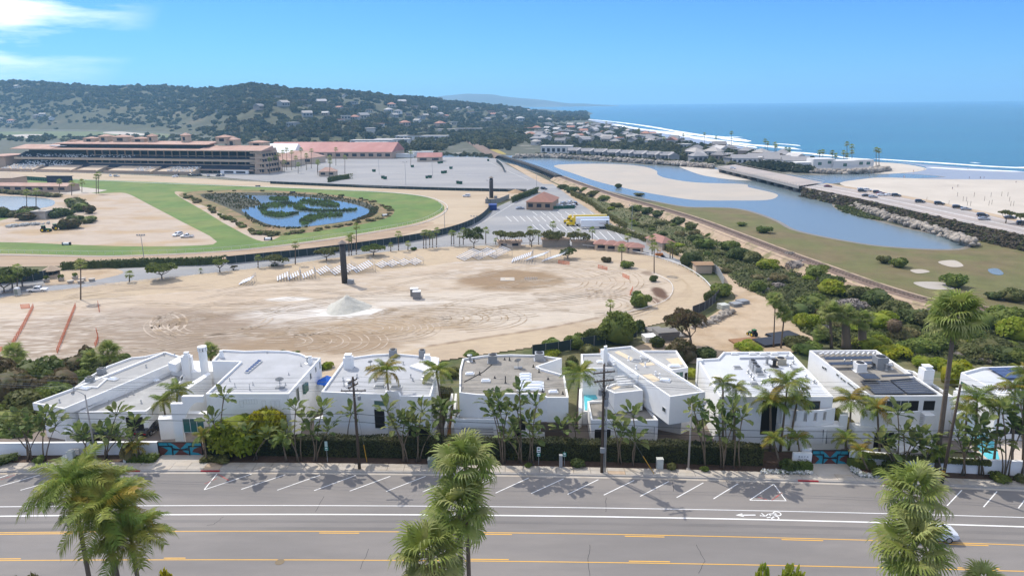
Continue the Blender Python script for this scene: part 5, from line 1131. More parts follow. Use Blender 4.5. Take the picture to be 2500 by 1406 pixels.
h.hvac(2098,905,1.3,1.1, None, M_door); h.hvac(2147,898,1.5,1.6); h.vent(2162,903,.8,.12); h.vent(2172,900,.5,.2); h.vent(2078,890,.6,.07); h.vent(2061,889,.6,.07)
for k in range(11): h.box('pergola_slat',[(1999+k*13,863.4),(2002.2+k*13,863.3),(2013+k*12.3,858.3),(2009.8+k*12.3,858.4)],20.84,21.02, M_wht)
for k in range(4): h.box('pergola_slat',[(2141+k*9,866+k*6.0),(2152+k*9,864+k*6.0),(2154.5+k*9,865.6+k*6.0),(2143.5+k*9,867.6+k*6.0)],20.84,21.02, M_wht)
h.opening('window',2146,2214,978,1003, A, B, M_glass, .02,.08,3); h.opening('terrace_opening',2218,2240,978,1003, A, B, M_dark, .03); h.opening('terrace_opening',2256,2280,978,1001, A, B, M_dark, .03)
for a in ((2008,2013,893,902),(2014,2018,896,905),(2043,2048,911,920),(2053,2057,920,928),(2059,2064,925,933),(2070,2083,932,946),(2084,2088,944,951)): h.window(*a, C, D)
x0, x1=GD(2132,1000, Yf - 3)[0],GD(2276,1000, Yf - 3)[0]; m=MB(); n=14
arcp=[(x0+(x1 - x0)*k/n, Yf - .4 - .8*math.sin(PI*(0.1+0.7*k/n))) for k in range(n+1)]
for k in range(n):
    (xa, ya),(xb, yb)=arcp[k],arcp[k+1]; m.prism([(xa, ya),(xb, yb),(xb, yb+.25),(xa, ya+.25)],17.4,19.3)
m.build('balcony_wall',M_wht, h.o, True)
m=MB(); m.box(x0 - 1.0, x1+1.6, Yf - 1.3, Yf+.2, ZR, 17.4); m.build('garage_block',M_wht, h.o, True)
A2, B2=(x0, Yf - 1.3),(x1+1, Yf - 1.3); h.opening('carport_opening',2136,2178,1056,1092, A2, B2, M_dark, .03); h.gdoor(2236,2286,1054,1090, A2, B2)
m=MB(); m.box(x1+.4, x1+1.6, Yf - 1.32, Yf - .1,17.41,18.9); m.build('end_pier',M_wht, h.o, True)
rl=MB()
for k in range(5): rl.tube([(x1 - .6, Yf - .7,17.7+k*.28),(x1+.6, Yf - 1.0,17.7+k*.28)],.025,5)
rl.build('balcony_rail',M_metal, h.o, True)
h.block([(2139,854),(2160,875),(2205,900),(2232,906),(2328,968),(2300,966)],19.6, M_rf_t)
h.chim(2263,899,21.6,.85); h.chim(2345,957,19.6,.7)
# ---- house 8 at the right edge
h=House('house','white house with blue solar panels on its roof at the right edge, behind tall palms',[(2346,909),(2395,896),(2640,888),(2700,965),(2440,958)],20.6, M_rf_w); H8=h
C, D=h.edge((2346,909),(2440,958)); h.window(2374,2410,938,961, C, D, 2); h.window(2347,2360,930,948, C, D, 0, M_glassg)
A, B=h.edge((2440,958),(2700,965)); h.window(2460,2485,985,1010, A, B, 1); h.opening('terrace_opening',2470,2520,1030,1060, A, B, M_dark, .03)
for (u0, v0) in [(i, j) for i in range(4) for j in range(3)]:
    P=lambda u, v: G(2412+u*38+v*15,897+v*8.5 - u*0.8, h.top()+.35)[:2]
    h.box('solar_panel',None, h.top()+.29, h.top()+.35, M_pvb, [P(u0+.02, v0+.03),P(u0+.98, v0+.03),P(u0+.98, v0+.97),P(u0+.02, v0+.97)])
h.box('roof_overhang',[(2430,958),(2460,957),(2470,972),(2445,973)],20.2,20.5, M_wht)
h.box('lower_wing',[(2330,985),(2370,985),(2385,1010),(2330,1010)],ZR, 17.8, M_wht)
pl=thing('swimming_pool','long teal pool beside the house at the right edge, half hidden by palms','pool',G(2400,1080, ZR)); m=MB(); m.prism([G(a, b, ZR+.25)[:2] for a, b in ((2372,1058),(2392,1055),(2430,1080),(2440,1120),(2418,1125),(2385,1095))],ZR, ZR+.25); m.build('pool_water',M_pool, pl, True)
m=MB(); m.prism([G(a, b, ZR+.2)[:2] for a, b in ((2362,1052),(2410,1050),(2520,1085),(2520,1135),(2410,1132),(2370,1098))],ZR, ZR+.22); m.build('pool_deck',mat('pool_deck_stone',(0.52,0.45,0.38),.85,.08,2),pl, True)
# timber ramp between houses 3 and 4
rp=thing('timber_ramp','sloping timber ramp between white walls left of the tan-roofed house','ramp',G(1098,1070, ZR)); m=MB()
a0, a1=G(1088,1070, ZR),G(1105,1070, ZR); b0, b1=G(1104,955,18.0),G(1113,955,18.0)
m.hull([(a0[0],a0[1],ZR),(a1[0],a1[1],ZR),(b1[0],b1[1],ZR),(b0[0],b0[1],ZR)],[(a0[0],a0[1],ZR+.4),(a1[0],a1[1],ZR+.4),(b1[0],b1[1],16.6),(b0[0],b0[1],16.6)]); m.build('ramp_deck',M_wood, rp, True)
for p, q in ((a0, b0),(a1, b1)):
    m=MB(); m.hull([(p[0] - .15, p[1],ZR),(p[0]+.15, p[1],ZR),(q[0]+.15, q[1],ZR),(q[0] - .15, q[1],ZR)],[(p[0] - .15, p[1],ZR+1.5),(p[0]+.15, p[1],ZR+1.5),(q[0]+.15, q[1],17.7),(q[0] - .15, q[1],17.7)]); m.build('side_wall',M_wht, rp, True)
# blue parasol between houses 2 and 3
pz=G(800,945,17.2); ps=thing('parasol','bright blue parasol between the curved-roof house and the dark-entry house','parasol',(pz[0],pz[1],ZR)); MB().tube([(0,0,0),(0,0,4.6)],.05,6).build('pole',M_metal, ps)
m=MB(); n=8; m.add([(0,0,5.0)]+[(1.6*math.cos(2*PI*k/n),1.6*math.sin(2*PI*k/n),4.1) for k in range(n)],[(0,1+k, 1+(k+1) % n) for k in range(n)]); m.build('canopy',mat('blue_canvas',(0.02,0.12,0.50),.8),ps)
# ================================================================== palms, shrubs and trees
def fol(name, c, c2=None, rand=0.18, trans=0.36, var=0.22, vs=1.2): return mat(name, c, 0.65, var, vs, c2,0.45,0.62, rand=rand, trans=trans, spec=0.25)
M_fan=fol('fan_palm_leaf',(0.21,0.265,0.05),(0.36,0.37,0.14)); M_queen=fol('queen_palm_leaf',(0.175,0.24,0.04),(0.31,0.30,0.055)); M_queeny=fol('queen_palm_yellowing',(0.26,0.23,0.03),(0.34,0.22,0.03))
M_strel=fol('bird_of_paradise_leaf',(0.115,0.165,0.045),(0.22,0.24,0.075)); M_skirt=fol('dead_frond',(0.20,0.14,0.08),None, .2,.1); M_trunk=mat('palm_trunk',(0.15,0.115,0.085),0.9,0.25,5, stretch=(1,1,3),bump=.4, bscale=12)
M_stem=mat('thin_stem',(0.17,0.13,0.09),0.9,0.2,6, bump=.3, bscale=14); M_bark=mat('grey_bark',(0.14,0.11,0.085),0.9,0.25,4)
M_b=dict(dark=fol('shrub_dark',(0.085,0.115,0.030),(0.115,0.14,0.04)),olive=fol('shrub_olive',(0.125,0.135,0.042),(0.17,0.165,0.055)),mid=fol('shrub_mid',(0.13,0.175,0.033),(0.18,0.215,0.042)),
           lime=fol('shrub_lime',(0.25,0.31,0.025),(0.34,0.36,0.04),trans=.5),dead=fol('shrub_bare_twigs',(0.21,0.18,0.155),(0.26,0.23,0.21),.15,.05),tawny=fol('shrub_tawny',(0.20,0.165,0.07),(0.14,0.14,0.05)),brown=fol('shrub_bronze',(0.13,0.095,0.045),(0.085,0.09,0.03)),gold=fol('shrub_gold',(0.38,0.36,0.02),(0.27,0.31,0.03),trans=.5))
def fan_frond(seed, nb=24, lp=1.05, rb=0.98, droop=0.6):
    r=random.Random(seed); m=MB(); m.tube([(0,0,0),(lp*.5,0,.03),(lp, 0,0)],[.03,.022,.018],4, cap=False); h=np.array([lp, 0,0])
    for i in range(nb):
        a=(i/(nb - 1) - .5)*R_(285)+r.uniform(-.05,.05); l=rb*(1 - .25*abs(i/(nb - 1) - .5)*2)*r.uniform(.85,1.1); d=np.array([math.cos(a),math.sin(a),0]); s=np.array([-math.sin(a),math.cos(a),0]); w_=.052
        cup=.16; p1=h+d*l*.55+np.array([0,0, cup*l*.4]); p2=h+d*l*.85+np.array([0,0,-droop*l*.15]); p3=h+d*l*.98+np.array([0,0,-droop*l*r.uniform(.5,1)])
        m.add([h+s*.006, h - s*.006, p1 - s*w_, p1+s*w_, p2 - s*w_*.7, p2+s*w_*.7, p3],[(0,1,2,3),(3,2,4,5),(5,4,6)])
    return m
def feather_frond(seed, L=3.2, n=44, droop=1.0, ll=.95):
    r=random.Random(seed); m=MB(); pts=[]
    for k in range(9):
        t=k/8; pts.append(np.array([L*(t - .18*t*t*droop),r.uniform(-.03,.03),L*(.42*t - .72*droop*t*t)]))
    m.tube(pts, .035,4,.008, cap=False)
    for i in range(n):
        t=.12+.88*i/(n - 1); f=t*8; k=min(int(f),7); p=pts[k]+(pts[k+1] - pts[k])*(f - k); tg=pts[k+1] - pts[k]; tg /= np.linalg.norm(tg)
        for s in (-1,1):
            l=ll*(1.05 - .75*abs(t - .42) ** 1.2)*r.uniform(.8,1.15); side=np.array([0, s, 0.0]); d=tg*.55+side*.75+np.array([0,0, r.uniform(-.15,.3)]); d /= np.linalg.norm(d); q=p+d*l*.5; e=p+d*l*.9+np.array([0,0,-l*r.uniform(.35,.7)]); wv=tg*.04
            m.add([p - wv*.5, p+wv*.5, q+wv, q - wv, e],[(0,1,2,3),(3,2,4)])
    return m
def paddle(seed, lp=.75, lb=1.2, w_=.29):
    r=random.Random(seed); m=MB(); m.tube([(0,0,0),(lp*.6,0, lp*.12),(lp, 0, lp*.1)],[.035,.025,.02],4, cap=False); c=[]; dr=r.uniform(.2,.6)
    for k in range(6):
        t=k/5; x=lp+lb*(t - .1*t*t); z=lp*.1+lb*(.12*t - dr*t*t*.6); ww=w_*math.sin(PI*(.06+.9*t)) ** .7*(1 if k<5 else .15); c.append([(x, -ww, z+ww*.35 - (.06 if k % 2 else 0)),(x, 0, z),(x, ww, z+ww*.35 - (.0 if k % 2 else .06))])
    vs=[p for s in c for p in s]; fs=[(i*3+j, i*3+j+1, i*3+j+4, i*3+j+3) for i in range(5) for j in range(2)]; m.add(vs, fs); return m
FANM=[fan_frond(s).mesh('frond',M_fan) for s in range(4)]; FEAM=[feather_frond(s, droop=.8+.25*(s % 3)).mesh('frond',M_queen) for s in range(4)]
FEAY=[me.copy() for me in FEAM[:2]]
for me in FEAY: me.materials[0]=M_queeny
PADM=[paddle(s).mesh('leaf',M_strel) for s in range(4)]; SKM=[fan_frond(40+s, 12,.5,.8,1.2).mesh('dead_frond',M_skirt) for s in range(2)]
def put(me, par, loc, az, el, roll=0.0, sc=1.0, name='frond'):
    o=link(name, me, par, loc); o.rotation_mode='XYZ'; o.rotation_euler=(roll, -el, az); o.scale=(sc, sc, sc); return o
def trunk_mb(top, r0, r1, n=9, bend=0.0, seg=6):
    pts=[(top[0]*t+bend*math.sin(PI*t),top[1]*t, top[2]*t) for t in np.linspace(0,1, seg)]; rr=[r0*(1.25 if k==0 else 1)+(r1 - r0)*k/(seg - 1) for k in range(seg)]; return MB().tube(pts, rr, n)
def fan_palm(label, base, top, n=34, sc=1.6, r0=.24, skirt=12, seed=0, group=None, name='fan_palm',cat='palm tree'):
    r=random.Random(seed); o=thing(name, label, cat, tuple(base),0, group); tp=np.array(top) - np.array(base); trunk_mb(tp, r0, r0*.75).build('trunk',M_trunk, o, smooth=True)
    for i in range(n):
        t=(i+.5)/n; el=R_(82 - 125*t ** .9+r.uniform(-9,9)); az=i*2.39996+r.uniform(-.25,.25); put(FANM[r.randrange(4)],o, tuple(tp+np.array([0,0,.25*(1 - t)])),az, el, r.uniform(-.35,.35),sc*r.uniform(.85,1.12))
    for i in range(skirt): put(SKM[i % 2],o, tuple(tp - np.array([0,0,.3+.5*r.random()])),i*2.4, R_(-66 - 14*r.random()),0, sc*.8, 'dead_frond')
    return o
def queen_palm(label, base, top, n=15, sc=1.0, r0=.16, seed=0, group=None, yel=0.0, bend=0.0, name='queen_palm'):
    r=random.Random(seed); o=thing(name, label, 'palm tree',tuple(base),0, group); tp=np.array(top) - np.array(base); trunk_mb(tp, r0, r0*.7, bend=bend).build('trunk',M_stem, o, smooth=True)
    MB().tube([tuple(tp - (0,0,.5)),tuple(tp+(0,0,.3*sc))],r0*.9,7, r0*.4).build('crownshaft',M_queen, o)
    for i in range(n):
        t=(i+.5)/n; put((FEAY if r.random()<yel else FEAM)[r.randrange(2 if yel else 4) % 2 if yel else r.randrange(4)],o, tuple(tp+(0,0,.2)),i*2.39996+r.uniform(-.3,.3),R_(62 - 78*t+r.uniform(-10,10)),r.uniform(-.3,.3),sc*r.uniform(.85,1.12))
    return o
def at(px, py, Y): return np.array(GD(px, py, Y))
# ---- foreground palms rising from the near verge
def fg(px, py, Y): t=at(px, py, Y); return np.array([t[0],t[1],ZR+.14]),t
for k, (a, y, Y, sc, n, lab) in enumerate([(1137,1140,50.5,1.42,27, 'tallest and rearmost fan palm of the central foreground cluster'),(1122,1250,48.5,1.5,28, 'middle fan palm of the central foreground cluster'),(1050,1365,45.5,1.62,28, 'lowest and nearest fan palm of the central foreground cluster'),
                                      (2225,1210,49.5,1.45,27, 'taller fan palm with tan skirt in the right foreground'),(2232,1345,46.5,1.6,28, 'lower fan palm in the right foreground, crown near the bottom edge'),(2400,1432,45.6,.9,24, 'small fan palm peeping over the bottom edge at the right')]):
    b, t=fg(a, y, Y); fan_palm(lab, b, t, n, sc, .2,10, k, 'fan palms in the foreground')
for k, (a, y, Y, sc, n, lab, yl) in enumerate([(178,1195,47.5,1.15,22, 'leftmost feather palm of the left foreground cluster, drooping over the road',0),(262,1262,46.0,1.2,24, 'middle feather palm of the left foreground cluster',.12),(322,1325,45.5,1.05,20, 'right and lowest feather palm of the left foreground cluster',0),(245,1205,48.5,1.0,18, 'rear feather palm of the left foreground cluster',0)]):
    b, t=fg(a, y, Y); queen_palm(lab, b, t, n, sc, .2,50+k, 'feather palms in the foreground',yl, name='feather_palm')
# ---- shrub prototypes: one leafy mesh per colour and shape
BM={}
def bush_mesh(col, v, n=1500, leaf=.085):
    k=(col, v, n, leaf)
    if k not in BM:
        P, d=crown_pts(n, 100+v, 8+v % 3,(1,1,.82),.35); V, Q=leaves_np(P, d, np.full(len(P),leaf),v, .7); V[:, 2]+=.5
        BM[k]=npmesh('foliage',V, Q, M_b[col])
    return BM[k]
CORE={}
def core_mesh(col):
    if col not in CORE: V, T=blob_np(5,1,.25); V=V*np.array([.66,.66,.52]); V[:, 2]+=.42; CORE[col]=npmesh('branchwork',V, T, M_b[col],True)
    return CORE[col]
def bush(label, base, rx, rz, col, v=0, group=None, rot=None, n=1500, leaf=.085, name='shrub',cat='shrub',ry=None):
    o=thing(name, label, cat, tuple(base),rng.uniform(0,6.28) if rot is None else rot, group, (rx, ry or rx, rz)); link('foliage',bush_mesh(col, v, n, leaf),o); link('branchwork',core_mesh(col),o); return o
def GT(px, py):
    d=ray(px, py); Y=np.arange(60,420,.6); t=Y/d[1]; z=CZ+d[2]*t; k=np.argmax(z <= np.maximum(TZ(d[0]*t, Y),0.0))
    return np.array([d[0]*t[k],Y[k],z[k]]) if z[-1]<0 else np.array(G(px, py, 0))
# near-bottom shrubs
for k, (a, y, rx, rz, c, lab) in enumerate([(60,1376,1.9,1.5, 'tawny','tawny feathery shrub at the bottom left corner'),(112,1392,1.3,1.2, 'olive','olive shrub just right of the tawny one at the bottom left'),(405,1380,1.7,1.4, 'gold','golden green shrub at the bottom, right of the left palms'),(1950,1378,2.1,1.3, 'lime','lime green shrub at the bottom edge between the palms, right part'),(1868,1388,1.3,1.1, 'lime','small lime green shrub at the bottom edge, left of a larger one')]):
    t=at(a, y, 46.0); bush(lab, (t[0],t[1],ZR+.1),rx, (t[2] - ZR)/1.2, c, k, 'shrubs at the bottom edge',n=2600, leaf=.055)
# ---- bird-of-paradise clumps and thin palms between wall and houses: base pixel, crowns
def strel(label, base_px, crowns, seed=0, nl=13, sc=1.15, zb=ZR+.15, spread=.35, grp='bird-of-paradise clumps along the verge'):
    b=np.array(G(*base_px, zb)); o=thing('bird_of_paradise',label, 'plant',tuple(b),0, grp); r=random.Random(seed)
    for (a, y) in crowns:
        off=np.array([r.uniform(-spread, spread),r.uniform(0, spread*2),0]); t=at(a, y, b[1]+off[1]) - b; st=off
        pts=[tuple(st+(t - st)*q+np.array([.25*math.sin(PI*q)*(1 if t[0]<0 else -1),0,0])) for q in (0,.3,.6,.85,1)]; MB().tube(pts, [.09,.075,.065,.06,.08],6).build('trunk',M_stem, o, smooth=True)
        for i in range(nl): put(PADM[r.randrange(4)],o, tuple(t),i*2.2+r.uniform(-.5,.5),R_(78 - 95*((i+.5)/nl)+r.uniform(-12,12)),r.uniform(-.4,.4),sc*r.uniform(.75,1.1),'leaf')
    return o
ST=[((70,1126),[(20,1045),(45,1030),(72,1036),(98,1050),(60,1058)],'leafy bird-of-paradise clump at the far left of the garden wall'),((104,1126),[(112,1022),(136,1040)],'pair of bird-of-paradise stems by the far left wall end'),((205,1124),[(193,1064),(212,1075)],'small bird-of-paradise clump just left of the left street lamp'),((258,1122),[(246,1062),(268,1062),(284,1014),(290,1070)],'bird-of-paradise clump just right of the left street lamp'),
      ((340,1122),[(328,1042),(322,1080)],'bird-of-paradise clump left of the left painted gate'),((540,1126),[(520,1030),(546,972)],'tall bird-of-paradise clump right of the left painted gate'),((620,1126),[(600,1062),(652,1068)],'bird-of-paradise clump before the lime tree of the curved-back house'),
      ((728,1128),[(722,1002),(741,1030),(700,1065)],'bird-of-paradise clump at the right corner of the curved-back house'),((772,1128),[(786,1005),(800,1052),(760,1060)],'bird-of-paradise clump by the green street sign'),((850,1100),[(857,1012)],'single bird-of-paradise stem just left of the crossarm pole'),
      ((990,1130),[(946,1005),(966,1046),(987,1034),(1000,1046)],'bird-of-paradise clump right of the crossarm pole, left half'),((1022,1130),[(1030,1005),(1014,1040),(1050,1060)],'bird-of-paradise clump right of the crossarm pole, right half'),((1078,1085),[(1060,1008),(1078,1000),(1090,1018)],'dark leafy bird-of-paradise clump beside the timber ramp'),
      ((1228,1134),[(1197,985),(1217,985),(1211,1015),(1237,1012)],'tall bird-of-paradise clump before the tan-roofed house, left part'),((1270,1134),[(1268,962),(1263,1002),(1256,1052),(1242,1075)],'tall bird-of-paradise clump before the tan-roofed house, middle part'),((1295,1134),[(1309,991),(1290,1035),(1303,1066)],'bird-of-paradise clump before the tan-roofed house, right part'),
      ((1380,1105),[(1371,1048)],'single bird-of-paradise stem left of the small wall by the carport'),((1402,1092),[(1400,1040)],'single bird-of-paradise stem left of the equipment-laden pole'),((1515,1138),[(1498,1040),(1518,1062)],'bird-of-paradise clump right of the steel post, left part'),((1545,1138),[(1546,1018),(1552,1078)],'bird-of-paradise clump right of the steel post, right part'),
      ((1718,1144),[(1694,1002),(1712,1008),(1704,1055)],'bird-of-paradise clump right of the right street lamp, left part'),((1768,1146),[(1744,1012),(1770,1035),(1756,1062),(1785,1050)],'dense bird-of-paradise clump right of the right street lamp'),((1800,1146),[(1812,1022),(1790,1000)],'bird-of-paradise clump left of the queen palm group'),
      ((2188,1150),[(2192,1012),(2150,1080),(2170,1095)],'bird-of-paradise clump before the solar-mat house'),((2205,1152),[(2205,1062),(2225,1085),(2250,1070)],'bird-of-paradise clump beside the white sports car'),((2260,1156),[(2250,1100),(2275,1090)],'low bird-of-paradise clump left of the tall leaning palm'),
      ((2355,1162),[(2338,1065),(2372,1075),(2350,1100)],'bird-of-paradise clump right of the banded pole'),((2400,1164),[(2392,1048),(2410,1085),(2380,1100)],'bird-of-paradise clump before the teal pool'),((2460,1168),[(2448,1010),(2472,1045),(2440,1080),(2490,1060)],'bird-of-paradise clump at the right edge'),((2500,1168),[(2492,985),(2510,1030)],'tall bird-of-paradise clump cut by the right edge'),((2025,930),[(2018,925),(2028,935)],'broad-leaved clump between the broad-roofed and the solar-mat houses')]
for k, (b, c, lab) in enumerate(ST): strel(lab, b, c, k, zb=ZR+.15 if b[1]>1000 else 17.5)
# ---- queen palms among the houses
QP=[((960,1070),(944,912),1.05,.5, 'yellow-green queen palm standing in front of the dark-entry house'),((1086,1040),(1066,912),1.0,0, 'queen palm with arching fronds between the dark-entry and the tan-roofed houses'),((1407,1048),(1414,918),1.1,0, 'dark queen palm between the tan-roofed and the angular houses'),((432,1040),(432,960),1.0,.15, 'queen palm beside the arch of the curved-back house'),((410,1048),(398,985),.75,0, 'smaller curving palm left of the arch'),
      ((1905,1100),(1922,945),1.15,.1, 'tallest queen palm of the group by the right gate'),((1880,1100),(1882,985),1.05,.2, 'left queen palm of the group by the right gate'),((1925,1098),(1945,985),.95,.25, 'right queen palm of the group by the right gate'),((1765,1090),(1765,940),.75,.1, 'slim queen palm at the left front of the broad-roofed house'),((1790,1090),(1797,955),.8,0, 'slim queen palm right of another at the broad-roofed house'),
      ((2072,1085),(2078,985),1.1,.25, 'queen palm between the broad-roofed and the solar-mat houses'),((2148,1110),(2142,1005),.9,.4, 'yellowing queen palm before the solar-mat house'),((2380,1140),(2385,985),1.05,.2, 'queen palm right of the banded pole'),((2352,1130),(2360,1010),.8,.1, 'smaller queen palm right of the banded pole'),((2470,1140),(2478,960),1.1,.3, 'tall queen palm at the right edge'),((2425,1140),(2440,1000),.9,.1, 'queen palm before the blue-panel house'),((2498,1140),(2500,920),.8,.3, 'queen palm cut by the right edge')]
for k, (b, c, sc, yl, lab) in enumerate(QP):
    bb=np.array(G(*b, ZR+.15)); t=at(*c, bb[1]); queen_palm(lab, bb, t, 14, sc*.8,.15,80+k, 'queen palms among the houses',yl)
for k, (b, c, sc, lab) in enumerate([((1905,1140),(1890,1078),.8, 'low dark palm left of the estate sign, front one'),((1955,1128),(1948,1075),.8, 'low dark palm just behind the estate sign'),((2068,1120),(2065,1078),.8, 'low bushy palm right of the right painted gate'),((2120,1150),(2100,1105),.7, 'low palm over the clipped hedge right of the driveway'),((505,1125),(498,1070),.75, 'low yellow-green palm right beside the left painted gate'),((335,1126),(332,1095),.7, 'low golden palm left of the left painted gate'),((700,1125),(690,1080),.7, 'low palm under the lime tree'),((1095,1130),(1090,1105),.6, 'low palm just behind the central foreground palms'),((2300,1158),(2290,1110),.7, 'low palm at the foot of the tall leaning palm')]):
    bb=np.array(G(*b, ZR+.15)); t=at(*c, bb[1]); queen_palm(lab, bb, t, 15, sc*.72,.12,120+k, 'low palms along the verge',.15 if k not in (4,5) else .7, name='low_palm')
# tall and old fan palms
bb=np.array(G(2284,1150, ZR+.1)); fan_palm('very tall fan palm with slender leaning trunk near the right edge',bb, at(2332,778, bb[1]),42,1.7,.3,22,200)
for k, (b, t, sc, r0, lab) in enumerate([((2030,850),(2026,762),1.5,.35, 'shaggy fan palm, leftmost of three behind the solar-mat house'),((2066,853),(2064,772),1.5,1.05, 'stout fan palm with thick pale trunk, middle of three behind the solar-mat house'),((2105,853),(2105,782),1.5,1.05, 'stout fan palm with thick pale trunk, rightmost of three behind the solar-mat house'),((1888,850),(1893,735),1.15,.16, 'slender fan palm, left of two behind the broad-roofed house'),((1906,852),(1915,768),1.15,.2, 'slender fan palm with skirt, right of two behind the broad-roofed house'),((2002,850),(2003,815),1.1,.2, 'short fan palm left of the shaggy trio')]):
    bb=GT(*b); bb[2]=max(bb[2] - .5,0); fan_palm(lab, bb, at(*t, bb[1]),30, sc, r0,14,210+k)
bb=GT(2186,830); dp_=thing('dead_palm','dead palm with a grey drooping skirt in the thicket','palm tree',tuple(bb)); tp=at(2186,778, bb[1]) - bb; trunk_mb(tp, .3,.2).build('trunk',M_trunk, dp_)
for i in range(26): put(SKM[i % 2],dp_, tuple(tp),i*2.4, R_(-52 - 20*rng.random()),0,2.6, 'dead_frond')
for k, (b, t, lab) in enumerate([((262,905),(264,862),'bright fan palm in the garden behind the low angled-roof house'),((225,905),(226,885),'small bright fan palm left of another behind the angled-roof house'),((30,920),(34,868),'wind-blown fan palm at the far left behind the wires'),((514,885),(515,858),'small fan palm by the round chimney')]):
    bb=GT(*b); fan_palm(lab, bb, at(*t, bb[1]),30,1.5 if k != 3 else 1.1,.25,6,230+k)
# ---- the clipped hedge along the verge
hp=np.array(gline([(500,1113),(700,1116),(880,1120),(1150,1124),(1400,1128),(1640,1134),(1862,1141)]))
HH=2.3; HD=1.7; V=[]; D_=[]; r=np.random.default_rng(9)
seg=np.linalg.norm(np.diff(hp[:, :2],axis=0),axis=1); cum=np.r_[0, np.cumsum(seg)]
def hpt(s): return np.array([np.interp(s, cum, hp[:, 0]),np.interp(s, cum, hp[:, 1])])
for k in range(30000):
    s=r.uniform(0, cum[-1]); p=hpt(s); f=r.random()
    if f<.52: V.append((p[0],p[1]+r.uniform(-.05,.1),ZR+.15+HH*r.random())); D_.append((0,-1,.2))
    elif f<.95: V.append((p[0],p[1]+r.uniform(0, HD),ZR+HH+.15+r.uniform(-.08,.07)+.12*math.sin(s*.9))); D_.append((0,0,1))
    else: V.append((p[0],p[1]+HD, ZR+.15+HH*r.random())); D_.append((0,1,.2))
V, Q=leaves_np(np.array(V),np.array(D_, float),np.full(len(V),.075),4,.6)
hd_=thing('hedge','long dark clipped hedge along the verge in front of the houses','hedge',tuple(hp[0])); me=npmesh('foliage',V - hp[0],Q, mat('hedge_leaf',(0.040,0.050,0.016),.7,.3,.9,(0.075,0.075,0.022),.45,.62, trans=.15)); tag(link('foliage',me, hd_),kind='stuff')
m=MB()
for i in range(len(hp) - 1):
    a, b=hp[i],hp[i+1]; m.prism([(a[0],a[1]+.1),(b[0],b[1]+.1),(b[0],b[1]+HD - .1),(a[0],a[1]+HD - .1)],ZR, ZR+HH)
m.build('branchwork',mat('hedge_inside',(0.022,0.024,0.012),.9),hd_, True)
def boxhedge(label, px, h, d, c, n=2200, zb=ZR+.1, leaf=.06):
    a, b=np.array(G(*px[0],zb)),np.array(G(*px[1],zb)); o=thing('clipped_hedge',label, 'hedge',tuple(a)); r=np.random.default_rng(int(px[0][0])); t=r.random(n); f=r.random(n); P=np.outer(1 - t, [0,0,0])+np.outer(t, b - a); nn=np.zeros((n, 3)); fr=f<.5
    P[fr, 2]+=h*r.random(fr.sum()); nn[fr]=(0,-1,.2); P[~fr, 1]+=d*r.random((~fr).sum()); P[~fr, 2]+=h+r.uniform(-.06,.06,(~fr).sum()); nn[~fr]=(0,0,1); V, Q=leaves_np(P, nn, np.full(n, leaf),3,.6); tag(link('foliage',npmesh('foliage',V, Q, M_b[c]),o),kind='stuff')
    e=(b - a)[:2]; MB().prism([(0,.08),(e[0],e[1]+.08),(e[0],e[1]+d - .08),(0, d - .08)],0, h - .04).build('branchwork',M_b[c],o)
boxhedge('low bright green box hedge left of the right driveway',((1943,1151),(1984,1152)),.9,.9, 'mid'); boxhedge('low bright green box hedge right of the right driveway',((2076,1143),(2138,1148)),.95,1.2, 'mid'); boxhedge('low dark box hedge further right of the right driveway',((2140,1153),(2225,1160)),.5,.9, 'dark')
boxhedge('trailing green vine along the top of the right garden wall',((2105,1118),(2420,1138)),.55,.5, 'olive',6000, ZR+1.5); boxhedge('tall narrow hedge between the broad-roofed and the solar-mat houses',((2088,1092),(2120,1094)),2.2,7, 'olive',4000)
# white flowers and low planting along the verge
def patch(label, px, n, h, mat_, leaf, zb=ZR+.16, name='flower_bed',cat='flowers'):
    q=np.array([G(a, b, zb)[:2] for a, b in px]); r=np.random.default_rng(n); lo, hi=q.min(0),q.max(0); P=r.uniform(lo, hi, (n*3,2)); P=P[inside(P[:, 0],P[:, 1],q)][:n]; P=np.c_[P, zb+h*r.random(len(P))]; V, Q=leaves_np(P, np.tile([0,-.2,1.0],(len(P),1)),np.full(len(P),leaf),1,.6)
    return tag(link(name, npmesh(name, V, Q, mat_)),label, cat, kind='stuff')
M_flw=mat('white_flowers',(0.62,0.62,0.60),.8,.2,6,(0.10,0.14,0.05),.52,.6)
patch('white flower bed left of the right driveway',[(1855,1157),(1985,1160),(1985,1154),(1860,1149)],1300,.35, M_flw, .07); patch('white flower bed right of the right driveway',[(2073,1142),(2085,1144),(2110,1158),(2170,1164),(2170,1169),(2100,1166),(2078,1152)],1300,.35, M_flw, .07)
patch('low succulent ground cover right of the left driveway',[(486,1131),(560,1130),(560,1119),(500,1118)],1200,.5, M_b['olive'],.09, name='ground_cover',cat='ground cover'); patch('low green ground cover left of the left driveway',[(310,1131),(375,1131),(390,1117),(310,1117)],1600,.7, M_b['mid'],.1, name='ground_cover',cat='ground cover')
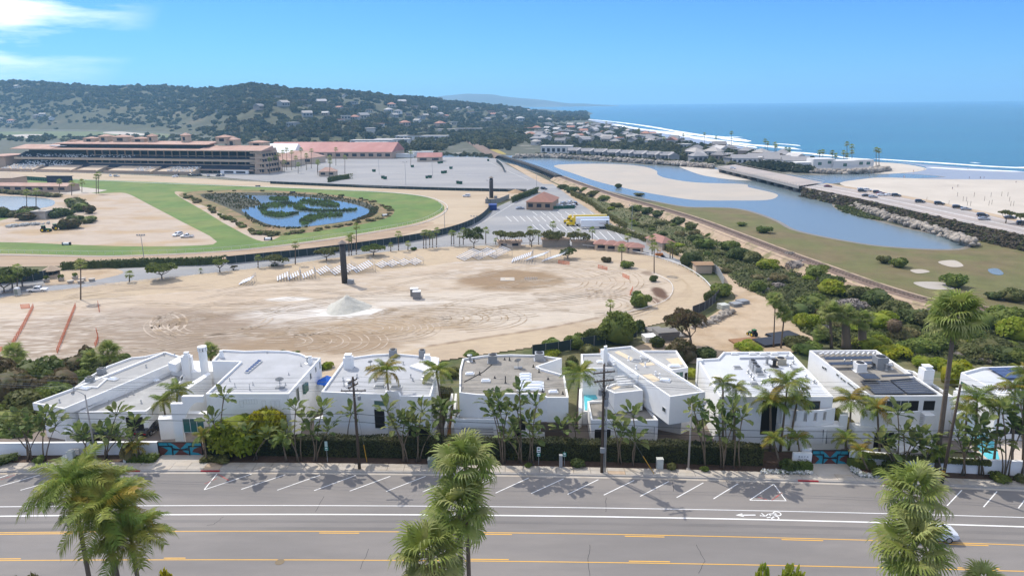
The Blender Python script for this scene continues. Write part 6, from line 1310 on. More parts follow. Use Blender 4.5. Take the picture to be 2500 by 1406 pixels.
for k, (a, y, rr, hh, c, lab) in enumerate([(97,1130,.8,.8, 'mid','round clipped shrub at the foot of the left garden wall'),(10,1130,1.5,1.0, 'dark','dark low shrub at the far left of the verge'),(192,1131,.6,.9, 'mid','small green shrub between the utility boxes and the trash can'),(316,1126,1.0,2.2, 'tawny','tawny bushy shrub left of the left driveway'),(545,1128,1.2,.8, 'olive','olive low shrub right of the left driveway'),(1290,1141,.5,.5, 'mid','small shrub on the verge right of the central palms'),(1408,1140,.9,.9, 'dark','dark low shrub right of the small green parking sign'),(1640,1146,.7,.8, 'olive','olive low shrub right of the tall utility cabinet'),(1720,1150,.6,.5, 'mid','small shrub right of the right street lamp'),(2150,1163,1.0,.8, 'mid','green shrub behind the right flower bed'),(2440,1172,1.4,.6, 'mid','low green shrub at the foot of the right wall'),(2490,1176,.8,.8, 'olive','olive shrub at the right end of the verge'),(1925,1150,1.2,1.4, 'dark','dark shrub left of the estate sign'),(2190,1160,1.6,1.4, 'dark','dark shrub before the trailing vine on the right wall')]):
    p=np.array(G(a, y, ZR+.12)); bush(lab, p, rr, hh, c, k, 'small shrubs along the verge',n=900, leaf=.1)
t=np.array(G(600,1100, ZR)); bush('large lime-yellow rounded tree before the curved-back house',t+(-.6,0,-.3),4.2,5.0, 'lime',1, None, n=5200, leaf=.045, name='rounded_tree',cat='tree'); bush('bright golden crown half of the rounded tree before the curved-back house',t+(2.6,.4,.1),3.0,5.0, 'gold',2, None, n=3600, leaf=.05, name='rounded_tree',cat='tree')
bush('olive shrub between the dark-entry house and the timber ramp',np.array(G(1082,985,15)),1.4,2.6, 'olive',1)
# ---- garden slope at the left, behind the angled-roof house
LB=[(20,985,5.0,6.5, 'brown'),(80,950,4.5,6.0, 'dark'),(130,930,4.2,5.5, 'brown'),(60,1010,4.5,4.5, 'olive'),(10,1040,4.0,3.5, 'mid'),(180,905,3.8,4.6, 'brown'),(135,985,3.6,4.0, 'mid'),(40,1060,3.0,2.6, 'mid'),(95,1040,2.6,2.6, 'olive'),(-40,980,5,6, 'dark'),(210,900,3,4, 'mid'),(200,930,3.0,3.4, 'mid'),(250,915,3.0,3.0, 'dark'),(150,950,3.4,4.4, 'brown'),(-10,930,4,5.0, 'brown'),(300,880,2.6,2.4, 'mid'),(285,895,3,3, 'dark'),(215,878,1.8,5.0, 'brown')]
CN=dict(brown='bronze',dark='dark green',mid='mid green',olive='olive',lime='lime green',dead='bare grey',tawny='tawny',gold='golden')
for k, (a, y, rx, rz, c) in enumerate(LB):
    p=GT(a, y); bush('%s shrub in the dense planting behind the angled-roof house' % CN[c],(p[0],p[1],p[2] - .6),rx, rz/1.25, c, k % 4, 'garden planting behind the left house',n=2400, leaf=.065)
GB=[(1150,868,2.2,1.6, 'mid','green shrub behind the tan-roofed house roof'),(770,905,2.0,2.6, 'mid','broad-leaved shrub between the curved-back and dark-entry houses'),(800,900,1.6,2.2, 'lime','bright shrub beside the blue parasol'),(690,862,1.6,1.2, 'olive','small shrub behind the curved roof, left'),(720,864,1.4,1.2, 'mid','small shrub behind the curved roof, right'),(1105,920,1.8,3.0, 'olive','olive shrub at the top of the timber ramp'),(1345,868,2.6,2.0, 'lime','lime shrub behind the tan-roofed house'),(1395,900,2.0,3.6, 'olive','olive shrub beside the angular house'),(1690,920,2.0,2.0, 'lime','bright shrub between the angular and broad-roofed houses'),(2330,935,3.0,4.6, 'gold','orange-gold flowering shrub right of the solar-mat house'),(2300,900,3.0,3.0, 'lime','lime shrub behind the chimney of the solar-mat house'),(2440,1050,2.4,2.6, 'gold','golden hedge shrub above the teal pool'),(2475,1065,2.0,2.2, 'olive','olive shrub above the teal pool')]
for k, (a, y, rx, rz, c, lab) in enumerate(GB):
    p=GT(a, y) if y<1000 else np.array(G(a, y, ZR)); bush(lab, (p[0],p[1],p[2] - .4),rx, rz/1.25, c, k % 4, None, n=1600, leaf=.08)
# ---- hedge and trees along the track behind the tan-roofed and angular houses
TR=[(1405,850,3.0,4.2, 'mid','rounded shrub on the dark windscreen fence, left end'),(1350,848,2.6,2.8, 'mid','clipped shrub at the left end of the windscreen fence'),(1455,838,3.2,4.6, 'dark','dark shrub on the windscreen fence, middle'),(1512,838,5.6,9.0, 'mid','large round green tree at the right end of the windscreen fence'),(1550,812,2.6,4.0, 'dark','dark shrub right of the large round green tree'),(1440,870,2.2,3.4, 'olive','olive shrub below the windscreen fence'),(1605,848,2.2,3.2, 'dark','dark shrub in front of the stacked panels'),(1660,885,5.0,6.0, 'brown','dark bronze tree mass behind the angular house'),(1722,878,3.0,3.6, 'dark','dark rounded shrub left of the broad-roofed house'),(1830,858,3.4,3.2, 'lime','bright green shrub behind the broad-roofed house'),(1760,722,4.0,4.4, 'mid','green shrub beside the windscreen where the lane narrows'),(1735,735,3.0,3.6, 'dark','dark shrub beside the outer rail near the lane'),(1562,750,3.6,5.2, 'mid','lone round shrub beside the inner rail of the arena')]
for k, (a, y, rx, rz, c, lab) in enumerate(TR):
    p=GT(a, y); bush(lab, (p[0],p[1],p[2] - .2),rx, rz/1.25, c, k % 4, None, n=3000 if rx>4 else 2000, leaf=.055 if rx>4 else .07)
def limb_tree(label, base, crown, rx, rz, col, seed, name='tree',limbs=5, n=3600, leaf=.05, group=None, trunk_r=.22, flat_=1.0, grounded=True):
    """trunk, limbs and a crown of leaf clumps at the limb ends"""
    r=random.Random(seed); o=thing(name, label, 'tree',tuple(base),0, group); c=np.array(crown) - np.array(base); fork=c*.42; fork[:2] *= .6
    MB().tube([(0,0,-.2),tuple(fork*.5+np.array([r.uniform(-.1,.1),0,0])),tuple(fork)],[trunk_r*1.2, trunk_r, trunk_r*.8],7).build('trunk',M_bark, o, smooth=True); VV=[]; QQ=[]; off=0
    for i in range(limbs):
        a=2*PI*i/limbs+r.uniform(-.4,.4); e=c+np.array([math.cos(a)*rx*.55, math.sin(a)*rx*.55, r.uniform(-.2,.25)*rz]); mid_=fork+(e - fork)*.5+np.array([math.cos(a)*rx*.12, math.sin(a)*rx*.12,-.1*rz]); MB().tube([tuple(fork),tuple(mid_),tuple(e)],[trunk_r*.6, trunk_r*.42, trunk_r*.2],5).build('limb',M_bark, o)
        P, d=crown_pts(n // (limbs+1),seed*7+i, 6,(rx*.62, rx*.62, rz*.62),.5); V, Q=leaves_np(P+e, d, np.full(len(P),leaf*rx),seed+i, .7); VV.append(V); QQ.append(Q+off); off+=len(V)
    P, d=crown_pts(n // (limbs+1),seed*7+77,6,(rx*.7, rx*.7, rz*.7),.5); V, Q=leaves_np(P+c+(0,0, rz*.15),d, np.full(len(P),leaf*rx),seed+9,.7); VV.append(V); QQ.append(Q+off)
    link('crown',npmesh('crown',np.vstack(VV),np.vstack(QQ),M_b[col]),o); return o
bb=np.array(G(1690,850,0)); limb_tree('tall bronze-green tree with forked trunk standing in the sandy lane',bb, at(1668,785, bb[1]),5.2,4.2, 'brown',3, n=6000, leaf=.042, trunk_r=.3)
# ---- thicket between the sandy lane and the railway
r=np.random.default_rng(17); zone=[(1420,470),(1500,490),(1600,520),(1700,555),(1800,590),(1900,625),(2000,662),(2100,700),(2200,735),(2320,765),(2460,780),(2560,830),(2560,960),(2420,890),(2250,890),(2150,860),(2050,850),(1960,815),(1910,765),(1860,725),(1800,700),(1765,660),(1690,640),(1630,600),(1560,560),(1480,520)]
zp=np.array(zone, float); cnt=0; used_=[]
def thick(a, y, rx, rz, c, v):
    p=GT(a, y); lab='%s %s shrub in the railway thicket, %s' % ('large' if rx>4 else 'small' if rx<2.3 else 'mid-sized',CN[c],'near the truck park' if a<1600 else 'near the pump hut' if a<1780 else 'beside the upper lane' if a<1930 else 'behind the broad-roofed house' if a<2060 else 'behind the solar-mat house' if a<2230 else 'near the tall leaning palm' if a<2380 else 'at the right edge')
    bush(lab, (p[0],p[1],p[2] - .3),rx, rz/1.25, c, v, 'thicket beside the railway',n=1500 if y<620 else 2200, leaf=.08 if y<620 else .062)
big=[(1580,522,5,4.5, 'dark'),(1552,515,4.5,4, 'mid'),(1610,530,5,4, 'dark'),(1660,548,5,4, 'dark'),(1690,560,4.4,4, 'olive'),(1480,490,5,4, 'mid'),(1450,480,5,4.6, 'olive'),(1430,470,4,4, 'mid'),(1505,505,4,3, 'olive'),(1395,470,5,5, 'dark'),(1375,462,4,4, 'dark'),(1420,485,4,4, 'tawny'),(1720,605,5,4.5, 'mid'),(1700,590,4,4, 'dark'),(1800,632,5,5, 'dark'),(1838,640,5,4.6, 'olive'),(1780,610,4.6,4.5, 'mid'),(1870,655,4.6,4, 'lime'),(1900,690,4,3.6, 'tawny'),(1925,640,4.6,4.6, 'dead'),(1950,660,4.6,4.4, 'dead'),(1995,680,5.2,5.4, 'mid'),(2030,700,5,4.6, 'dark'),(2028,720,5.4,5.6, 'lime'),(2090,730,5.0,5.0, 'olive'),(2140,740,5.4,5, 'dark'),(2070,760,4.6,4.4, 'dead'),(1850,712,3.6,4.0, 'mid'),(1985,755,5,5, 'mid'),(1950,770,4.4,4.5, 'dark'),(1975,800,4.2,4.6, 'lime'),(2190,775,5,5.5, 'olive'),(2150,800,5,5, 'lime'),(2230,790,5,5, 'dark'),(2270,800,5,5, 'olive'),(2210,830,4,4, 'tawny'),(2130,855,4.6,4.2, 'lime'),(2170,870,4,3.6, 'gold'),(2240,860,4.6,4, 'mid'),(2290,850,5,4.2, 'mid'),(2350,830,4.6,4.4, 'mid'),(2400,800,5,5.4, 'mid'),(2450,800,6,6.5, 'mid'),(2490,830,6,6.5, 'lime'),(2420,860,4.6,4, 'olive'),(2460,880,4.4,4, 'dark'),(2495,890,4,4, 'mid'),(2370,870,4,3.4, 'olive'),(2260,895,3.6,2.8, 'lime'),(2310,785,4.6,4.6, 'dead'),(2010,830,3.6,3.4, 'olive'),(1945,848,4.4,3.4, 'olive'),(1975,862,4,3, 'mid'),(1690,640,3.4,4.6, 'dark'),(1660,575,3,2.4, 'tawny'),(2330,765,4,3.4, 'dark'),(2380,770,4,3.4, 'olive')]
for k, q in enumerate(big): thick(*q, k % 4)
used_=[(a, y) for a, y, *_ in big]
while cnt<130:
    a, y=r.uniform(1420,2560),r.uniform(470,930)
    if not inside(np.array([a]),np.array([y]),zp)[0]: continue
    rr=np.interp(y, [470,600,800],[2.2,2.3,2.5])*r.uniform(.7,1.25); c=['dark','olive','mid','olive','tawny','mid','lime','olive','dead'][r.integers(9)]
    thick(a, y, rr, rr*r.uniform(.7,1.0),c, cnt % 4); cnt+=1
# low ground cover under the thicket
V=[]
while len(V)<30000:
    a, y=r.uniform(1420,2560,4000),r.uniform(465,930,4000); ok=inside(a, y, zp)
    for aa, yy in zip(a[ok],y[ok]):
        if len(V)<30000 and r.random()<(yy - 380)/550: p=G(aa, yy, 0); V.append((p[0],p[1],max(float(TZ(p[0],p[1])),0)+r.random()*.7))
V=np.array(V); Vv, Q=leaves_np(V, np.tile([0,-.3,1.0],(len(V),1)),np.full(len(V),.36),8,.6); tag(link('ground_cover',npmesh('ground_cover',Vv, Q, mat('thicket_ground_cover',(0.10,0.115,0.03),.8,.35,.3,(0.075,0.085,0.03),.42,.6, trans=.2))),'low tangled green ground cover between the railway and the sandy lane','ground cover',kind='stuff')
for k, (a, y, rx, rz, c, lab) in enumerate([(2195,652,3.4,3.6, 'mid','bright shrub beyond the railway, left of two together'),(2160,642,2.6,3.0, 'olive','olive shrub beyond the railway, left of a brighter one'),(2330,700,4.2,4.6, 'mid','large green shrub alone beyond the railway in the marsh'),(2475,735,4.4,4.0, 'olive','olive shrub beyond the railway near the right edge'),(2425,730,2.6,2.4, 'dark','dark shrub beyond the railway left of the olive one'),(1865,568,3.6,3.4, 'mid','green shrub on the far side of the railway beside the marsh'),(1810,552,2.4,2.0, 'mid','small shrub on the far side of the railway'),(1510,459,3,3.2, 'dark','dark round shrub on the far bank of the railway'),(1560,478,4,2, 'olive','low olive shrubs on the far bank of the railway')]):
    p=np.array(G(a, y, 0)); bush(lab, p, rx, rz/1.25, c, k % 4)
# ================================================================== racecourse and arena objects
M_tan=mat('tan_stucco',(0.43,0.315,0.235),.9,.07,.1, rand=.06); M_tan2=mat('buff_stucco',(0.50,0.40,0.30),.9,.07,.1); M_tile=mat('salmon_tile',(0.40,0.245,0.19),.85,.12,.3,(0.45,0.30,0.24),.45,.6); M_redr=mat('red_metal_roof',(0.38,0.16,0.14),.7,.1,.1,(0.43,0.21,0.185),.45,.6)
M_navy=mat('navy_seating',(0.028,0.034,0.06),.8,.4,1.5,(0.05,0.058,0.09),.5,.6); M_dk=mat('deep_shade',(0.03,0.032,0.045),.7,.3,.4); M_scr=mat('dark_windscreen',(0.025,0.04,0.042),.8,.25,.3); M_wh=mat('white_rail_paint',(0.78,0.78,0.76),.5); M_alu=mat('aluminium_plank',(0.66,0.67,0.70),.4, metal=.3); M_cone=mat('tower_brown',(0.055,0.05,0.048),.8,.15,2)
# ---- grandstand, local frame: u along the front from the left end, v back, z up
ga, gb=np.array(G(14,417)),np.array(G(606,428)); GL=np.linalg.norm((gb - ga)[:2]); gz=math.atan2(gb[1] - ga[1],gb[0] - ga[0])
gs=thing('grandstand','long tan racecourse grandstand with salmon roofs and dark tiers of seats','grandstand',tuple(ga+np.array([-math.sin(gz),math.cos(gz),0])*7),gz, None, (1,1,.9))
def gp(name, m_, *bx, par=None):
    m=MB()
    for b in bx: m.box(*b)
    return m.build(name, m_, par or gs)
def steps(u0, u1, v0, v1, z0, z1, n, m_, name, zb):
    m=MB()
    for i in range(n): a=v0+(v1 - v0)*i/n; m.box(u0, u1, a, v0+(v1 - v0)*(i+1)/n - .002, zb, z0+(z1 - z0)*(i+1)/n)
    return m.build(name, m_, gs)
gp('ground_floor',M_tan, (0, GL, 5,30,0,4.2)); steps(-2, GL, 1,15,3.6,9.6,9, M_navy, 'lower_seating',3.4); gp('lower_front',M_tan, (-2, GL, .2,.98,2.8,4.1))
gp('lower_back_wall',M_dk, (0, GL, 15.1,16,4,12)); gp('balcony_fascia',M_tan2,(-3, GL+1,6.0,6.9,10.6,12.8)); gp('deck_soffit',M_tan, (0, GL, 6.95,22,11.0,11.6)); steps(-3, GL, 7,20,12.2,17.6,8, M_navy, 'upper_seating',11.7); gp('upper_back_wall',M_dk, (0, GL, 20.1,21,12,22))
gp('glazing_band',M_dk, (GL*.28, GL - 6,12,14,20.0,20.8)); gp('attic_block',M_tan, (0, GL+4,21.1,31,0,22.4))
for u0, u1 in ((-4, GL*.17),(GL*.17, GL*.78),(GL*.78, GL+7)):
    mid=u0>0 and u1<GL; m=MB(); z0=20.6; m.hull([(u0,4.5, z0),(u1,4.5, z0),(u1,22, z0+.3),(u0,22, z0+.3)],[(u0,4.5, z0+.8),(u1,4.5, z0+.8),(u1,22, z0+(2.2 if mid else 4.2)),(u0,22, z0+(2.2 if mid else 4.2))]); m.build('front_roof',M_tile, gs)
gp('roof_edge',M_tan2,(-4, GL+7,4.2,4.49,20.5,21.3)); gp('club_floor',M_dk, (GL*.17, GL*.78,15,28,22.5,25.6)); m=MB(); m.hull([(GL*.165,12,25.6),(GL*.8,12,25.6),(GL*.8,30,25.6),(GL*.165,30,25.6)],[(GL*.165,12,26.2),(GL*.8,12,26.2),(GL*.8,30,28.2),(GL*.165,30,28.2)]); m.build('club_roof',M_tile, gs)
cm=MB().box(-.45,.45,-.45,.45,0,1).mesh('column',M_tan)
for k in range(22):
    u=GL*.30+k*(GL*.68/21); link('column',cm, gs, (u, 10,5),0,(1,1,6.0)); link('column',cm, gs, (u, 11.5,12.2),0,(1,1,8.5))
bw_=MB().box(-4.8,4.8,-.15,.15,0,1.5).mesh('box_front',M_tan)
for k in range(21): u=GL*.31+k*(GL*.68/21)+4.6; link('box_front',bw_, gs, (u, 8.6,6.4)); link('box_front',bw_, gs, (u, 12.4,14.2))
for k, (a, b) in enumerate(((.0,.145),(.165,.31),(.325,.42),(.455,.64),(.655,.80))):
    m=MB(); u0, u1=GL*a - (4 if k==0 else 0),GL*b; m.hull([(u0,-13,0),(u1,-13,0),(u1 - 2,4,0),(u0+4,4,0)],[(u0,-13,1.9),(u1,-13,1.9),(u1 - 2,4,5.6),(u0+4,4,5.6)]); m.build('front_terrace',M_tan2, gs); gp('terrace_wall',M_tan, (u0 - .2, u1+.2,-13.6,-13.02,0,2.9))
r=np.random.default_rng(2); m=MB()
for (ua, ub, va, vb, za, zb, n) in ((0,.13,-12,2,2.0,5.2,120),(.02,.24,2,12,4.4,9.0,130),(.69,.80,-12,2,2.0,5.2,120),(.56,.62,-12,0,2.0,5.0,40),(.02,.5,7.5,13,12.9,15,130)):
    for _ in range(n): t=round(r.random()*7)/7; u=GL*(ua+(ub - ua)*r.random()); v_=va+(vb - va)*t; z=za+(zb - za)*t+.2; m.box(u - .5, u+.5, v_ - .3, v_+.3, z, z+.75)
tag(m.build('white_tables',M_wh, gs),kind='stuff')
gp('white_kiosk',M_wh, (GL*.88, GL*.985,-1.5,.15,.3,3.6)); 
for k in range(2): gp('kiosk_window',M_dk, (GL*(.895+.045*k),GL*(.93+.045*k),-1.6,-1.45,1.0,2.8))
for k in range(4): gp('entrance',M_dk, (GL*(.815+.018*k*1.05),GL*(.828+.018*k*1.05),4.9,5.2,.3,3.4))
m=MB(); m.hull([(GL, 2,0),(GL+9,6,0),(GL+9,30,0),(GL, 30,0)],[(GL, 5.5,20.3),(GL+5,7,20.3),(GL+5,30,20.3),(GL, 30,20.3)]); ew_=m.build('end_wall',M_tan, gs)
for j, z in enumerate((1.5,6.2,11.0,15.6)):
    gp('gallery_rail',M_tan2,(GL - 5, GL+8.6 - z*.2,3.2+z*.12,5.0+z*.12, z+3.0, z+4.0))
    for k in range(5): x=GL+9.1 - (z+1.2)*.197; MB().box(x - .3, x+.35,8.5+k*4,10.9+k*4, z, z+2.5).build('arch_opening',M_dk, ew_)
    for k in range(3): gp('arch_opening',M_dk, (GL+1+k*2.2, GL+2.5+k*2.2,3.2+z*.17+k*.6,4.6+k*.6+z*.17, z, z+2.3))
for k, (u, h, w_, d) in enumerate(((.10,4,9,8),(.17,3,8,6),(.24,6,12,8),(.31,8.5,9,9),(.37,8,16,9),(.45,6,14,9),(.52,9,6,6),(.66,10,6,6),(.80,8,12,10),(.845,10,8,8),(.93,7,14,10))):
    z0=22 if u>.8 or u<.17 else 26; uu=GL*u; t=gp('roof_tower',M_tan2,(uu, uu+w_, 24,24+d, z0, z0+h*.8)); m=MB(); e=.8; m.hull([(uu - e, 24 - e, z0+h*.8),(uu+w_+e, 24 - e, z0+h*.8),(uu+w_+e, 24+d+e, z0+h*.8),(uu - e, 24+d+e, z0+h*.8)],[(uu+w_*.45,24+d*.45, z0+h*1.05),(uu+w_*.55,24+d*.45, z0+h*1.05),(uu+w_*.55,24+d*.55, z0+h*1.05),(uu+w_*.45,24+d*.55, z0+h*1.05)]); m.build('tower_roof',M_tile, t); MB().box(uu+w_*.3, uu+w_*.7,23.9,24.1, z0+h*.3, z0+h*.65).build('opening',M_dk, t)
gp('side_building',M_tan, (-34,-7,0,30,0,13)); gp('side_roof',M_tile, (-36,-6,-1,31,13,14.2)); gp('awning',M_wh, (GL*.13, GL*.2,13,20,23.5,24.2))
# ---- buildings
def building(name, label, base, w_, d, h, rh, rz, wm, rm, kind='hip',wins=0, group=None, over=.6, cat='building',rw=None):
    o=thing(name, label, cat, tuple(base),rz, group); MB().box(-w_/2, w_/2,-d/2, d/2,0, h).build('wall',wm, o); W, D_=w_/2+over, d/2+over; m=MB()
    if kind=='flat': m.box(-W, W, -D_, D_, h+.001, h+max(rh, .3))
    else:
        ins=min(W, D_)*.95 if kind=='hip' else 0; q=[(-W, -D_, h),(W, -D_, h),(W, D_, h),(-W, D_, h)]
        t=[(-W+ins, -.05, h+rh),(W - ins, -.05, h+rh),(W - ins, .05, h+rh),(-W+ins, .05, h+rh)] if w_ >= d else [(-.05,-D_+ins, h+rh),(.05,-D_+ins, h+rh),(.05, D_ - ins, h+rh),(-.05, D_ - ins, h+rh)]
        m.hull(q, t)
    m.build('roof',rm, o)
    for k in range(wins): x=-w_/2+w_*(k+.5)/wins; MB().box(x - w_/wins*.28, x+w_/wins*.28,-d/2 - .05,-d/2+.1, h*.35, h*.78).build('window',M_dk, o)
    return o
def B(name, label, px, *a, **k): return building(name, label, G(*px),*a, **k)
GZ=gz
B('exhibit_barn','long barn with a broad red roof and grey gable, right of the grandstand',(835,384),128,46,7,9, GZ*.55, M_tan, M_redr, kind='gable',wins=14); B('exhibit_hall','lower red-roofed hall behind the long barn',(760,374),90,30,8,5, GZ*.55, M_tan, M_redr, kind='gable')
B('salmon_hall','salmon-roofed hall immediately right of the grandstand',(690,405),34,24,6,6, GZ, M_tan2, M_tile, wins=4); B('salmon_hall','salmon-roofed hall between the grandstand and the long barn',(735,398),40,26,6,6, GZ, M_tan2, M_tile, wins=4); B('white_tent','white peaked tent behind the right end of the grandstand',(690,388),40,24,5,11, GZ, M_wh, M_wh, kind='gable')
B('gatehouse','small salmon-roofed cottage behind the clipped trees by the apron',(802,430),13,9,4,3,0, M_tan2, M_tile, wins=2); B('red_cottage','small cottage with red roof alone in the big car park',(1050,394),24,14,4.5,4,0, M_tan2, M_redr, kind='gable',wins=2); B('site_trailer','white trailer left of the orange frame by the river',(985,385),22,5,4,.3,0, M_wh, M_wh, kind='flat'); B('site_trailer','long white trailers behind the red cottage',(1028,382),26,5,5,.3,0, M_wh, M_wh, kind='flat')
B('ticket_office','tan building with terracotta hip roof beside the truck park',(1325,507),14,20,4.4,4.0, R_(-14),mat('tan_brick',(0.36,0.25,0.17),.9,.1,1),mat('terracotta_tile',(0.30,0.155,0.115),.85,.15,.8),wins=3)
B('storage_shed','low tan shed under thin trees behind the outer rail',(1244,603),9,4,2.3,.3, R_(2),M_tan2, M_tan, kind='flat',wins=2); B('storage_shed','long grey-tan shed under thin trees, right of the first',(1356,602),10.5,4,3.2,.3, R_(1),mat('drab_siding',(0.30,0.265,0.22),.9,.1,.5),M_tan, kind='flat'); B('storage_shed','tan screen building left of the tile-roofed booths',(1424,604),9,3,2.6,.3, R_(-3),mat('drab_siding',(0.30,0.265,0.22)),M_tan, kind='flat')
for k, (a, y) in enumerate(((1468,609),(1493,611),(1517,613),(1541,616),(1553,618))): B('turnstile_booth',ORD[k]+' from the left of the small tile-roofed turnstile booths',(a, y),5.2,4,2.6,1.4, R_(-8),M_tan2, mat('booth_tile',(0.34,0.18,0.145),.85,.1,1),wins=1, group='turnstile booths')
B('gate_lodge','small pink-roofed lodge at the far end of the truck park',(1610,604),5,12,3,2, R_(20),M_tan2, mat('booth_tile',(0.34,0.18,0.145)),wins=1); B('pump_hut','small tan hut just outside the outer rail on the right',(1714,664),5.4,4.6,3.0,.5,0, M_tan2, mat('hut_roof',(0.30,0.19,0.11),.9,.1,2),kind='gable')
B('tote_building','low red-roofed building by the infield pond at the left',(75,466),66,12,4,1.6, R_(-8),M_tan, M_tile, kind='gable',wins=8); B('tote_building','grey-tan barn at the left edge behind the red-roofed building',(8,456),26,16,7,4,0, M_tan, M_tan2); B('video_board','dark blue board at the end of the green screen by the turf',(148,452),20,1.5,6.5,.3, R_(-8),M_navy, M_navy, kind='flat'); B('pump_house','round concrete tank among the infield shrubs',(105,534),7,6,4,.3,0, M_conc, M_conc, kind='flat')
# ---- light towers and poles
def tower(label, px, h, rad):
    o=thing('camera_tower',label, 'tower',G(*px)); MB().lathe([(rad, 0),(rad, h*.86)],(0,0,0),16).build('drum',M_cone, o, smooth=True); MB().lathe([(rad*.8, h*.86),(rad*.8, h*.93)],(0,0,0),16).build('lantern',M_dk, o); MB().lathe([(rad*1.5, h*.93),(.08, h)],(0,0,0),16).build('cone_roof',mat('tower_cap',(0.20,0.17,0.15),.8),o); MB().obox((rad*2.2,-1.0,0),(2.0,1.4,1.5)).build('generator',M_grey, o)
tower('tall dark brown round tower with conical cap standing in the arena',(842,692),14.2,.98); tower('dark green round tower with pale cap beyond the bend of the track',(1200,484),13.2,1.15)
def lightpole(label, px, h, heads=2, name='light_pole'):
    o=thing(name, label, 'light pole',G(*px),0, 'light poles on the flats'); MB().tube([(0,0,0),(0,0, h)],.14,6,.08).build('mast',M_steel, o); MB().box(-1.4,1.4,-.06,.06, h - .1, h).build('crossbar',M_steel, o)
    for k in range(heads): x=-1.3+2.6*k/max(heads - 1,1); MB().hull([(x - .25,-.2, h+.0),(x+.25,-.2, h),(x+.25,.2, h),(x - .25,.2, h)],[(x - .15,-.1, h+.5),(x+.15,-.1, h+.5),(x+.15,.1, h+.5),(x - .15,.1, h+.5)]).build('floodlight',M_grey, o)
for px, h, n, lab in (((353,640),10,4, 'green light pole with four heads beside the near straight'),((1086,562),9.5,2, 'light pole inside the dark fence on the bend'),((926,427),16,2, 'light pole in the big car park, left one'),((991,452),16,2, 'light pole in the big car park, front one'),((1056,432),14,2, 'light pole in the big car park, rear right one'),((1195,486),11,1, 'thin light pole beside the dark green tower'),((1158,566),7,3, 'light pole with twin heads left of the truck park'),((1542,562),11,1, 'thin pale light pole at the edge of the truck park'),((1310,458),10,1, 'thin pole where the road bends past the car park')): lightpole(lab, px, h, n)
# ---- rails, fences
def path(px, z=0.0, n=6): return np.array([G(a, b, z) for a, b in smooth(px, n, False)])
def resample(P, step):
    s=np.r_[0, np.cumsum(np.linalg.norm(np.diff(P, axis=0),axis=1))]; t=np.arange(0, s[-1],step); return np.stack([np.interp(t, s, P[:, k]) for k in range(3)],1)
def rail(label, px, h, step, r_=.05, posts=True, name='track_rail'):
    P=path(px, .15); o=thing(name, label, 'rail',tuple(P[0])); MB().tube([tuple(p - P[0]+(0,0, h)) for p in P],r_, 5).build('rail_bar',M_wh, o)
    if posts:
        pm=MB().tube([(0,.35,0),(0,.3, h*.6),(0,0, h)],.045,5).mesh('rail_post',M_wh)
        for q in resample(P, step)[:290]: link('rail_post',pm, o, tuple(q - P[0]))
rail('white turf rail with curved posts along the near straight and bend',[(-60,618),(0,618),(100,619),(280,621),(480,615),(640,602),(800,581),(930,561),(1020,543),(1066,523),(1080,508),(1070,495)],1.25,3.4); rail('low white kerb rail between the turf and the dirt track',[(-60,625),(0,624),(150,627),(300,627),(480,620),(640,607),(800,587),(930,566),(1025,548),(1076,527),(1092,510),(1084,497),(1050,484),(980,474),(880,468),(700,460),(400,449),(240,442),(30,435)],.35,4,.14, False)
rail('white outer rail curving round the far side of the sand arena',[(480,671),(640,655),(740,643),(860,625),(960,614),(1060,607),(1150,603),(1250,600),(1350,601),(1450,607),(1530,617),(1600,632),(1660,652),(1705,678),(1730,701),(1738,718),(1733,740)],1.1,3.2,.11); rail('low white inner rail at the right bend of the sand arena',[(1600,672),(1630,686),(1642,701),(1640,718),(1620,738),(1560,758),(1480,773)],.4,3,.07); rail('white outer rail along the far side of the dirt track',[(50,420),(400,432),(650,447),(900,459),(1100,465),(1290,469)],1.2,6,.07)
rail('low white rail at the left of the sand arena',[(-40,737),(90,718),(200,706),(420,682),(480,673)],.6,4,.05)
def screen(label, px, h, m_, name='windscreen_fence',step=3.2, cat='fence',z=.1):
    P=resample(path(px, z),step); o=thing(name, label, cat, tuple(P[0]))
    for a, b in list(zip(P[:-1],P[1:]))[:290]:
        d=(b - a)/np.linalg.norm(b - a); n=np.array([-d[1],d[0],0])*.04; a_, b_=a - P[0],b - P[0]; MB().prism([tuple((a_+n)[:2]),tuple((b_ - d*.04+n)[:2]),tuple((b_ - d*.04 - n)[:2]),tuple((a_ - n)[:2])],.05, h).build('fence_panel',m_, o)
    pm=MB().box(-.05,.05,-.05,.05,0, h+.1).mesh('post',M_grey)
    for q in P[:290]: link('post',pm, o, tuple(q - P[0]+(0,-.1,0)))
screen('long dark green windscreen fence round the near bend of the track',[(555,645),(640,636),(740,626),(860,611),(950,598),(1040,583),(1110,566),(1160,546),(1188,525),(1197,507),(1188,492)],2.9, M_scr); screen('dark windscreen at the left behind the gazebo',[(-60,700),(40,690),(100,684),(160,668)],3.0, M_scr); screen('dark green low screen along the car park edge of the track',[(660,449),(800,455),(950,461),(1120,466),(1290,469)],1.9, M_scr, step=6)
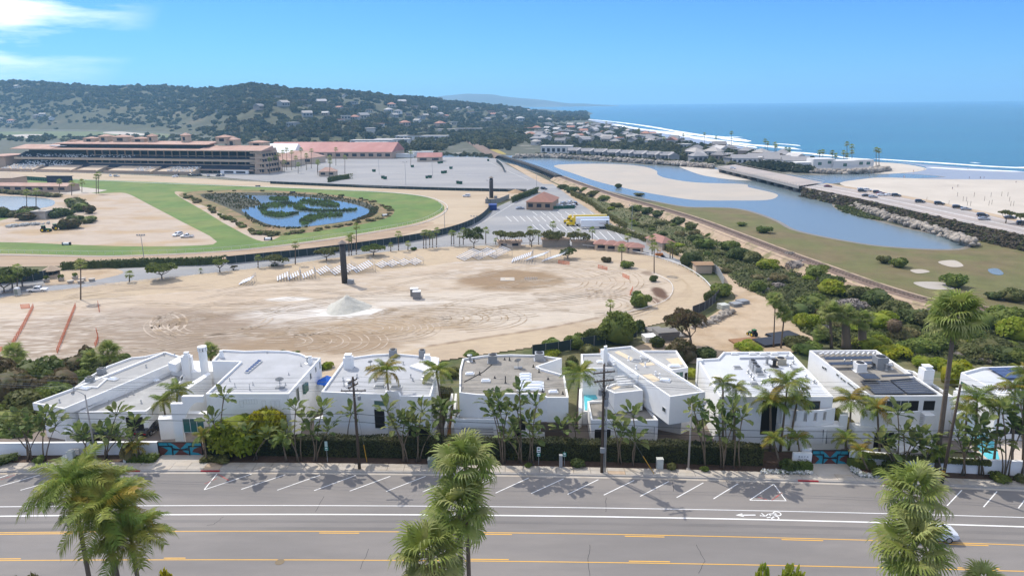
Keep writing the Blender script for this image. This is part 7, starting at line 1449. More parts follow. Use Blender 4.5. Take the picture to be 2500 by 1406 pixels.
screen('dark screen running toward the railway at the car park corner',[(1212,396),(1225,408),(1232,422)],3, M_scr); screen('black windscreen fence behind the tan-roofed house',[(1300,868),(1350,862),(1420,850),(1500,836),(1560,822)],2.6, M_scr); screen('brown windscreen fence beside the piled materials',[(1690,770),(1720,758),(1742,742),(1760,720)],2.6, M_cone); screen('pale wind fence beside the tan hut',[(1738,662),(1752,672),(1762,690),(1768,708)],2.8, M_metal); screen('dark screen beyond the bend by the blue container',[(1185,497),(1215,496),(1245,484)],2.6, M_grey); screen('green screen beside the terracotta office',[(1347,511),(1410,509)],1.8, mat('green_screen',(0.03,0.10,0.06),.8)); screen('dark green screen between the turf and the red-roofed building',[(40,438),(130,444)],3, mat('green_screen',(0.03,0.10,0.06)))
M_org=mat('orange_netting',(0.75,0.20,0.09),.7, trans=.3)
def orange(label, px):
    P=resample(path(px, .1,3),2.2); o=thing('safety_fence',label, 'fence',tuple(P[0]),0, 'orange safety fences'); m=MB(); pm=MB().box(-.05,.05,-.05,.05,0,1.35).mesh('post',M_org)
    for a, b in zip(P[:-1],P[1:]):
        for k in range(5): p, q=a - P[0]+(0,0,.12+.26*k),b - P[0]+(0,0,.12+.26*k - .04*(k % 2)); m.quad(p, q, q+(0,0,.15),p+(0,0,.15))
    tag(m.build('netting',M_org, o),kind='stuff')
    for q in P: link('post',pm, o, tuple(q - P[0]))
for lab, px in (('orange safety fence running down the left side of the arena',[(82,752),(60,795),(28,850)]),('short orange fence across the top of the left line',[(52,754),(82,752)]),('orange safety fence, second line from the left of the arena',[(185,750),(165,800),(138,868)]),('faded orange fence left of the large arena palm gap',[(240,745),(243,765)]),('orange fence scraps right of the second line',[(236,812),(240,832),(232,850)]),('faint orange fence near the right of the bleachers',[(1363,644),(1397,648)]),('faint orange fence beside the right arena shrubs',[(1460,655),(1489,662)]),('faint orange fence at the right end of the arena',[(1520,676),(1542,686)]),('orange fence corner at the far left edge',[(-20,862),(12,858)]),('faint orange fence beside the lone round shrub',[(1538,722),(1546,706)])): orange(lab, px)
for k, (px, h, d, lab) in enumerate((([(152,660),(240,656),(330,652),(420,650),(500,648),(556,643)],2.7,1.8, 'long green ivy hedge beside the lower road at the left'),([(1250,496),(1290,480),(1315,470)],3.2,3, 'clipped green hedge between the tower and the road'),([(800,446),(830,440),(862,436)],3.4,4, 'clipped hedge in front of the small cottage by the apron'),([(1480,560),(1560,585),(1620,610),(1660,628)],2.2,2, 'ragged hedge between the truck park and the thicket'),([(1395,478),(1440,500),(1480,530),(1530,562)],2.6,2.4, 'ragged hedge right of the terracotta office'))):
    P=resample(path(px, 0),1.5); o=thing('hedge_row',lab, 'hedge',tuple(P[0])); r=np.random.default_rng(k); n=int(len(P)*34); i=r.integers(0, len(P),n); f=r.random(n); Q_=P[i] - P[0]+np.c_[r.uniform(-.8,.8, n),np.where(f<.5, r.uniform(-.2,.2, n),r.uniform(0, d, n)),np.where(f<.5, r.random(n)*h, h+r.uniform(-.3,.25, n))]; nn=np.where((f<.5)[:, None],[[0,-1,.3]],[[0,0,1.0]]); V, Q=leaves_np(Q_, nn, np.full(n, .3),k, .6); tag(link('foliage',npmesh('foliage',V, Q, M_b['dark' if k<3 else 'olive']),o),kind='stuff')
    m=MB(); st_=P[::3]
    for a, b in zip(st_[:-1],st_[1:]): a_, b_=a - P[0],b - P[0]; m.prism([(a_[0],a_[1]+.1),(b_[0],b_[1]+.1),(b_[0],b_[1]+d),(a_[0],a_[1]+d)],0, h - .2)
    m.build('branchwork',M_b['dark' if k<3 else 'olive'],o)
# ---- bleachers: planks, risers and guard rails
def bleacher(rows, ln, label, px, rz):
    o=thing('bleacher',label, 'bleacher',tuple(np.array(G(*px, .15))),rz, 'aluminium bleachers round the arena'); pm=MB().box(-ln/2, ln/2,-.2,.2,0,.06).mesh('plank',M_alu)
    for k in range(rows): y=k*.8; z=.45+k*.3; link('plank',pm, o, (0, y, z))
    for s in (-.45,0,.45): m=MB(); H_=.4+rows*.29; m.tube([(ln*s, -.1,.35),(ln*s, rows*.8, H_)],.05,4); m.tube([(ln*s, rows*.8,0),(ln*s, rows*.8, H_)],.05,4); m.tube([(ln*s, 0,.02),(ln*s, rows*.8,.02)],.05,4); m.build('frame',M_grey, o)
    g=MB(); y, H_=rows*.8,.4+rows*.29
    for k in range(7): x=-ln/2+ln*k/6; g.tube([(x, y, H_),(x, y, H_+1.1)],.03,4)
    for z in (.55,1.1): g.tube([(-ln/2, y, H_+z),(ln/2, y, H_+z)],.03,4)
    g.build('guard_rail',M_metal, o)
for k, (a, y, rows, ln, rz) in enumerate(((590,692,5,6,-84),(678,683,5,6.5,-72),(704,681,5,6.5,-70),(740,677,5,6.5,-70),(778,668,5,7,-62),(812,668,6,8,-62),(838,664,5,8,-62),(866,663,8,8,-66),(925,652,4,7,-60),(950,650,4,7,-60),(978,647,4,7,-60),(1006,645,4,7,-60),(1125,634,9,8,-62),(1160,632,9,8,-64),(1198,628,9,8,-64),(1252,638,9,7,-96),(1292,634,9,7.5,-112),(1332,636,9,7.5,-114))): bleacher(rows, ln, '%s from the left of the aluminium bleachers round the arena' % ORD[k],(a, y),R_(rz))
# ---- sand heap, crates, pads
hp_=np.array(G(848,752,.12)); n, rg=36,9; V=[(0,0,4.0)]; r=random.Random(4)
for j in range(1, rg+1):
    for i in range(n): t=2*PI*i/n; q=j/rg; rr=6.4*q*(1+.12*math.sin(3*t+1)+.05*r.uniform(-1,1)); V.append((rr*math.cos(t),rr*math.sin(t)*1.1, max(4.0*(1 - q ** .8)+.12*r.uniform(-1,1)*(1 - q)+.25*math.sin(5*t)*q*(1 - q),-.05)))
T=[(0,1+i, 1+(i+1) % n) for i in range(n)]+[x for j in range(rg - 1) for i in range(n) for x in ((1+j*n+i, 1+(j+1)*n+i, 1+(j+1)*n+(i+1) % n),(1+j*n+i, 1+(j+1)*n+(i+1) % n, 1+j*n+(i+1) % n))]
tag(link('sand_heap',npmesh('sand_heap',V, T, mat('pale_sand_heap',(0.47,0.455,0.40),.95,.12,.8, bump=.5, bscale=2)),None, tuple(hp_)),'tall conical heap of pale sand on white powder in the arena','sand heap')
hp2=np.array(G(1258,470,.1)); tag(link('sand_heap',npmesh('sand_heap',np.array(V)*(.85,.85,.55),T, mat('brown_heap',(0.36,0.25,0.15),.95,.12,.8)),None, tuple(hp2)),'small brown sand heap near the hedge beyond the bend','sand heap')
for k, (a, y, s) in enumerate(((1012,722,0),(1018,729,1))):
    o=thing('crate_stack',('rear' if k==0 else 'front')+' stack of pale grey crates standing in the arena','crate',tuple(np.array(G(a, y, .15))),.05)
    for j in range(5): MB().box(-1.15,1.15,-1.0,1.0, j*.46, j*.46+.42).build('crate',mat('crate_grey',(0.25,0.245,0.24),.8,.1,3),o)
    MB().box(-1.2,1.2,-1.05,1.05,2.31,2.36).build('cover',M_wh, o)
pd=thing('concrete_pad','flat grey concrete pad on the brown patch of the arena','pad',tuple(np.array(G(1239,682,.15)))); MB().box(-2.3,2.3,-2.2,2.2,0,.12).build('slab',M_conc, pd); MB().box(-.8,.8,-.7,.7,.121,.2).build('hatch',M_patch, pd)
tl=thing('scaffold_rig','low metal rig lying on the brown patch of the arena','rig',tuple(np.array(G(1296,682,.15)))); m=MB()
for k in range(8): m.tube([(-2+k*.55,-1.5,.2),(-1.8+k*.55,1.5,.5)],.05,4)
m.tube([(-2.2,0,.4),(2.2,0,.4)],.06,4); m.build('bars',M_steel, tl)
# ---- gazebo, planters, cabin, props at the left
gzb=thing('gazebo','small round thatched gazebo by the lower road at the left','gazebo',G(129,677)); MB().lathe([(2.2,0),(2.2,1.0)],(0,0,0),8).build('counter',M_tan2, gzb); MB().lathe([(3.0,2.6),(.3,4.2)],(0,0,0),8).build('roof',mat('thatch',(0.42,0.32,0.23),.95,.15,3),gzb)
for k in range(8): t=2*PI*k/8; MB().tube([(2.1*math.cos(t),2.1*math.sin(t),1),(2.1*math.cos(t),2.1*math.sin(t),2.7)],.08,5).build('post',M_bark, gzb)
for k, (a, y, pl_) in enumerate(((114,689,1),(150,686,1),(173,692,0),(184,682,1),(202,686,0),(225,687,0),(198,692,0))):
    o=thing('planter',ORD[k]+' from the left of the concrete planters near the gazebo' if k<6 else 'concrete planter right behind the lone arena palm','planter',G(a, y),0, 'concrete planters'); MB().lathe([(.8,0),(1.05,.9),(1.1,1.05),(.9,1.05)],(0,0,0),8).build('tub',M_conc, o)
    if pl_: link('foliage',bush_mesh('mid',k % 3,300,.2),o, (0,0,.9),0,(.9,.9,1.2))
pc=thing('portable_toilet','pale grey portable toilet at the left edge of the arena','toilet',G(44,722)); MB().box(-.65,.65,-.65,.65,0,2.3).build('cabin',M_cabp, pc); MB().hull([(-.68,-.68,2.3),(.68,-.68,2.3),(.68,.68,2.3),(-.68,.68,2.3)],[(-.4,-.6,2.65),(.4,-.6,2.65),(.4,.6,2.65),(-.4,.6,2.65)]).build('roof',M_sgw, pc); MB().box(-.5,.5,-.68,-.64,.15,2.1).build('door',M_cab, pc)
bx=thing('blue_container','blue container at the tip of the dark fence by the truck park','container',G(1203,512)); MB().box(-2.2,2.2,-3,3,0,3).build('box',mat('blue_steel',(0.02,0.05,0.22),.5,.1,1),bx); MB().box(-2.0,-.05,-3.06,-2.99,.2,2.8).build('door',mat('blue_steel',(0.02,0.05,0.22)),bx); MB().box(.05,2.0,-3.06,-2.99,.2,2.8).build('door',mat('blue_steel',(0.02,0.05,0.22)),bx)
M_dmp=mat('dumpster_green',(0.015,0.09,0.045),.6,.1,1)
for k, (a, y) in enumerate(((935,436),(940,438),(1007,409),(1042,436),(1050,435),(1072,400),(1078,399),(1101,413),(1117,449),(1124,450),(1081,424),(1087,423),(913,420),(1192,394))):
    o=thing('dumpster','%s of the dark green dumpsters dotted over the big car park' % ORD[k],'dumpster',G(a, y),k*.6, 'dumpsters in the big car park'); MB().hull([(-1.1,-.8,0),(1.1,-.8,0),(1.1,.8,0),(-1.1,.8,0)],[(-1.3,-1,2.0),(1.3,-1,2.0),(1.3,1,2.0),(-1.3,1,2.0)]).build('bin',M_dmp, o); MB().box(-1.32,1.32,-1.02,1.02,2.01,2.12).build('lid',M_dk, o)
# ---- trucks
M_ty=mat('truck_yellow',(0.72,0.50,0.005),.3, coat=.5); wm_=MB().tube([(0,-.14,0),(0,.14,0)],.5,12).mesh('wheel',M_tyre)
def rig(label, px, rz, cab, body, words, L_=15.5, tm=None, y_=None):
    o=thing('semi_truck' if cab else 'trailer',label, 'truck' if cab else 'trailer',G(*px),rz); MB().box(-L_/2, L_/2,-1.28,1.28,1.05,4.1).build('trailer_box',body, o); MB().box(-L_/2+.1, L_/2 - .1,-.5,.5,.75,1.04).build('chassis',M_blk, o)
    for x in ((L_/2 - 1, L_/2 - 2.3) if cab else (L_*.2, L_*.29, L_*.38)):
        for s in (-1.1,1.1): link('wheel',wm_, o, (x, s, .5))
    if cab:
        c=-L_/2; MB().hull([(c - 4.6,-1.15,.6),(c - .6,-1.2,.6),(c - .6,1.2,.6),(c - 4.6,1.15,.6)],[(c - 4.4,-1.0,1.9),(c - .6,-1.2,2.0),(c - .6,1.2,2.0),(c - 4.4,1.0,1.9)]).build('hood',cab, o); MB().hull([(c - 3.0,-1.2,2.0),(c - .7,-1.2,2.0),(c - .7,1.2,2.0),(c - 3.0,1.2,2.0)],[(c - 2.0,-1.1,3.9),(c - .8,-1.15,4.2),(c - .8,1.15,4.2),(c - 2.0,1.1,3.9)]).build('sleeper_cab',cab, o); MB().hull([(c - 3.03,-1.0,2.1),(c - 3.0,1.0,2.1),(c - 2.98,1.0,2.1),(c - 3.0,-1.0,2.1)],[(c - 2.55,-.95,3.0),(c - 2.55,.95,3.0),(c - 2.5,.95,3.0),(c - 2.5,-.95,3.0)]).build('windscreen',M_carg, o); MB().box(c - 2.6, c - 1.7,-1.225,-1.15,2.15,2.8).build('side_window',M_carg, o); MB().box(c - 4.66, c - 4.5,-.6,.6,.8,1.7).build('grille',M_metal, o)
        for x in (c - 3.9, c - 1.2, c+.6):
            for s in (-1.05,1.05): link('wheel',wm_, o, (x, s, .5))
    if words: upright(text_mesh(words, 1.0, tm or M_ltr),(L_*.25,-1.29,2.3),o)
    if words=='ridetech':
        for z in (1.3,2.2,3.1): MB().box(L_/2 - 1.5, L_/2 - .7,-1.3,-1.285, z, z+.6).build('logo_mark',M_blk, o)
rig('yellow semi truck with yellow trailer, rearmost of the parked trucks',(1440,545),R_(2),M_ty, M_ty, '',16); rig('yellow semi truck with white trailer parked in the lot',(1446,551),R_(1),M_ty, paint('white',(.8,.8,.8)),'XTRA',15.5, mat('dark_red_lettering',(.2,.03,.05),.5)); rig('white lettered trailer parked in front of the yellow trucks',(1452,558),R_(1),None, paint('white',(.8,.8,.8)),'ridetech',13, mat('dark_red_lettering',(.2,.03,.05)))
# ---- small vehicles on the flats
CARS={}
def car(kind, col, c, label, px, rz, z=.1, group='vehicles on the racecourse'):
    k=(kind, col); sp=dict(sedan=SED, suv=SUV, pickup_truck=PUP)[kind]
    p=tuple(np.array(G(*px, z)))
    if k not in CARS: CARS[k]=car_proto(kind, label, sp, paint(col, c),p, rz, group)
    else: dup(CARS[k],p, rz, label, group)
WH, BK, SV=('white',(.8,.8,.8)),('black',(.012,.012,.014)),('silver',(.35,.36,.38))
car('pickup_truck',*WH, 'white pickup parked on the lower road at the left of the arena',(93,712),R_(8)); car('pickup_truck',*WH, 'white pickup facing left on the infield dirt',(457,580),R_(186)); car('suv',*WH, 'white utility vehicle facing the camera on the infield dirt',(434,576),R_(-110)); car('suv',*BK, 'dark car on the road bending round the car park',(1328,463),R_(-40)); car('sedan',*SV, 'pale car driving on the road beside the truck park',(1270,511),R_(10)); car('suv',*WH, 'white van on the track at the bend',(1139,481),R_(160))
for k, (a, y, c) in enumerate(((466,430, BK),(476,430, BK),(487,430, BK),(509,431, WH),(533,431, BK),(541,431, SV),(428,433, WH),(432,430, BK),(270,431, WH),(285,432, SV),(8,459, BK),(22,460, SV),(36,460, WH))): car('suv',c[0],c[1],'%s from the left of the cars parked before the grandstand' % ORD[k - 3 if k>2 else k] if False else ('%s car parked on the apron near the grandstand' % ('dark' if c is BK else 'white' if c is WH else 'silver')),(a, y),R_(-15+k*40),group='cars near the grandstand')
def tractor(label, px, rz, s=1.0):
    o=thing('tractor',label, 'tractor',tuple(np.array(G(*px, .1))),rz, None, s); g_=mat('tractor_green',(.02,.12,.03),.5); MB().hull([(-.2,-.45,.9),(2.0,-.4,.9),(2.0,.4,.9),(-.2,.45,.9)],[(-.2,-.4,1.7),(1.9,-.35,1.55),(1.9,.35,1.55),(-.2,.4,1.7)]).build('bonnet',g_, o); MB().hull([(-1.7,-.8,1.2),(-.2,-.8,1.2),(-.2,.8,1.2),(-1.7,.8,1.2)],[(-1.6,-.7,2.8),(-.4,-.7,2.8),(-.4,.7,2.8),(-1.6,.7,2.8)]).build('cab_glass',M_carg, o); MB().box(-1.7,-.2,-.85,.85,2.81,2.95).build('cab_roof',g_, o)
    for x, r_ in ((-1.1,.95),(1.5,.62)):
        for s in (-1,1): t=MB().tube([(x, s*.75, r_),(x, s*1.2, r_)],r_, 14).build('wheel',M_tyre, o); MB().tube([(x, s*1.15, r_),(x, s*1.22, r_)],r_*.55,10).build('rim',M_ty, t)
tractor('green tractor with yellow wheels on the infield, left of two',(113,566),0.1); tractor('green tractor with yellow wheels on the infield, right of two',(141,561),.9); tractor('small green tractor standing in the sandy lane',(1836,820),R_(110),.62)
o=thing('loader','small orange loader parked at the end of the truck park','loader',G(1610,628)); MB().box(-1.5,1.2,-.8,.8,.6,1.5).build('body',mat('loader_orange',(.5,.17,.03),.5),o); MB().box(-.9,.3,-.7,.7,2.4,2.5).build('canopy',mat('loader_orange',(.5,.17,.03)),o); MB().hull([(1.3,-1,.2),(2.2,-1,.2),(2.2,1,.2),(1.3,1,.2)],[(1.3,-1,1),(1.5,-1,1),(1.5,1,1),(1.3,1,1)]).build('bucket',M_grey, o)
for s in (-1,1):
    MB().tube([(-.8, s*.6,1.5),(-.8, s*.6,2.4)],.05,4).build('canopy_post',M_grey, o); MB().tube([(.2, s*.6,1.5),(.2, s*.6,2.4)],.05,4).build('canopy_post',M_grey, o)
    for x in (-1.0,.8): link('wheel',wm_, o, (x, s*.85,.5))
for k, (a, y, lab) in enumerate(((163,599, 'white drum roller cart on the infield dirt at the left'),(655,587, 'white drum roller cart at the corner of the turf'),(940,529, 'white drum on the pond bank'),(715,472, 'dark cart on the turf beyond the pond'),(630,457, 'tiny dark cart beside the far rail'))):
    o=thing('roller_cart',lab, 'cart',G(a, y),.1); MB().tube([(-1.2,0,.7),(1.2,0,.7)],.6,10).build('drum',M_wh if k<3 else M_dk, o); MB().box(1.2,1.6,-.6,.6,.2,1.3).build('end_cap',M_dk, o); MB().box(-1.6,-1.2,-.6,.6,.2,1.3).build('end_cap',M_dk, o)
# ---- yard materials beside the sandy lane
def pile(name, label, px, w_, d, h, n, m_, rz=0.2, cat='stack'):
    o=thing(name, label, cat, G(*px),rz)
    for j in range(n): MB().obox((rng.uniform(-.1,.1),rng.uniform(-.1,.1),h*j/n),(w_, d, h/n*.85),rng.uniform(-.03,.03)).build('panel',m_, o)
M_sht=mat('weathered_sheet',(0.20,0.19,0.175),.9,.15,1)
pile('panel_stack','tall grey stack of panels by the forked tree in the lane',(1625,828),5.5,4,2.4,6, M_sht); pile('panel_stack','lower grey panel stack left of the tall one',(1598,815),4,3.5,1.4,4, M_sht); pile('panel_stack','flat grey panels right of the tall stack',(1655,822),4,3,.7,3, M_sht); pile('tarp_bundle','white tarpaulin bundle left of the tall panel stack',(1590,832),4,3,1.6,2, M_wh); pile('panel_stack','bluish pallets beside the lane fence, nearest the thicket',(1812,742),3,2.5,1.2,3, M_pvb if False else M_grey, .4); pile('panel_stack','bluish pallets beside the lane fence, left of others',(1795,748),3,2.5,1.2,3, M_grey, .4); pile('panel_stack','white and blue boxes beside the lane fence',(1765,755),2.5,2.5,1.6,3, M_cabp, .3); pile('scrap_steel','black steel frames lying near the slender palms',(1885,838),8,5,.8,3, M_blk, .3); pile('scrap_steel','black steel frames behind the first, in the lane',(1910,822),7,4,.7,3, M_blk, .35); pile('timber_ramp','rusty timber ramp lying beside the small green tractor',(1818,835),7,3,.6,3, mat('rusty_timber',(.26,.14,.07),.9,.15,2),.25); pile('timber_boards','rusty boards behind the windscreen fence',(1465,862),8,3,.5,2, mat('rusty_timber',(.26,.14,.07)),.05)
def rocks(name, label, pts, n, s0, s1, m_, z0=0.0, hmax=1.0):
    P=[np.array(p) for p in pts]; items=[]; r=np.random.default_rng(n)
    pro=[blob_np(k, 0,.3) for k in range(4)]
    for _ in range(n):
        i=r.integers(len(P) - 1); t=r.random(); p=P[i]*(1 - t)+P[i+1]*t; sz=r.uniform(s0, s1); p=p+np.array([r.normal()*sz*.8, r.normal()*sz*.8, z0+r.random()*hmax]); q=r.uniform(.7,1.15); c=np.array([.34,.30,.255])*q; items.append((r.integers(4),tuple(p),(sz, sz*r.uniform(.6,1),sz*.7),r.uniform(0,6),tuple(c)))
    V, T, C=bake(items, pro); return tag(link(name, npmesh(name, V, T, m_, False, C)),label, 'rocks',kind='stuff')
M_rock=mat('rock',(0.34,0.30,0.25),.95,.2,1.5, attr='Col')
rocks('rubble_heap','rubble and junk heaped along the lane beside the fence',[G(1700,800),G(1735,790),G(1762,775),G(1780,765)],220,.35,.9, M_rock); rocks('boulders','boulders at the edge of the truck park below the thicket',[G(1500,548),G(1530,568),G(1560,578)],26,.6,1.1, M_rock); rocks('junk_pile','white and grey junk piled beside the infield shrubs',[G(20,556),G(60,552),G(110,548)],120,.5,1.4, mat('junk',(.4,.4,.38),.8,.3,1))
# parked trailers by the office
for k, (a, y) in enumerate(((1365,505),(1378,500),(1392,497),(1405,500),(1398,505),(1385,507))): car('suv',*((WH, SV, WH, BK, WH, WH)[k]),'vehicle in the cluster parked behind the terracotta office',(a, y),R_(30*k),group='vehicles behind the terracotta office')
# ---- umbrella trees, palms and thin trees along the rail
for k, (a, y, ya, rx, rz, c) in enumerate(((395,683,655,5.4,2.0, 'mid'),(537,665,640,3.0,1.5, 'mid'),(672,650,632,4.4,1.9, 'olive'),(797,637,615,4.4,2.2, 'olive'),(912,625,605,4.6,2.0, 'mid'),(1386,632,616,3.4,2.2, 'dark'),(30,705,670,5,3.2, 'dark'),(10,715,685,4,3, 'mid'),(55,700,668,4.2,3, 'dark'),(570,660,652,1.4,.9, 'brown'))):
    b_=np.array(G(a, y)); limb_tree(('%s umbrella-shaped tree from the left along the arena rail' % ORD[k]) if k<5 else ['dark dense tree right of the bleachers','dark tree at the left edge beside the screen','green tree at the left edge of the arena','dark tree by the left lamp-like palm','small reddish tree between the first umbrella trees'][k - 5],b_, at(a, ya, b_[1]),rx, rz, c, 20+k, 'umbrella_tree' if k<5 else 'tree',5,2600,.06, 'trees along the arena')
for k, (a, y, ya, rx, rz) in enumerate(((1157,607,575,4.4,4.6),(1222,605,573,3.4,2.4),(1240,605,576,3.2,2.4),(1265,604,575,3.4,2.4),(1298,604,572,3.2,2.6),(1340,603,575,4.0,3.4),(1360,603,577,3.6,3.0),(1400,604,575,3.0,2.6),(1425,605,580,3.0,3.0))): b_=np.array(G(a, y)); limb_tree('%s from the left of the thin grey-green trees behind the outer rail' % ORD[k],b_, at(a, ya, b_[1]),rx, rz, 'dark' if k==0 else 'olive',40+k, 'thin_tree',5,1300 if k else 2600,.07 if k else .06, 'thin trees behind the outer rail')
for k, (a, y, rx, rz, c, lab) in enumerate(((1481,641,2.2,2.4, 'brown','grey-brown shrub in the arena right of the bleachers'),(1530,655,2.4,3.2, 'mid','green shrub in the arena right of the brown one'),(1595,688,1.7,2.4, 'dark','small dark shrub under the tall arena palm'),(1676,648,3.4,4.6, 'dark','dark tree-shrub outside the outer rail'),(880,686,.8,.8, 'mid','tiny shrub at the foot of the tower') if False else (1010,612,1.4,1.6, 'mid','small shrub by the outer rail'),(670,650,1.3,1.4, 'dark','dark bush under the third umbrella tree'))): bush(lab, G(a, y),rx, rz/1.25, c, k % 4)
PALM={}
def palm_meshes():
    if PALM: return PALM
    for v in range(3):
        m=MB(); r=random.Random(v)
        for i in range(24):
            el=R_(75 - 120*((i+.5)/24)+r.uniform(-8,8)); az=i*2.4; l=r.uniform(.85,1.1); d=np.array([math.cos(az)*math.cos(el),math.sin(az)*math.cos(el),math.sin(el)]); s=np.array([-math.sin(az),math.cos(az),0]); up_=np.cross(d, s); hub=d*.42*l
            for b in range(5): a=(b - 2)*.42; q=d*math.cos(a)+s*math.sin(a); e=hub+q*.55*l - np.array([0,0,.12*l]); wv=np.cross(q, up_)*.06; m.add([hub, hub+q*.3*l+wv, e, hub+q*.3*l - wv],[(0,1,2,3)])
            m.add([(0,0,0),tuple(hub+s*.012),tuple(hub - s*.012)],[(0,1,2)])
        PALM[v]=m.mesh('crown',M_fan)
    PALM['t']=MB().tube([(0,0,0),(.01,0,.5),(0,0,1)],[1,.8,.7],6).mesh('trunk',M_trunk); PALM['s']=MB().lathe([(.1,-.55),(.24,-.3),(.3,0)],(0,0,0),7).mesh('skirt',M_skirt); return PALM
def far_palm(label, base, top, sc, group, r_=.2, skirt=False):
    p=palm_meshes(); o=thing('palm_tree',label, 'palm tree',tuple(base),0, group); t=np.array(top) - np.array(base); h=t[2]; k=link('trunk',p['t'],o, None, 0,(r_, r_, h)); k.rotation_euler=(math.atan2(-t[1],h),math.atan2(t[0],h),0); link('crown',p[rng.randrange(3)],o, tuple(t),rng.uniform(0,6),sc)
    if skirt: link('skirt',p['s'],o, tuple(t),0, sc)
AP=[(197,733,645,2.3),(42,712,655,2.0),(316,690,670,1.9),(490,668,660,1.0),(630,655,630,1.7),(721,647,598,1.9),(852,625,582,1.9),(858,624,578,1.9),(870,622,553,1.9),(954,615,598,1.4),(973,613,572,1.9),(996,612,595,1.6),(1034,608,569,1.7),(1040,608,568,1.7),(1049,606,570,1.7),(1056,606,576,1.6),(1066,605,563,1.8),(1102,601,569,1.7),(1108,601,570,1.5),(1122,601,575,1.6),(1131,600,563,1.8),(1186,598,563,2.0),(1210,597,586,1.2),(1294,600,560,1.8),(1315,598,570,1.8),(1350,598,548,1.9),(1390,600,574,1.5),(1412,600,566,1.6),(1446,599,562,1.9),(1533,612,578,1.9),(1518,650,606,2.0),(1597,668,602,2.1),(1592,625,583,2.0),(1636,632,596,1.9),(1642,632,600,1.8),(1490,772,742,1.7)]
for k, (a, y, ya, sc) in enumerate(AP):
    b_=np.array(G(a, y)); lab={0: 'lone palm with a long bare trunk at the left of the arena',1: 'palm at the left edge beside the dark trees',2: 'short bushy palm left of the first umbrella tree',3: 'tiny palm cluster along the arena rail',30: 'palm inside the right bend of the arena',31: 'tall palm inside the right bend above a dark shrub',35: 'small fan palm with sparse leaves at the front of the arena'}.get(k, 'palm %s in the row along the arena rail, near %s' % (ORD[(k - 4) % 20],'the umbrella trees' if k<12 else 'the dark fence' if k<21 else 'the truck park')); far_palm(lab, b_, at(a, ya, b_[1]),sc, 'palms round the arena',.22)
for k, (a, y, ya) in enumerate(((65,515,470),(88,530,468),(145,472,444),(175,478,448),(200,470,444),(235,474,432),(240,473,426),(672,420,385),(680,420,378),(690,418,372),(700,416,366),(712,416,372),(722,412,386),(735,410,366),(748,416,380),(760,412,368),(805,432,385),(806,428,395),(842,425,385),(820,405,365),(776,428,398),(694,420,396),(728,424,402),(775,422,395),(1003,406,372),(658,425,390),(655,420,384))): b_=np.array(G(a, y)); far_palm(('%s from the left of the palms by the infield pond' % ORD[k]) if k<7 else '%s of the tall palms around the halls right of the grandstand' % ORD[(k - 7) % 20],b_, at(a, ya, b_[1]),2.6, 'palms near the grandstand',.25)
# infield shrubs, reeds
r=np.random.default_rng(8)
for k in range(34):
    t=r.random(); a, y=[(135+85*t, 505+55*r.random()),(170+50*t, 492+40*t),(60+80*t, 522+20*r.random()),(0+120*t, 527+6*r.random())][k % 4]; c=['dark','mid','olive','brown'][r.integers(4)]; bush('%s shrub massed beside the infield pond at the left' % CN[c],G(a, y),r.uniform(3.4,6.0),r.uniform(2.4,4.6),c, k % 4, 'shrubs beside the infield pond',n=900, leaf=.12)
for k in range(14): a=-20+k*12; c=['olive','tawny'][k % 2]; bush('%s reedy shrub along the far shore of the infield pond' % CN[c],G(a, 470+k*.9),4.0,2.4, c, k % 4, 'reeds by the infield pond',n=700, leaf=.14)
edge_=[(445,478),(470,490),(500,507),(530,524),(560,541),(590,556),(615,568),(645,575),(678,577)]
for k in range(46): t=r.random()*7.99; i=int(t); q=t - i; a=edge_[i][0]*(1 - q)+edge_[i+1][0]*q+r.uniform(-6,8); y=edge_[i][1]*(1 - q)+edge_[i+1][1]*q+r.uniform(-5,3); c=['olive','tawny','mid'][r.integers(3)]; bush('%s shrub in the row along the left bank of the reed pond' % CN[c],G(a, y),r.uniform(1.4,2.4),r.uniform(1.0,1.7),c, k % 4, 'shrub row along the reed pond',n=400, leaf=.15)
edge2=[(690,575),(760,565),(830,553),(900,541),(945,530),(955,515),(930,500),(880,487),(780,473),(640,467),(500,468)]
for k in range(36): t=r.random()*9.99; i=int(t); q=t - i; a=edge2[i][0]*(1 - q)+edge2[i+1][0]*q; y=edge2[i][1]*(1 - q)+edge2[i+1][1]*q+r.uniform(-2,2); c=['olive','tawny','mid'][r.integers(3)]; bush('%s low tuft on the right or far bank of the reed pond' % CN[c],G(a, y),r.uniform(1.2,2.6),r.uniform(.7,1.3),c, k % 4, 'tufts along the reed pond',n=300, leaf=.17)
def reeds(label, polys, n, h, m_):
    V=[]; Q=[]
    for px in polys:
        q=np.array([G(a, b, .2)[:2] for a, b in smooth(px, 3)]); lo, hi=q.min(0),q.max(0); P=r.uniform(lo, hi, (n*4,2)); P=P[inside(P[:, 0],P[:, 1],q)][:n]
        for x, y in P: a=r.random()*PI; d=(.5*math.cos(a),.5*math.sin(a)); k=len(V); hh=h*r.uniform(.5,1.1); V+=[(x - d[0],y - d[1],.15),(x+d[0],y+d[1],.15),(x+d[0]*.7+r.normal()*.2, y+d[1]*.7,.2+hh),(x - d[0]*.7+r.normal()*.2, y - d[1]*.7,.2+hh)]; Q.append((k, k+1, k+2, k+3))
    tag(link('reeds',npmesh('reeds',V, Q, m_)),label, 'reeds',kind='stuff')
M_reed=mat('green_reeds',(0.12,0.18,0.05),.8,.3,.3,(0.06,0.075,0.03),.45,.6, trans=.3)
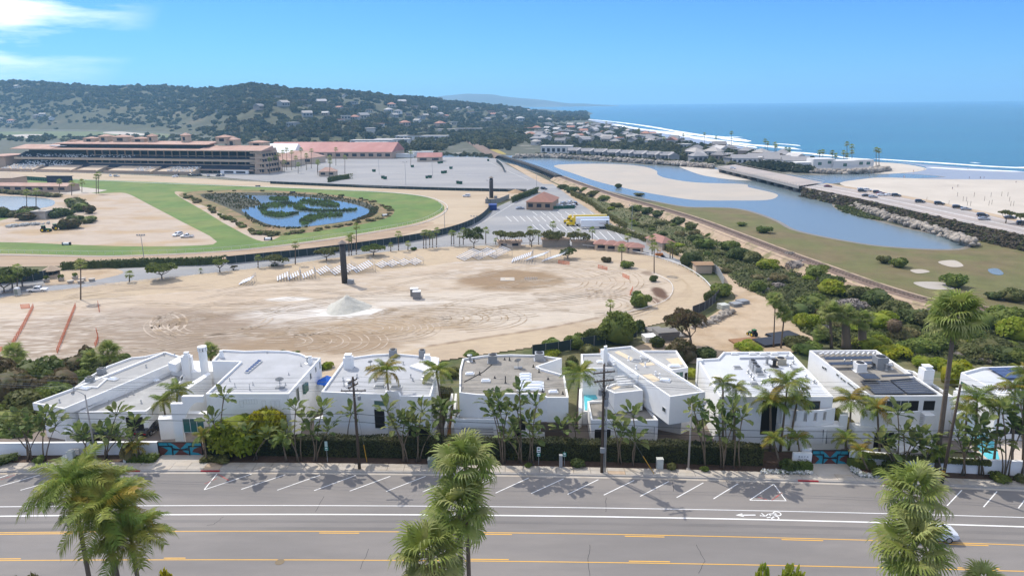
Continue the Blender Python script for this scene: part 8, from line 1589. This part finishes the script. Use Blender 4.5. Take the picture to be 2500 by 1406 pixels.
reeds('green reed islands standing in the racecourse pond',[[(640,500),(690,494),(740,496),(720,504),(660,508),(650,516),(700,520),(690,525),(640,520),(630,508)],[(715,503),(735,502),(760,512),(830,513),(870,510),(860,516),(790,518),(745,515),(722,511)],[(640,520),(680,524),(730,520),(690,530),(655,527)],[(730,541),(750,528),(800,521),(838,523),(830,529),(780,534),(750,548),(738,548)],[(740,487),(800,490),(830,500),(820,507),(770,503),(735,495)],[(660,483),(700,482),(700,490),(665,489)]],420,1.1, M_reed)
reeds('brown and dark reeds fringing the racecourse pond',[[(492,478),(590,473),(640,498),(600,512),(560,505)],[(760,474),(870,488),(925,506),(915,522),(880,502),(800,487),(700,480),(640,474)],[(905,508),(922,512),(905,530),(860,540),(900,524)],[(600,520),(640,548),(700,556),(760,553),(700,560),(640,553),(604,535)]],420,.9, mat('dark_reeds',(0.12,0.105,0.05),.85,.3,.3,(0.085,0.10,0.045),.45,.6, trans=.2))
# ================================================================== railway, coast road, town, beach
def strip(name, P, offs, m, kind='structure',par=None):
    """extrude a cross-section (offset, height) along a level path"""
    P=np.array(P, float); d=np.gradient(P[:, :2],axis=0); d /= np.linalg.norm(d, axis=1, keepdims=True); nr=np.stack([-d[:, 1],d[:, 0]],1); n=len(P)
    V=np.vstack([np.c_[P[:, :2]+nr*o, np.full(n, z)] for o, z in offs]); k=len(offs)
    o=link(name, npmesh(name, V, np.array([(j*n+i, (j+1)*n+i, (j+1)*n+i+1, j*n+i+1) for j in range(k - 1) for i in range(n - 1)])[:, ::-1],m, False),par)
    if kind: o['kind']=kind
    return o
RAILPX=[(1366,429),(1400,442),(1500,476),(1600,504),(1700,534),(1800,571),(1900,609),(2000,645),(2100,681),(2200,714),(2300,739),(2450,758),(2700,790)]
RP=resample(path(RAILPX, 3.2),6); strip('rail_embankment',RP, [(9,-.1),(4.2,2.75),(3.4,2.85),(-3.4,2.85),(-4.8,2.0),(-7.5,-.1)],M_bank); strip('ballast_bed',RP, [(2.9,2.88),(2.0,3.2),(-2.0,3.2),(-4.4,2.3)],M_ballast)
rt_=thing('railway_track','single railway track running along the embankment','railway track',tuple(RP[0])); M_rl=mat('rusty_rail',(.10,.065,.05),.6)
for s in (-.75,.75): q=RP - RP[0]; d=np.gradient(q[:, :2],axis=0); d /= np.linalg.norm(d, axis=1, keepdims=True); MB().tube([(a[0] - b[1]*s, a[1]+b[0]*s, .12) for a, b in zip(q, d)],.09,4).build('rail',M_rl, rt_)
slp=MB().box(-.13,.13,-1.3,1.3,0,.09).mesh('sleeper',mat('sleeper_wood',(.07,.05,.04),.9)); SP=resample(RP, 1.6)
for i in range(max(0, len(SP) - 275),len(SP) - 1): e=SP[i+1] - SP[i]; link('sleeper',slp, rt_, tuple(SP[i] - RP[0]+(0,0,-.02)),math.atan2(e[1],e[0]))
TP=resample(path([(1222,379),(1300,403),(1366,429)],4.0),5.5); ts=thing('rail_trestle','long dark timber railway trestle across the river','bridge',(TP[0][0],TP[0][1],0)); M_trs=mat('trestle_timber',(.035,.032,.03),.9,.2,1)
strip('deck',TP - TP[0]*(1,1,0),[(-2.4,3.0),(-2.4,3.9),(2.4,3.9),(2.4,3.0)],M_trs, None, ts); b=MB()
for y in (-2,-.7,.7,2): b.tube([(0, y*1.25,-.2),(0, y, 3.1)],.2,5)
b.box(-.2,.2,-2.4,2.4,2.75,3.05); b.tube([(.2,-2.3,.3),(.2,2.1,2.8)],.1,4); b.tube([(.2,2.3,.3),(.2,-2.1,2.8)],.1,4); bm_=b.mesh('bent',M_trs)
for a, c in zip(TP[:-1],TP[1:]): link('bent',bm_, ts, (a[0] - TP[0][0],a[1] - TP[0][1],0),math.atan2(c[1] - a[1],c[0] - a[0]))
for s in (-2.35,2.35): q=TP - TP[0]; d=np.gradient(q[:, :2],axis=0); d /= np.linalg.norm(d, axis=1, keepdims=True); MB().tube([(a[0] - v[1]*s, a[1]+v[0]*s, 4.9) for a, v in zip(q, d)],.05,4).build('handrail',M_steel, ts)
FR=resample(path([(1222,380),(1190,366),(1168,352),(1150,342),(1132,335),(1122,328),(1126,322),(1150,316)],3.0),12); strip('far_rail_bed',FR, [(7,-.2),(3.5,2.9),(-3.5,2.9),(-7,-.2)],M_ballast)
o=thing('overpass','concrete road overpass above the railway bend in the hills','bridge',tuple(np.array(G(1145,326)))); MB().box(-26,26,-5,5,8,10).build('deck',M_conc, o); MB().box(-60,-20,-7,7,0,9).build('abutment',M_conc, o)
for x in (-12,0,12): MB().box(x - 1, x+1,-4,4,0,8).build('pier',M_conc, o)
# coast road and bridge
ZH=4.6
nearp=np.array([G(a, b, ZH) for a, b in smooth([(1962,457),(2080,481),(2200,508),(2300,531),(2400,553),(2500,574),(2700,620)],5, False)]); farp=np.array([G(a, b, ZH) for a, b in smooth([(2018,447),(2110,462),(2210,478),(2310,497),(2410,518),(2500,539),(2700,585)],5, False)])
def lerp(t): return nearp*(1 - t)+farp*t
def sheet(name, A, Bb, m, kind='structure',par=None):
    n=len(A); o=link(name, npmesh(name, np.vstack([A, Bb]),np.array([(i, i+1, n+i+1, n+i) for i in range(n - 1)]),m),par)
    if kind: o['kind']=kind
    return o
toe=nearp+np.array([-4.5,-8,-ZH+.1]); M_hwy=mat('coast_road_asphalt',(.37,.32,.29),.9,.08,.1,(.32,.29,.27),.45,.6); sheet('road_bank',toe, nearp - (0,0,.3),mat('bank_brush',(.17,.14,.08),.95,.3,.3,(.12,.12,.05),.42,.6)); sheet('coast_road',nearp, lerp(.8),M_hwy); sheet('road_shoulder',lerp(.8) - (0,0,.03),farp - (0,0,.05),M_lane); sheet('beach_slope',farp - (0,0,.05),farp+np.array([6,14,-ZH+.15]),M_sand)
for t in (.12,.38,.42,.7): sheet('lane_line',lerp(t)+(0,0,.02),lerp(t+.012)+(0,0,.02),M_wline)
bn, bf=np.array([G(a, b, ZH) for a, b in ((1750,407),(1855,431),(1962,457))]),np.array([G(a, b, ZH) for a, b in ((1795,402),(1900,423),(2018,447))])
br=thing('road_bridge','pale concrete coast road bridge across the river mouth','bridge',(bn[0][0],bn[0][1],0)); o0=np.array([bn[0][0],bn[0][1],0]); A_, B_=resample(bn, 4),resample(bf, 4); k=min(len(A_),len(B_)); A_, B_=A_[:k] - o0, B_[:k] - o0
sheet('deck',A_, B_, M_hwy, None, br); sheet('girder',A_ - (0,0,1.7),A_+(0,0,.02),M_kerb, None, br); sheet('soffit',B_ - (0,0,1.6),A_ - (0,0,1.7),M_kerb, None, br); MB().tube([tuple(p+(0,.2,1.0)) for p in A_],.09,4).build('handrail',M_conc, br); MB().tube([tuple(p+(0,-.2,1.0)) for p in B_],.09,4).build('handrail',M_conc, br); pm=MB().box(-.12,.12,-.12,.12,0,1).mesh('baluster',M_conc)
for p in A_[:80]: link('baluster',pm, br, tuple(p+(0,.2,0)))
for t in np.linspace(.04,.97,10): i=int(t*(k - 1)); p, q=A_[i],B_[i]; MB().hull([(p[0]+1, p[1]+.8,-.2),(p[0]+3, p[1]+.8,-.2),(q[0]+3, q[1] - 1,-.2),(q[0]+1, q[1] - 1,-.2)],[(p[0],p[1]+.4,3),(p[0]+3.4, p[1]+.4,3),(q[0]+3.4, q[1] - .4,3),(q[0],q[1] - .4,3)]).build('pier',M_kerb, br)
for k, (a, y, c, kd) in enumerate(((2103,466, WH, 'suv'),(2118,467, WH, 'suv'),(2105,469, BK, 'suv'),(2142,472, BK, 'suv'),(2115,480, BK, 'sedan'),(2131,483, SV, 'sedan'),(2152,478, WH, 'sedan'),(2171,478, WH, 'sedan'),(2188,480, BK, 'suv'),(2246,495, BK, 'suv'),(2293,500, BK, 'suv'),(2338,509, BK, 'suv'),(2358,513, SV, 'sedan'),(2399,529, BK, 'suv'),(2402,537, SV, 'sedan'),(2466,534, BK, 'sedan'),(2497,549, BK, 'suv'),(1789,413, WH, 'suv'),(2021,457,('maroon',(.16,.03,.04)),'sedan'),(2150,474,('maroon',(.16,.03,.04)),'sedan'))): car(kd, c[0],c[1],'%s from the left of the cars along the coast road%s' % (ORD[k] if k<17 else ['white','first maroon','second maroon'][k - 17],''),(a, y),R_(-18),ZH+.03, 'cars along the coast road')
q=inset([G(a, b)[:2] for a, b in smooth(RIVPX, 3)],-2.2); flat('wet_margin',q, mat('wet_mud',(.20,.175,.14),.5,.15,.3),RLIFT - .003)
# rock banks
rp_=lambda px, z=.2: [np.array(G(a, b, z)) for a, b in smooth(px, 4, False)]
rocks('riprap','stone bank along the far shore of the river',rp_([(1260,386),(1340,385),(1440,391),(1560,398),(1660,405),(1740,411)]),900,1.2,2.6, M_rock, 0,3.0); rocks('riprap','pale boulders at the near end of the road bridge',rp_([(1960,462),(1990,480),(2020,489),(2060,497)]),260,1.0,2.0, M_rock, 0,3); rocks('riprap','long pale stone bank between the lagoon and the coast road',rp_([(2090,507),(2140,524),(2200,545),(2270,565),(2340,588),(2370,600)]),900,.8,1.8, M_rock, 0,2.2); rocks('riprap','dark boulders round the white beach house',rp_([(1920,415),(1990,422),(2070,424),(2130,421),(2160,416)]),500,1.3,2.8, M_rock, 0,2.5)
def scatter(label, name, px, n, s0, s1, pal, zf=None, dz=0.0, seed=1, avoid=()):
    q=np.array([G(a, b)[:2] for a, b in px]); r=np.random.default_rng(seed); lo, hi=q.min(0),q.max(0); items=[]; tries=0
    while len(items)<n and tries<n*40:
        tries+=1; p=r.uniform(lo, hi)
        if not inside(p[:1],p[1:],q)[0] or any(abs(p[0] - h_[0])<h_[2] and -h_[3]<p[1] - h_[1]<h_[2] for h_ in avoid): continue
        s=r.uniform(s0, s1); c=np.array(pal[r.integers(len(pal))])*r.uniform(.8,1.25); items.append((r.integers(8),(p[0],p[1],dz+(zf(p) if zf else 0) - .1*s),(s, s, s*r.uniform(.7,1.2)),r.uniform(0,6),tuple(c)))
    V, T, C=bake(items, FAR); return tag(link(name, npmesh(name, V, T, M_leafcol, False, C)),label, 'vegetation',kind='stuff')
BR=[(.13,.11,.07),(.16,.13,.09),(.10,.105,.05),(.12,.10,.08)]
items=[]; r=np.random.default_rng(3)
for _ in range(1500): i=r.integers(len(nearp) - 1); t=r.random(); q=r.random() ** .8; p=(toe[i]*(1 - t)+toe[i+1]*t)*(1 - q)+(nearp[i]*(1 - t)+nearp[i+1]*t)*q; sz=r.uniform(.6,1.35); items.append((r.integers(8),(p[0] - 1, p[1] - 1.2, p[2] - .6),(sz*1.2, sz, sz*.8),r.uniform(0,6),tuple(np.array(BR[r.integers(4)])*r.uniform(.8,1.3))))
V, T, C=bake(items, FAR); tag(link('bank_brush',npmesh('bank_brush',V, T, M_leafcol, False, C)),'brown coastal brush on the bank below the coast road','vegetation',kind='stuff')
scatter('green marsh plants along the lagoon edge','marsh_tufts',[(2040,505),(2080,508),(2160,540),(2120,535),(2060,520)],200,.6,1.2, [(.12,.14,.05)])
# town houses
HS=[]; r=np.random.default_rng(31); WALLS=[(.50,.48,.44),(.38,.35,.31),(.30,.30,.30),(.62,.61,.59),(.34,.27,.22)]; ROOFS=[(.30,.29,.29),(.40,.37,.34),(.22,.21,.21),(.42,.21,.15),(.48,.46,.44)]
WN=['cream','beige','grey','white','tan']; RN=['slate grey','brown grey','dark','red tiled','pale']
PROTO={}
def house(p, wi, ri, kind, s, rz, where, group):
    k=(wi, ri, kind); lab='%s house with a %s roof %s' % (WN[wi],RN[ri],where)
    if k not in PROTO: PROTO[k]=building('house',lab, tuple(p),13,10,5.6,3 if kind != 'flat' else .5, rz, mat('town_wall_%d' % wi, WALLS[wi],.9),mat('town_roof_%d' % ri, ROOFS[ri],.85,.1,.5),kind, 3, group, cat='house'); PROTO[k].scale=(s, s, s); return
    dup(PROTO[k],tuple(p),rz, lab, group, s)
def rnd(p, where, group, s=1.0, red=.12): house(p, r.integers(5),3 if r.random()<red else [0,1,2,4][r.integers(4)],['gable','hip','flat'][r.integers(3)],s*r.uniform(.8,1.3),r.uniform(-1.3,1.3),where, group)
for i, p in enumerate(hpts): rnd(p+(0,0,-.8),'among the trees on the hillside, %s' % ('far left' if HOUSEPX[i][0]<500 else 'upper slope' if HOUSEPX[i][1]<272 else 'lower slope'),'hillside houses',1.25 if HOUSEPX[i][0]>600 else 1.0,.25)
flat_=[(1400,305),(1470,306),(1560,325),(1650,345),(1760,366),(1880,386),(1980,398),(1985,412),(1900,420),(1760,404),(1640,392),(1500,380),(1390,368),(1300,355),(1260,330),(1320,310)]; fq=np.array(flat_, float); n=0
while n<135:
    a, y=r.uniform(1260,1990),r.uniform(303,412)
    if not inside(np.array([a]),np.array([y]),fq)[0] or (1300<a<1660 and y>355) or (1690<a<1990 and y>402): continue
    p=np.array(G(a, y))
    if any(np.hypot(p[0] - h_[0],p[1] - h_[1])<17 for h_ in HS): continue
    rnd(p, 'in the seaside town, %s' % ('near the shore' if y<np.interp(a, [1400,1980],[325,402]) else 'set back from the shore'),'town houses',.95); HS.append((p[0],p[1],6,7)); n+=1
for k in range(16): a=1402+k*16; p=np.array(G(a, 380+k*.9)); house(p, 2,0, 'gable',1.0, R_(90) if k % 2 else 0, '%s from the left above the stone bank' % ORD[k],'riverside townhouses'); HS.append((p[0],p[1],9,14))
p=G(1360,377); building('apartment_block','white flat-roofed apartment block with brown balconies beside the river',p, 34,16,9,.5, R_(-12),mat('town_wall_3',WALLS[3],.9),mat('town_roof_4',ROOFS[4],.85),'flat',6); HS.append((p[0],p[1],22,50))
for k, (a, y, w_, lab) in enumerate(((910,355,60, 'white flat-roofed commercial block at the foot of the hill, left'),(960,352,50, 'pale commercial block with white roof right of the first'),(1000,343,40, 'white commercial block higher up the slope, left'),(1045,343,64, 'long grey-white building below the railway bend'),(905,362,45, 'low white commercial block by the trees'))): p=G(a, y); building('commercial_block',lab, p, w_, 18,7,.6, R_(-8),mat('town_wall_3',WALLS[3],.9),mat('town_roof_4',ROOFS[4],.85),'flat',6); HS.append((p[0],p[1],w_*.55,60))
bh=thing('beach_house','large white modern beach house on the point by the sand spit','house',G(2060,416)); M_bhw=mat('town_wall_3',WALLS[3],.9)
for x0, x1, y0, y1, h in ((-24,-6,4,18,9),(-8,12,2,16,7.5),(10,26,4,16,8),(-30,28,-2,-1.2,2.4),(-36,-22,8,20,6)): MB().box(x0, x1, y0, y1,0, h).build('wall',M_bhw, bh)
for x, z in ((-20,4),(-12,5),(0,3),(14,4),(20,4)): MB().box(x, x+3,1.9 if -8<x<10 else 3.9,4.2, z, z+2.4).build('window',M_glassg, bh)
HS.append((bh.location[0],bh.location[1],34,20))
for k, (a, y, lab) in enumerate(((1815,402, 'white house with grey roof at the far end of the road bridge'),(1855,398, 'white two-storey house with a row of windows above the bridge'),(1940,408, 'pale blue-grey house between the trees on the point'),(1895,404, 'white house among trees on the point'))): p=G(a, y); building('house',lab, p, 22,12,6,3, R_(-8),M_bhw, mat('town_roof_0',ROOFS[0],.85,.1,.5),'gable',5, cat='house'); HS.append((p[0],p[1],13,24))
PALT=[(.095,.105,.05),(.075,.085,.04),(.11,.115,.055),(.07,.078,.045),(.13,.125,.06)]
scatter('mixed garden trees filling the seaside town between the houses','town_trees',flat_, 2100,2.6,5.6, PALT, avoid=HS, seed=5); scatter('trees on the flat ground below the hills behind the racecourse','valley_trees',[(640,352),(760,356),(900,350),(1000,338),(1120,322),(1250,312),(1330,306),(1300,340),(1240,370),(1180,362),(1130,345),(1080,368),(900,370),(780,362),(700,362)],1300,3.0,7.5, PALT, avoid=HS, seed=6); scatter('dark trees behind the grandstand and in the valley at the left','valley_trees',[(-100,345),(200,350),(660,358),(640,340),(480,332),(-100,335)],260,3.0,6.0, PALT, seed=7); scatter('dark trees at the far end of the road bridge','shore_trees',[(1800,410),(1900,419),(1985,424),(1980,415),(1880,406),(1810,402)],90,3.2,5.2, [(.05,.065,.04),(.06,.07,.04)],avoid=HS[-4:],seed=8); scatter('green shrubs along the river bank path','bank_shrubs',[(1300,379),(1400,386),(1560,394),(1740,409),(1740,405),(1560,389),(1400,381)],260,1.5,3.2, PALT, seed=9); scatter('bushes on the near river bank and car park edge','bank_shrubs',[(940,372),(1060,374),(1200,380),(1200,386),(1060,379),(940,377)],140,1.2,3.0, PALT, seed=10)
struct('valley_meadow',[(-300,330),(0,322),(250,322),(420,328),(430,336),(150,338),(-300,345)],mat('meadow',(.11,.14,.06),.95,.2,.03,(.16,.15,.09),.5,.65),lift=.05); struct('valley_mud',[(0,334),(60,328),(110,330),(90,336),(30,338)],M_bar, lift=.08); struct('valley_mud',[(250,324),(300,322),(380,331),(300,330)],M_bar, lift=.08)
struct('cut_slope',[(1145,340),(1165,346),(1190,362),(1220,376),(1235,376),(1200,358),(1170,338)],mat('yellow_grass',(.30,.24,.06),.95,.2,.1),lift=.12); struct('sandy_cut',[(680,356),(760,350),(830,343),(840,348),(760,358)],M_lane, lift=.1)
for k, (a, y, t) in enumerate(((1668,350,330),(1720,352,328),(1748,350,336),(1786,366,325),(1868,376,344),(1874,378,350),(1895,384,357),(1892,378,352),(1918,388,365),(1927,390,366),(2001,404,372),(2009,402,371),(2032,406,373),(2040,404,380),(2068,400,352),(2060,402,373),(2080,402,358),(2068,402,380),(2080,398,372),(2139,411,366),(2146,411,369),(1400,318,290),(1350,312,283),(1440,330,303),(1560,345,318),(1480,322,300),(1620,360,338))): b_=np.array(G(a, y)); far_palm('%s of the palms in the seaside town, counted from the left' % ORD[k] if k<10 else '%s of the palms round the beach house' % ORD[k - 10] if k<19 else ['left of two tall palms leaning on the sand spit','right of two tall palms leaning on the sand spit'][k - 19] if k<21 else 'distant palm standing above the town roofs',b_, at(a, t, b_[1]),3.0, 'seaside palms',.3, True)
for k, (a, y) in enumerate(((2455,545),(2495,552))): b_=np.array(G(a, y, ZH)); limb_tree(('left' if k==0 else 'right')+' small umbrella tree beside the coast road at the right edge',b_, b_+(0,0,4.2),3.4,1.5, 'olive',70+k, 'umbrella_tree',4,700,.1)
# people and posts on the beach
def figure(step):
    J=dict(pel=(0,0,.95),chest=(0,0,1.32),neck=(0,0,1.52),head=(0,.02,1.68),top=(0,.02,1.76),ls=(.19,0,1.44),le=(.27,.03,1.16),lh=(.28,.1,.88),rs=(-.19,0,1.44),re=(-.27,-.03,1.16),rh=(-.28,.06,.88),lk=(.11, step*.5,.5),lf=(.11, step, .06),lt=(.11, step+.16,.03),rk=(-.11,-step*.3,.5),rf=(-.11,-step, .08),rtoe=(-.11,-step+.16,.03)); nm=list(J); E_=[('pel','chest'),('chest','neck'),('neck','head'),('head','top'),('chest','ls'),('ls','le'),('le','lh'),('chest','rs'),('rs','re'),('re','rh'),('pel','lk'),('lk','lf'),('lf','lt'),('pel','rk'),('rk','rf'),('rf','rtoe')]; R__=dict(pel=.15, chest=.16, neck=.06, head=.11, top=.07, lk=.07, rk=.07)
    me=bpy.data.meshes.new('body'); me.from_pydata([J[k] for k in nm],[(nm.index(a),nm.index(b)) for a, b in E_],[]); o=bpy.data.objects.new('b',me); COL.objects.link(o); md=o.modifiers.new('s','SKIN'); sv=me.skin_vertices[0].data
    for i, k in enumerate(nm): q=R__.get(k, .05); sv[i].radius=(q, q*.8)
    sv[0].use_root=True; o.modifiers.new('u','SUBSURF').levels=1; bpy.context.view_layer.update(); m2=bpy.data.meshes.new_from_object(o.evaluated_get(bpy.context.evaluated_depsgraph_get())); bpy.data.objects.remove(o); return m2
FG=[figure(.05),figure(.22)]; CL=[mat('swim_black',(.02,.02,.025),.9),mat('shirt_red',(.3,.04,.04),.9),mat('shirt_white',(.6,.6,.6),.9),mat('shirt_blue',(.03,.07,.25),.9)]
for me in FG: me.materials.clear(); me.materials.append(mat('skin',(.42,.27,.19),.6))
top_=MB().lathe([(.19,.86),(.18,1.0),(.20,1.3),(.17,1.46)],(0,0,0),10)
for k, (a, y, z) in enumerate(((2123,433, 'beside the inlet'),(2206,435, 'left of a pair at the water'),(2208,435, 'right of a pair at the water'),(2366,437, 'at the lagoon edge, left'),(2393,437, 'at the lagoon edge, middle'),(2402,437, 'at the lagoon edge, right'),(2363,415, 'wading in the surf'),(2325,463, 'walking on the dry sand'),(2338,457, 'sitting group spot on the sand'),(2230,420, 'at the tip of the sand spit'),(2256,416, 'near the end of the sand spit'),(2480,448, 'near the right edge of the beach'))):
    o=thing('person','person in %s clothing standing %s' % (['black','red','white','blue'][k % 4],z),'person',tuple(np.array(G(a, y, .15))),k*1.3, 'people on the beach'); link('body',FG[k % 2],o); top_.build('shirt',CL[k % 4],o)
pm=MB().tube([(0,0,0),(0,0,2.6)],.09,5).mesh('post',M_bark)
for k, (a, y) in enumerate(((2337,480),(2378,481),(2419,481),(2445,479),(2351,491),(2359,492),(2262,492),(2316,501),(2361,503),(2369,503),(2403,491),(2414,502),(2421,500),(2464,492),(2474,503),(2467,503),(2460,480))): tag(link('volleyball_post',pm, None, tuple(np.array(G(a, y, .1)))),'bare wooden volleyball post standing in the dry sand','post','volleyball posts')
# ================================================================== sea haze filling the air
hz=MB().box(-16500,16500,-700,15500,-3,330).build('haze',None)
hm=bpy.data.materials.new('sea_haze'); hm.use_nodes=True; t=hm.node_tree; t.nodes.clear()
ho=t.nodes.new('ShaderNodeOutputMaterial'); pv=t.nodes.new('ShaderNodeVolumePrincipled')
pv.inputs['Color'].default_value=(0.36,0.69,1.0,1); pv.inputs['Density'].default_value=0.0001; pv.inputs['Anisotropy'].default_value=0.25
t.links.new(pv.outputs[0],ho.inputs['Volume'])
hz.data.materials.append(hm); tag(hz, 'pale blue sea haze in the air over coast and hills','haze',kind='stuff')
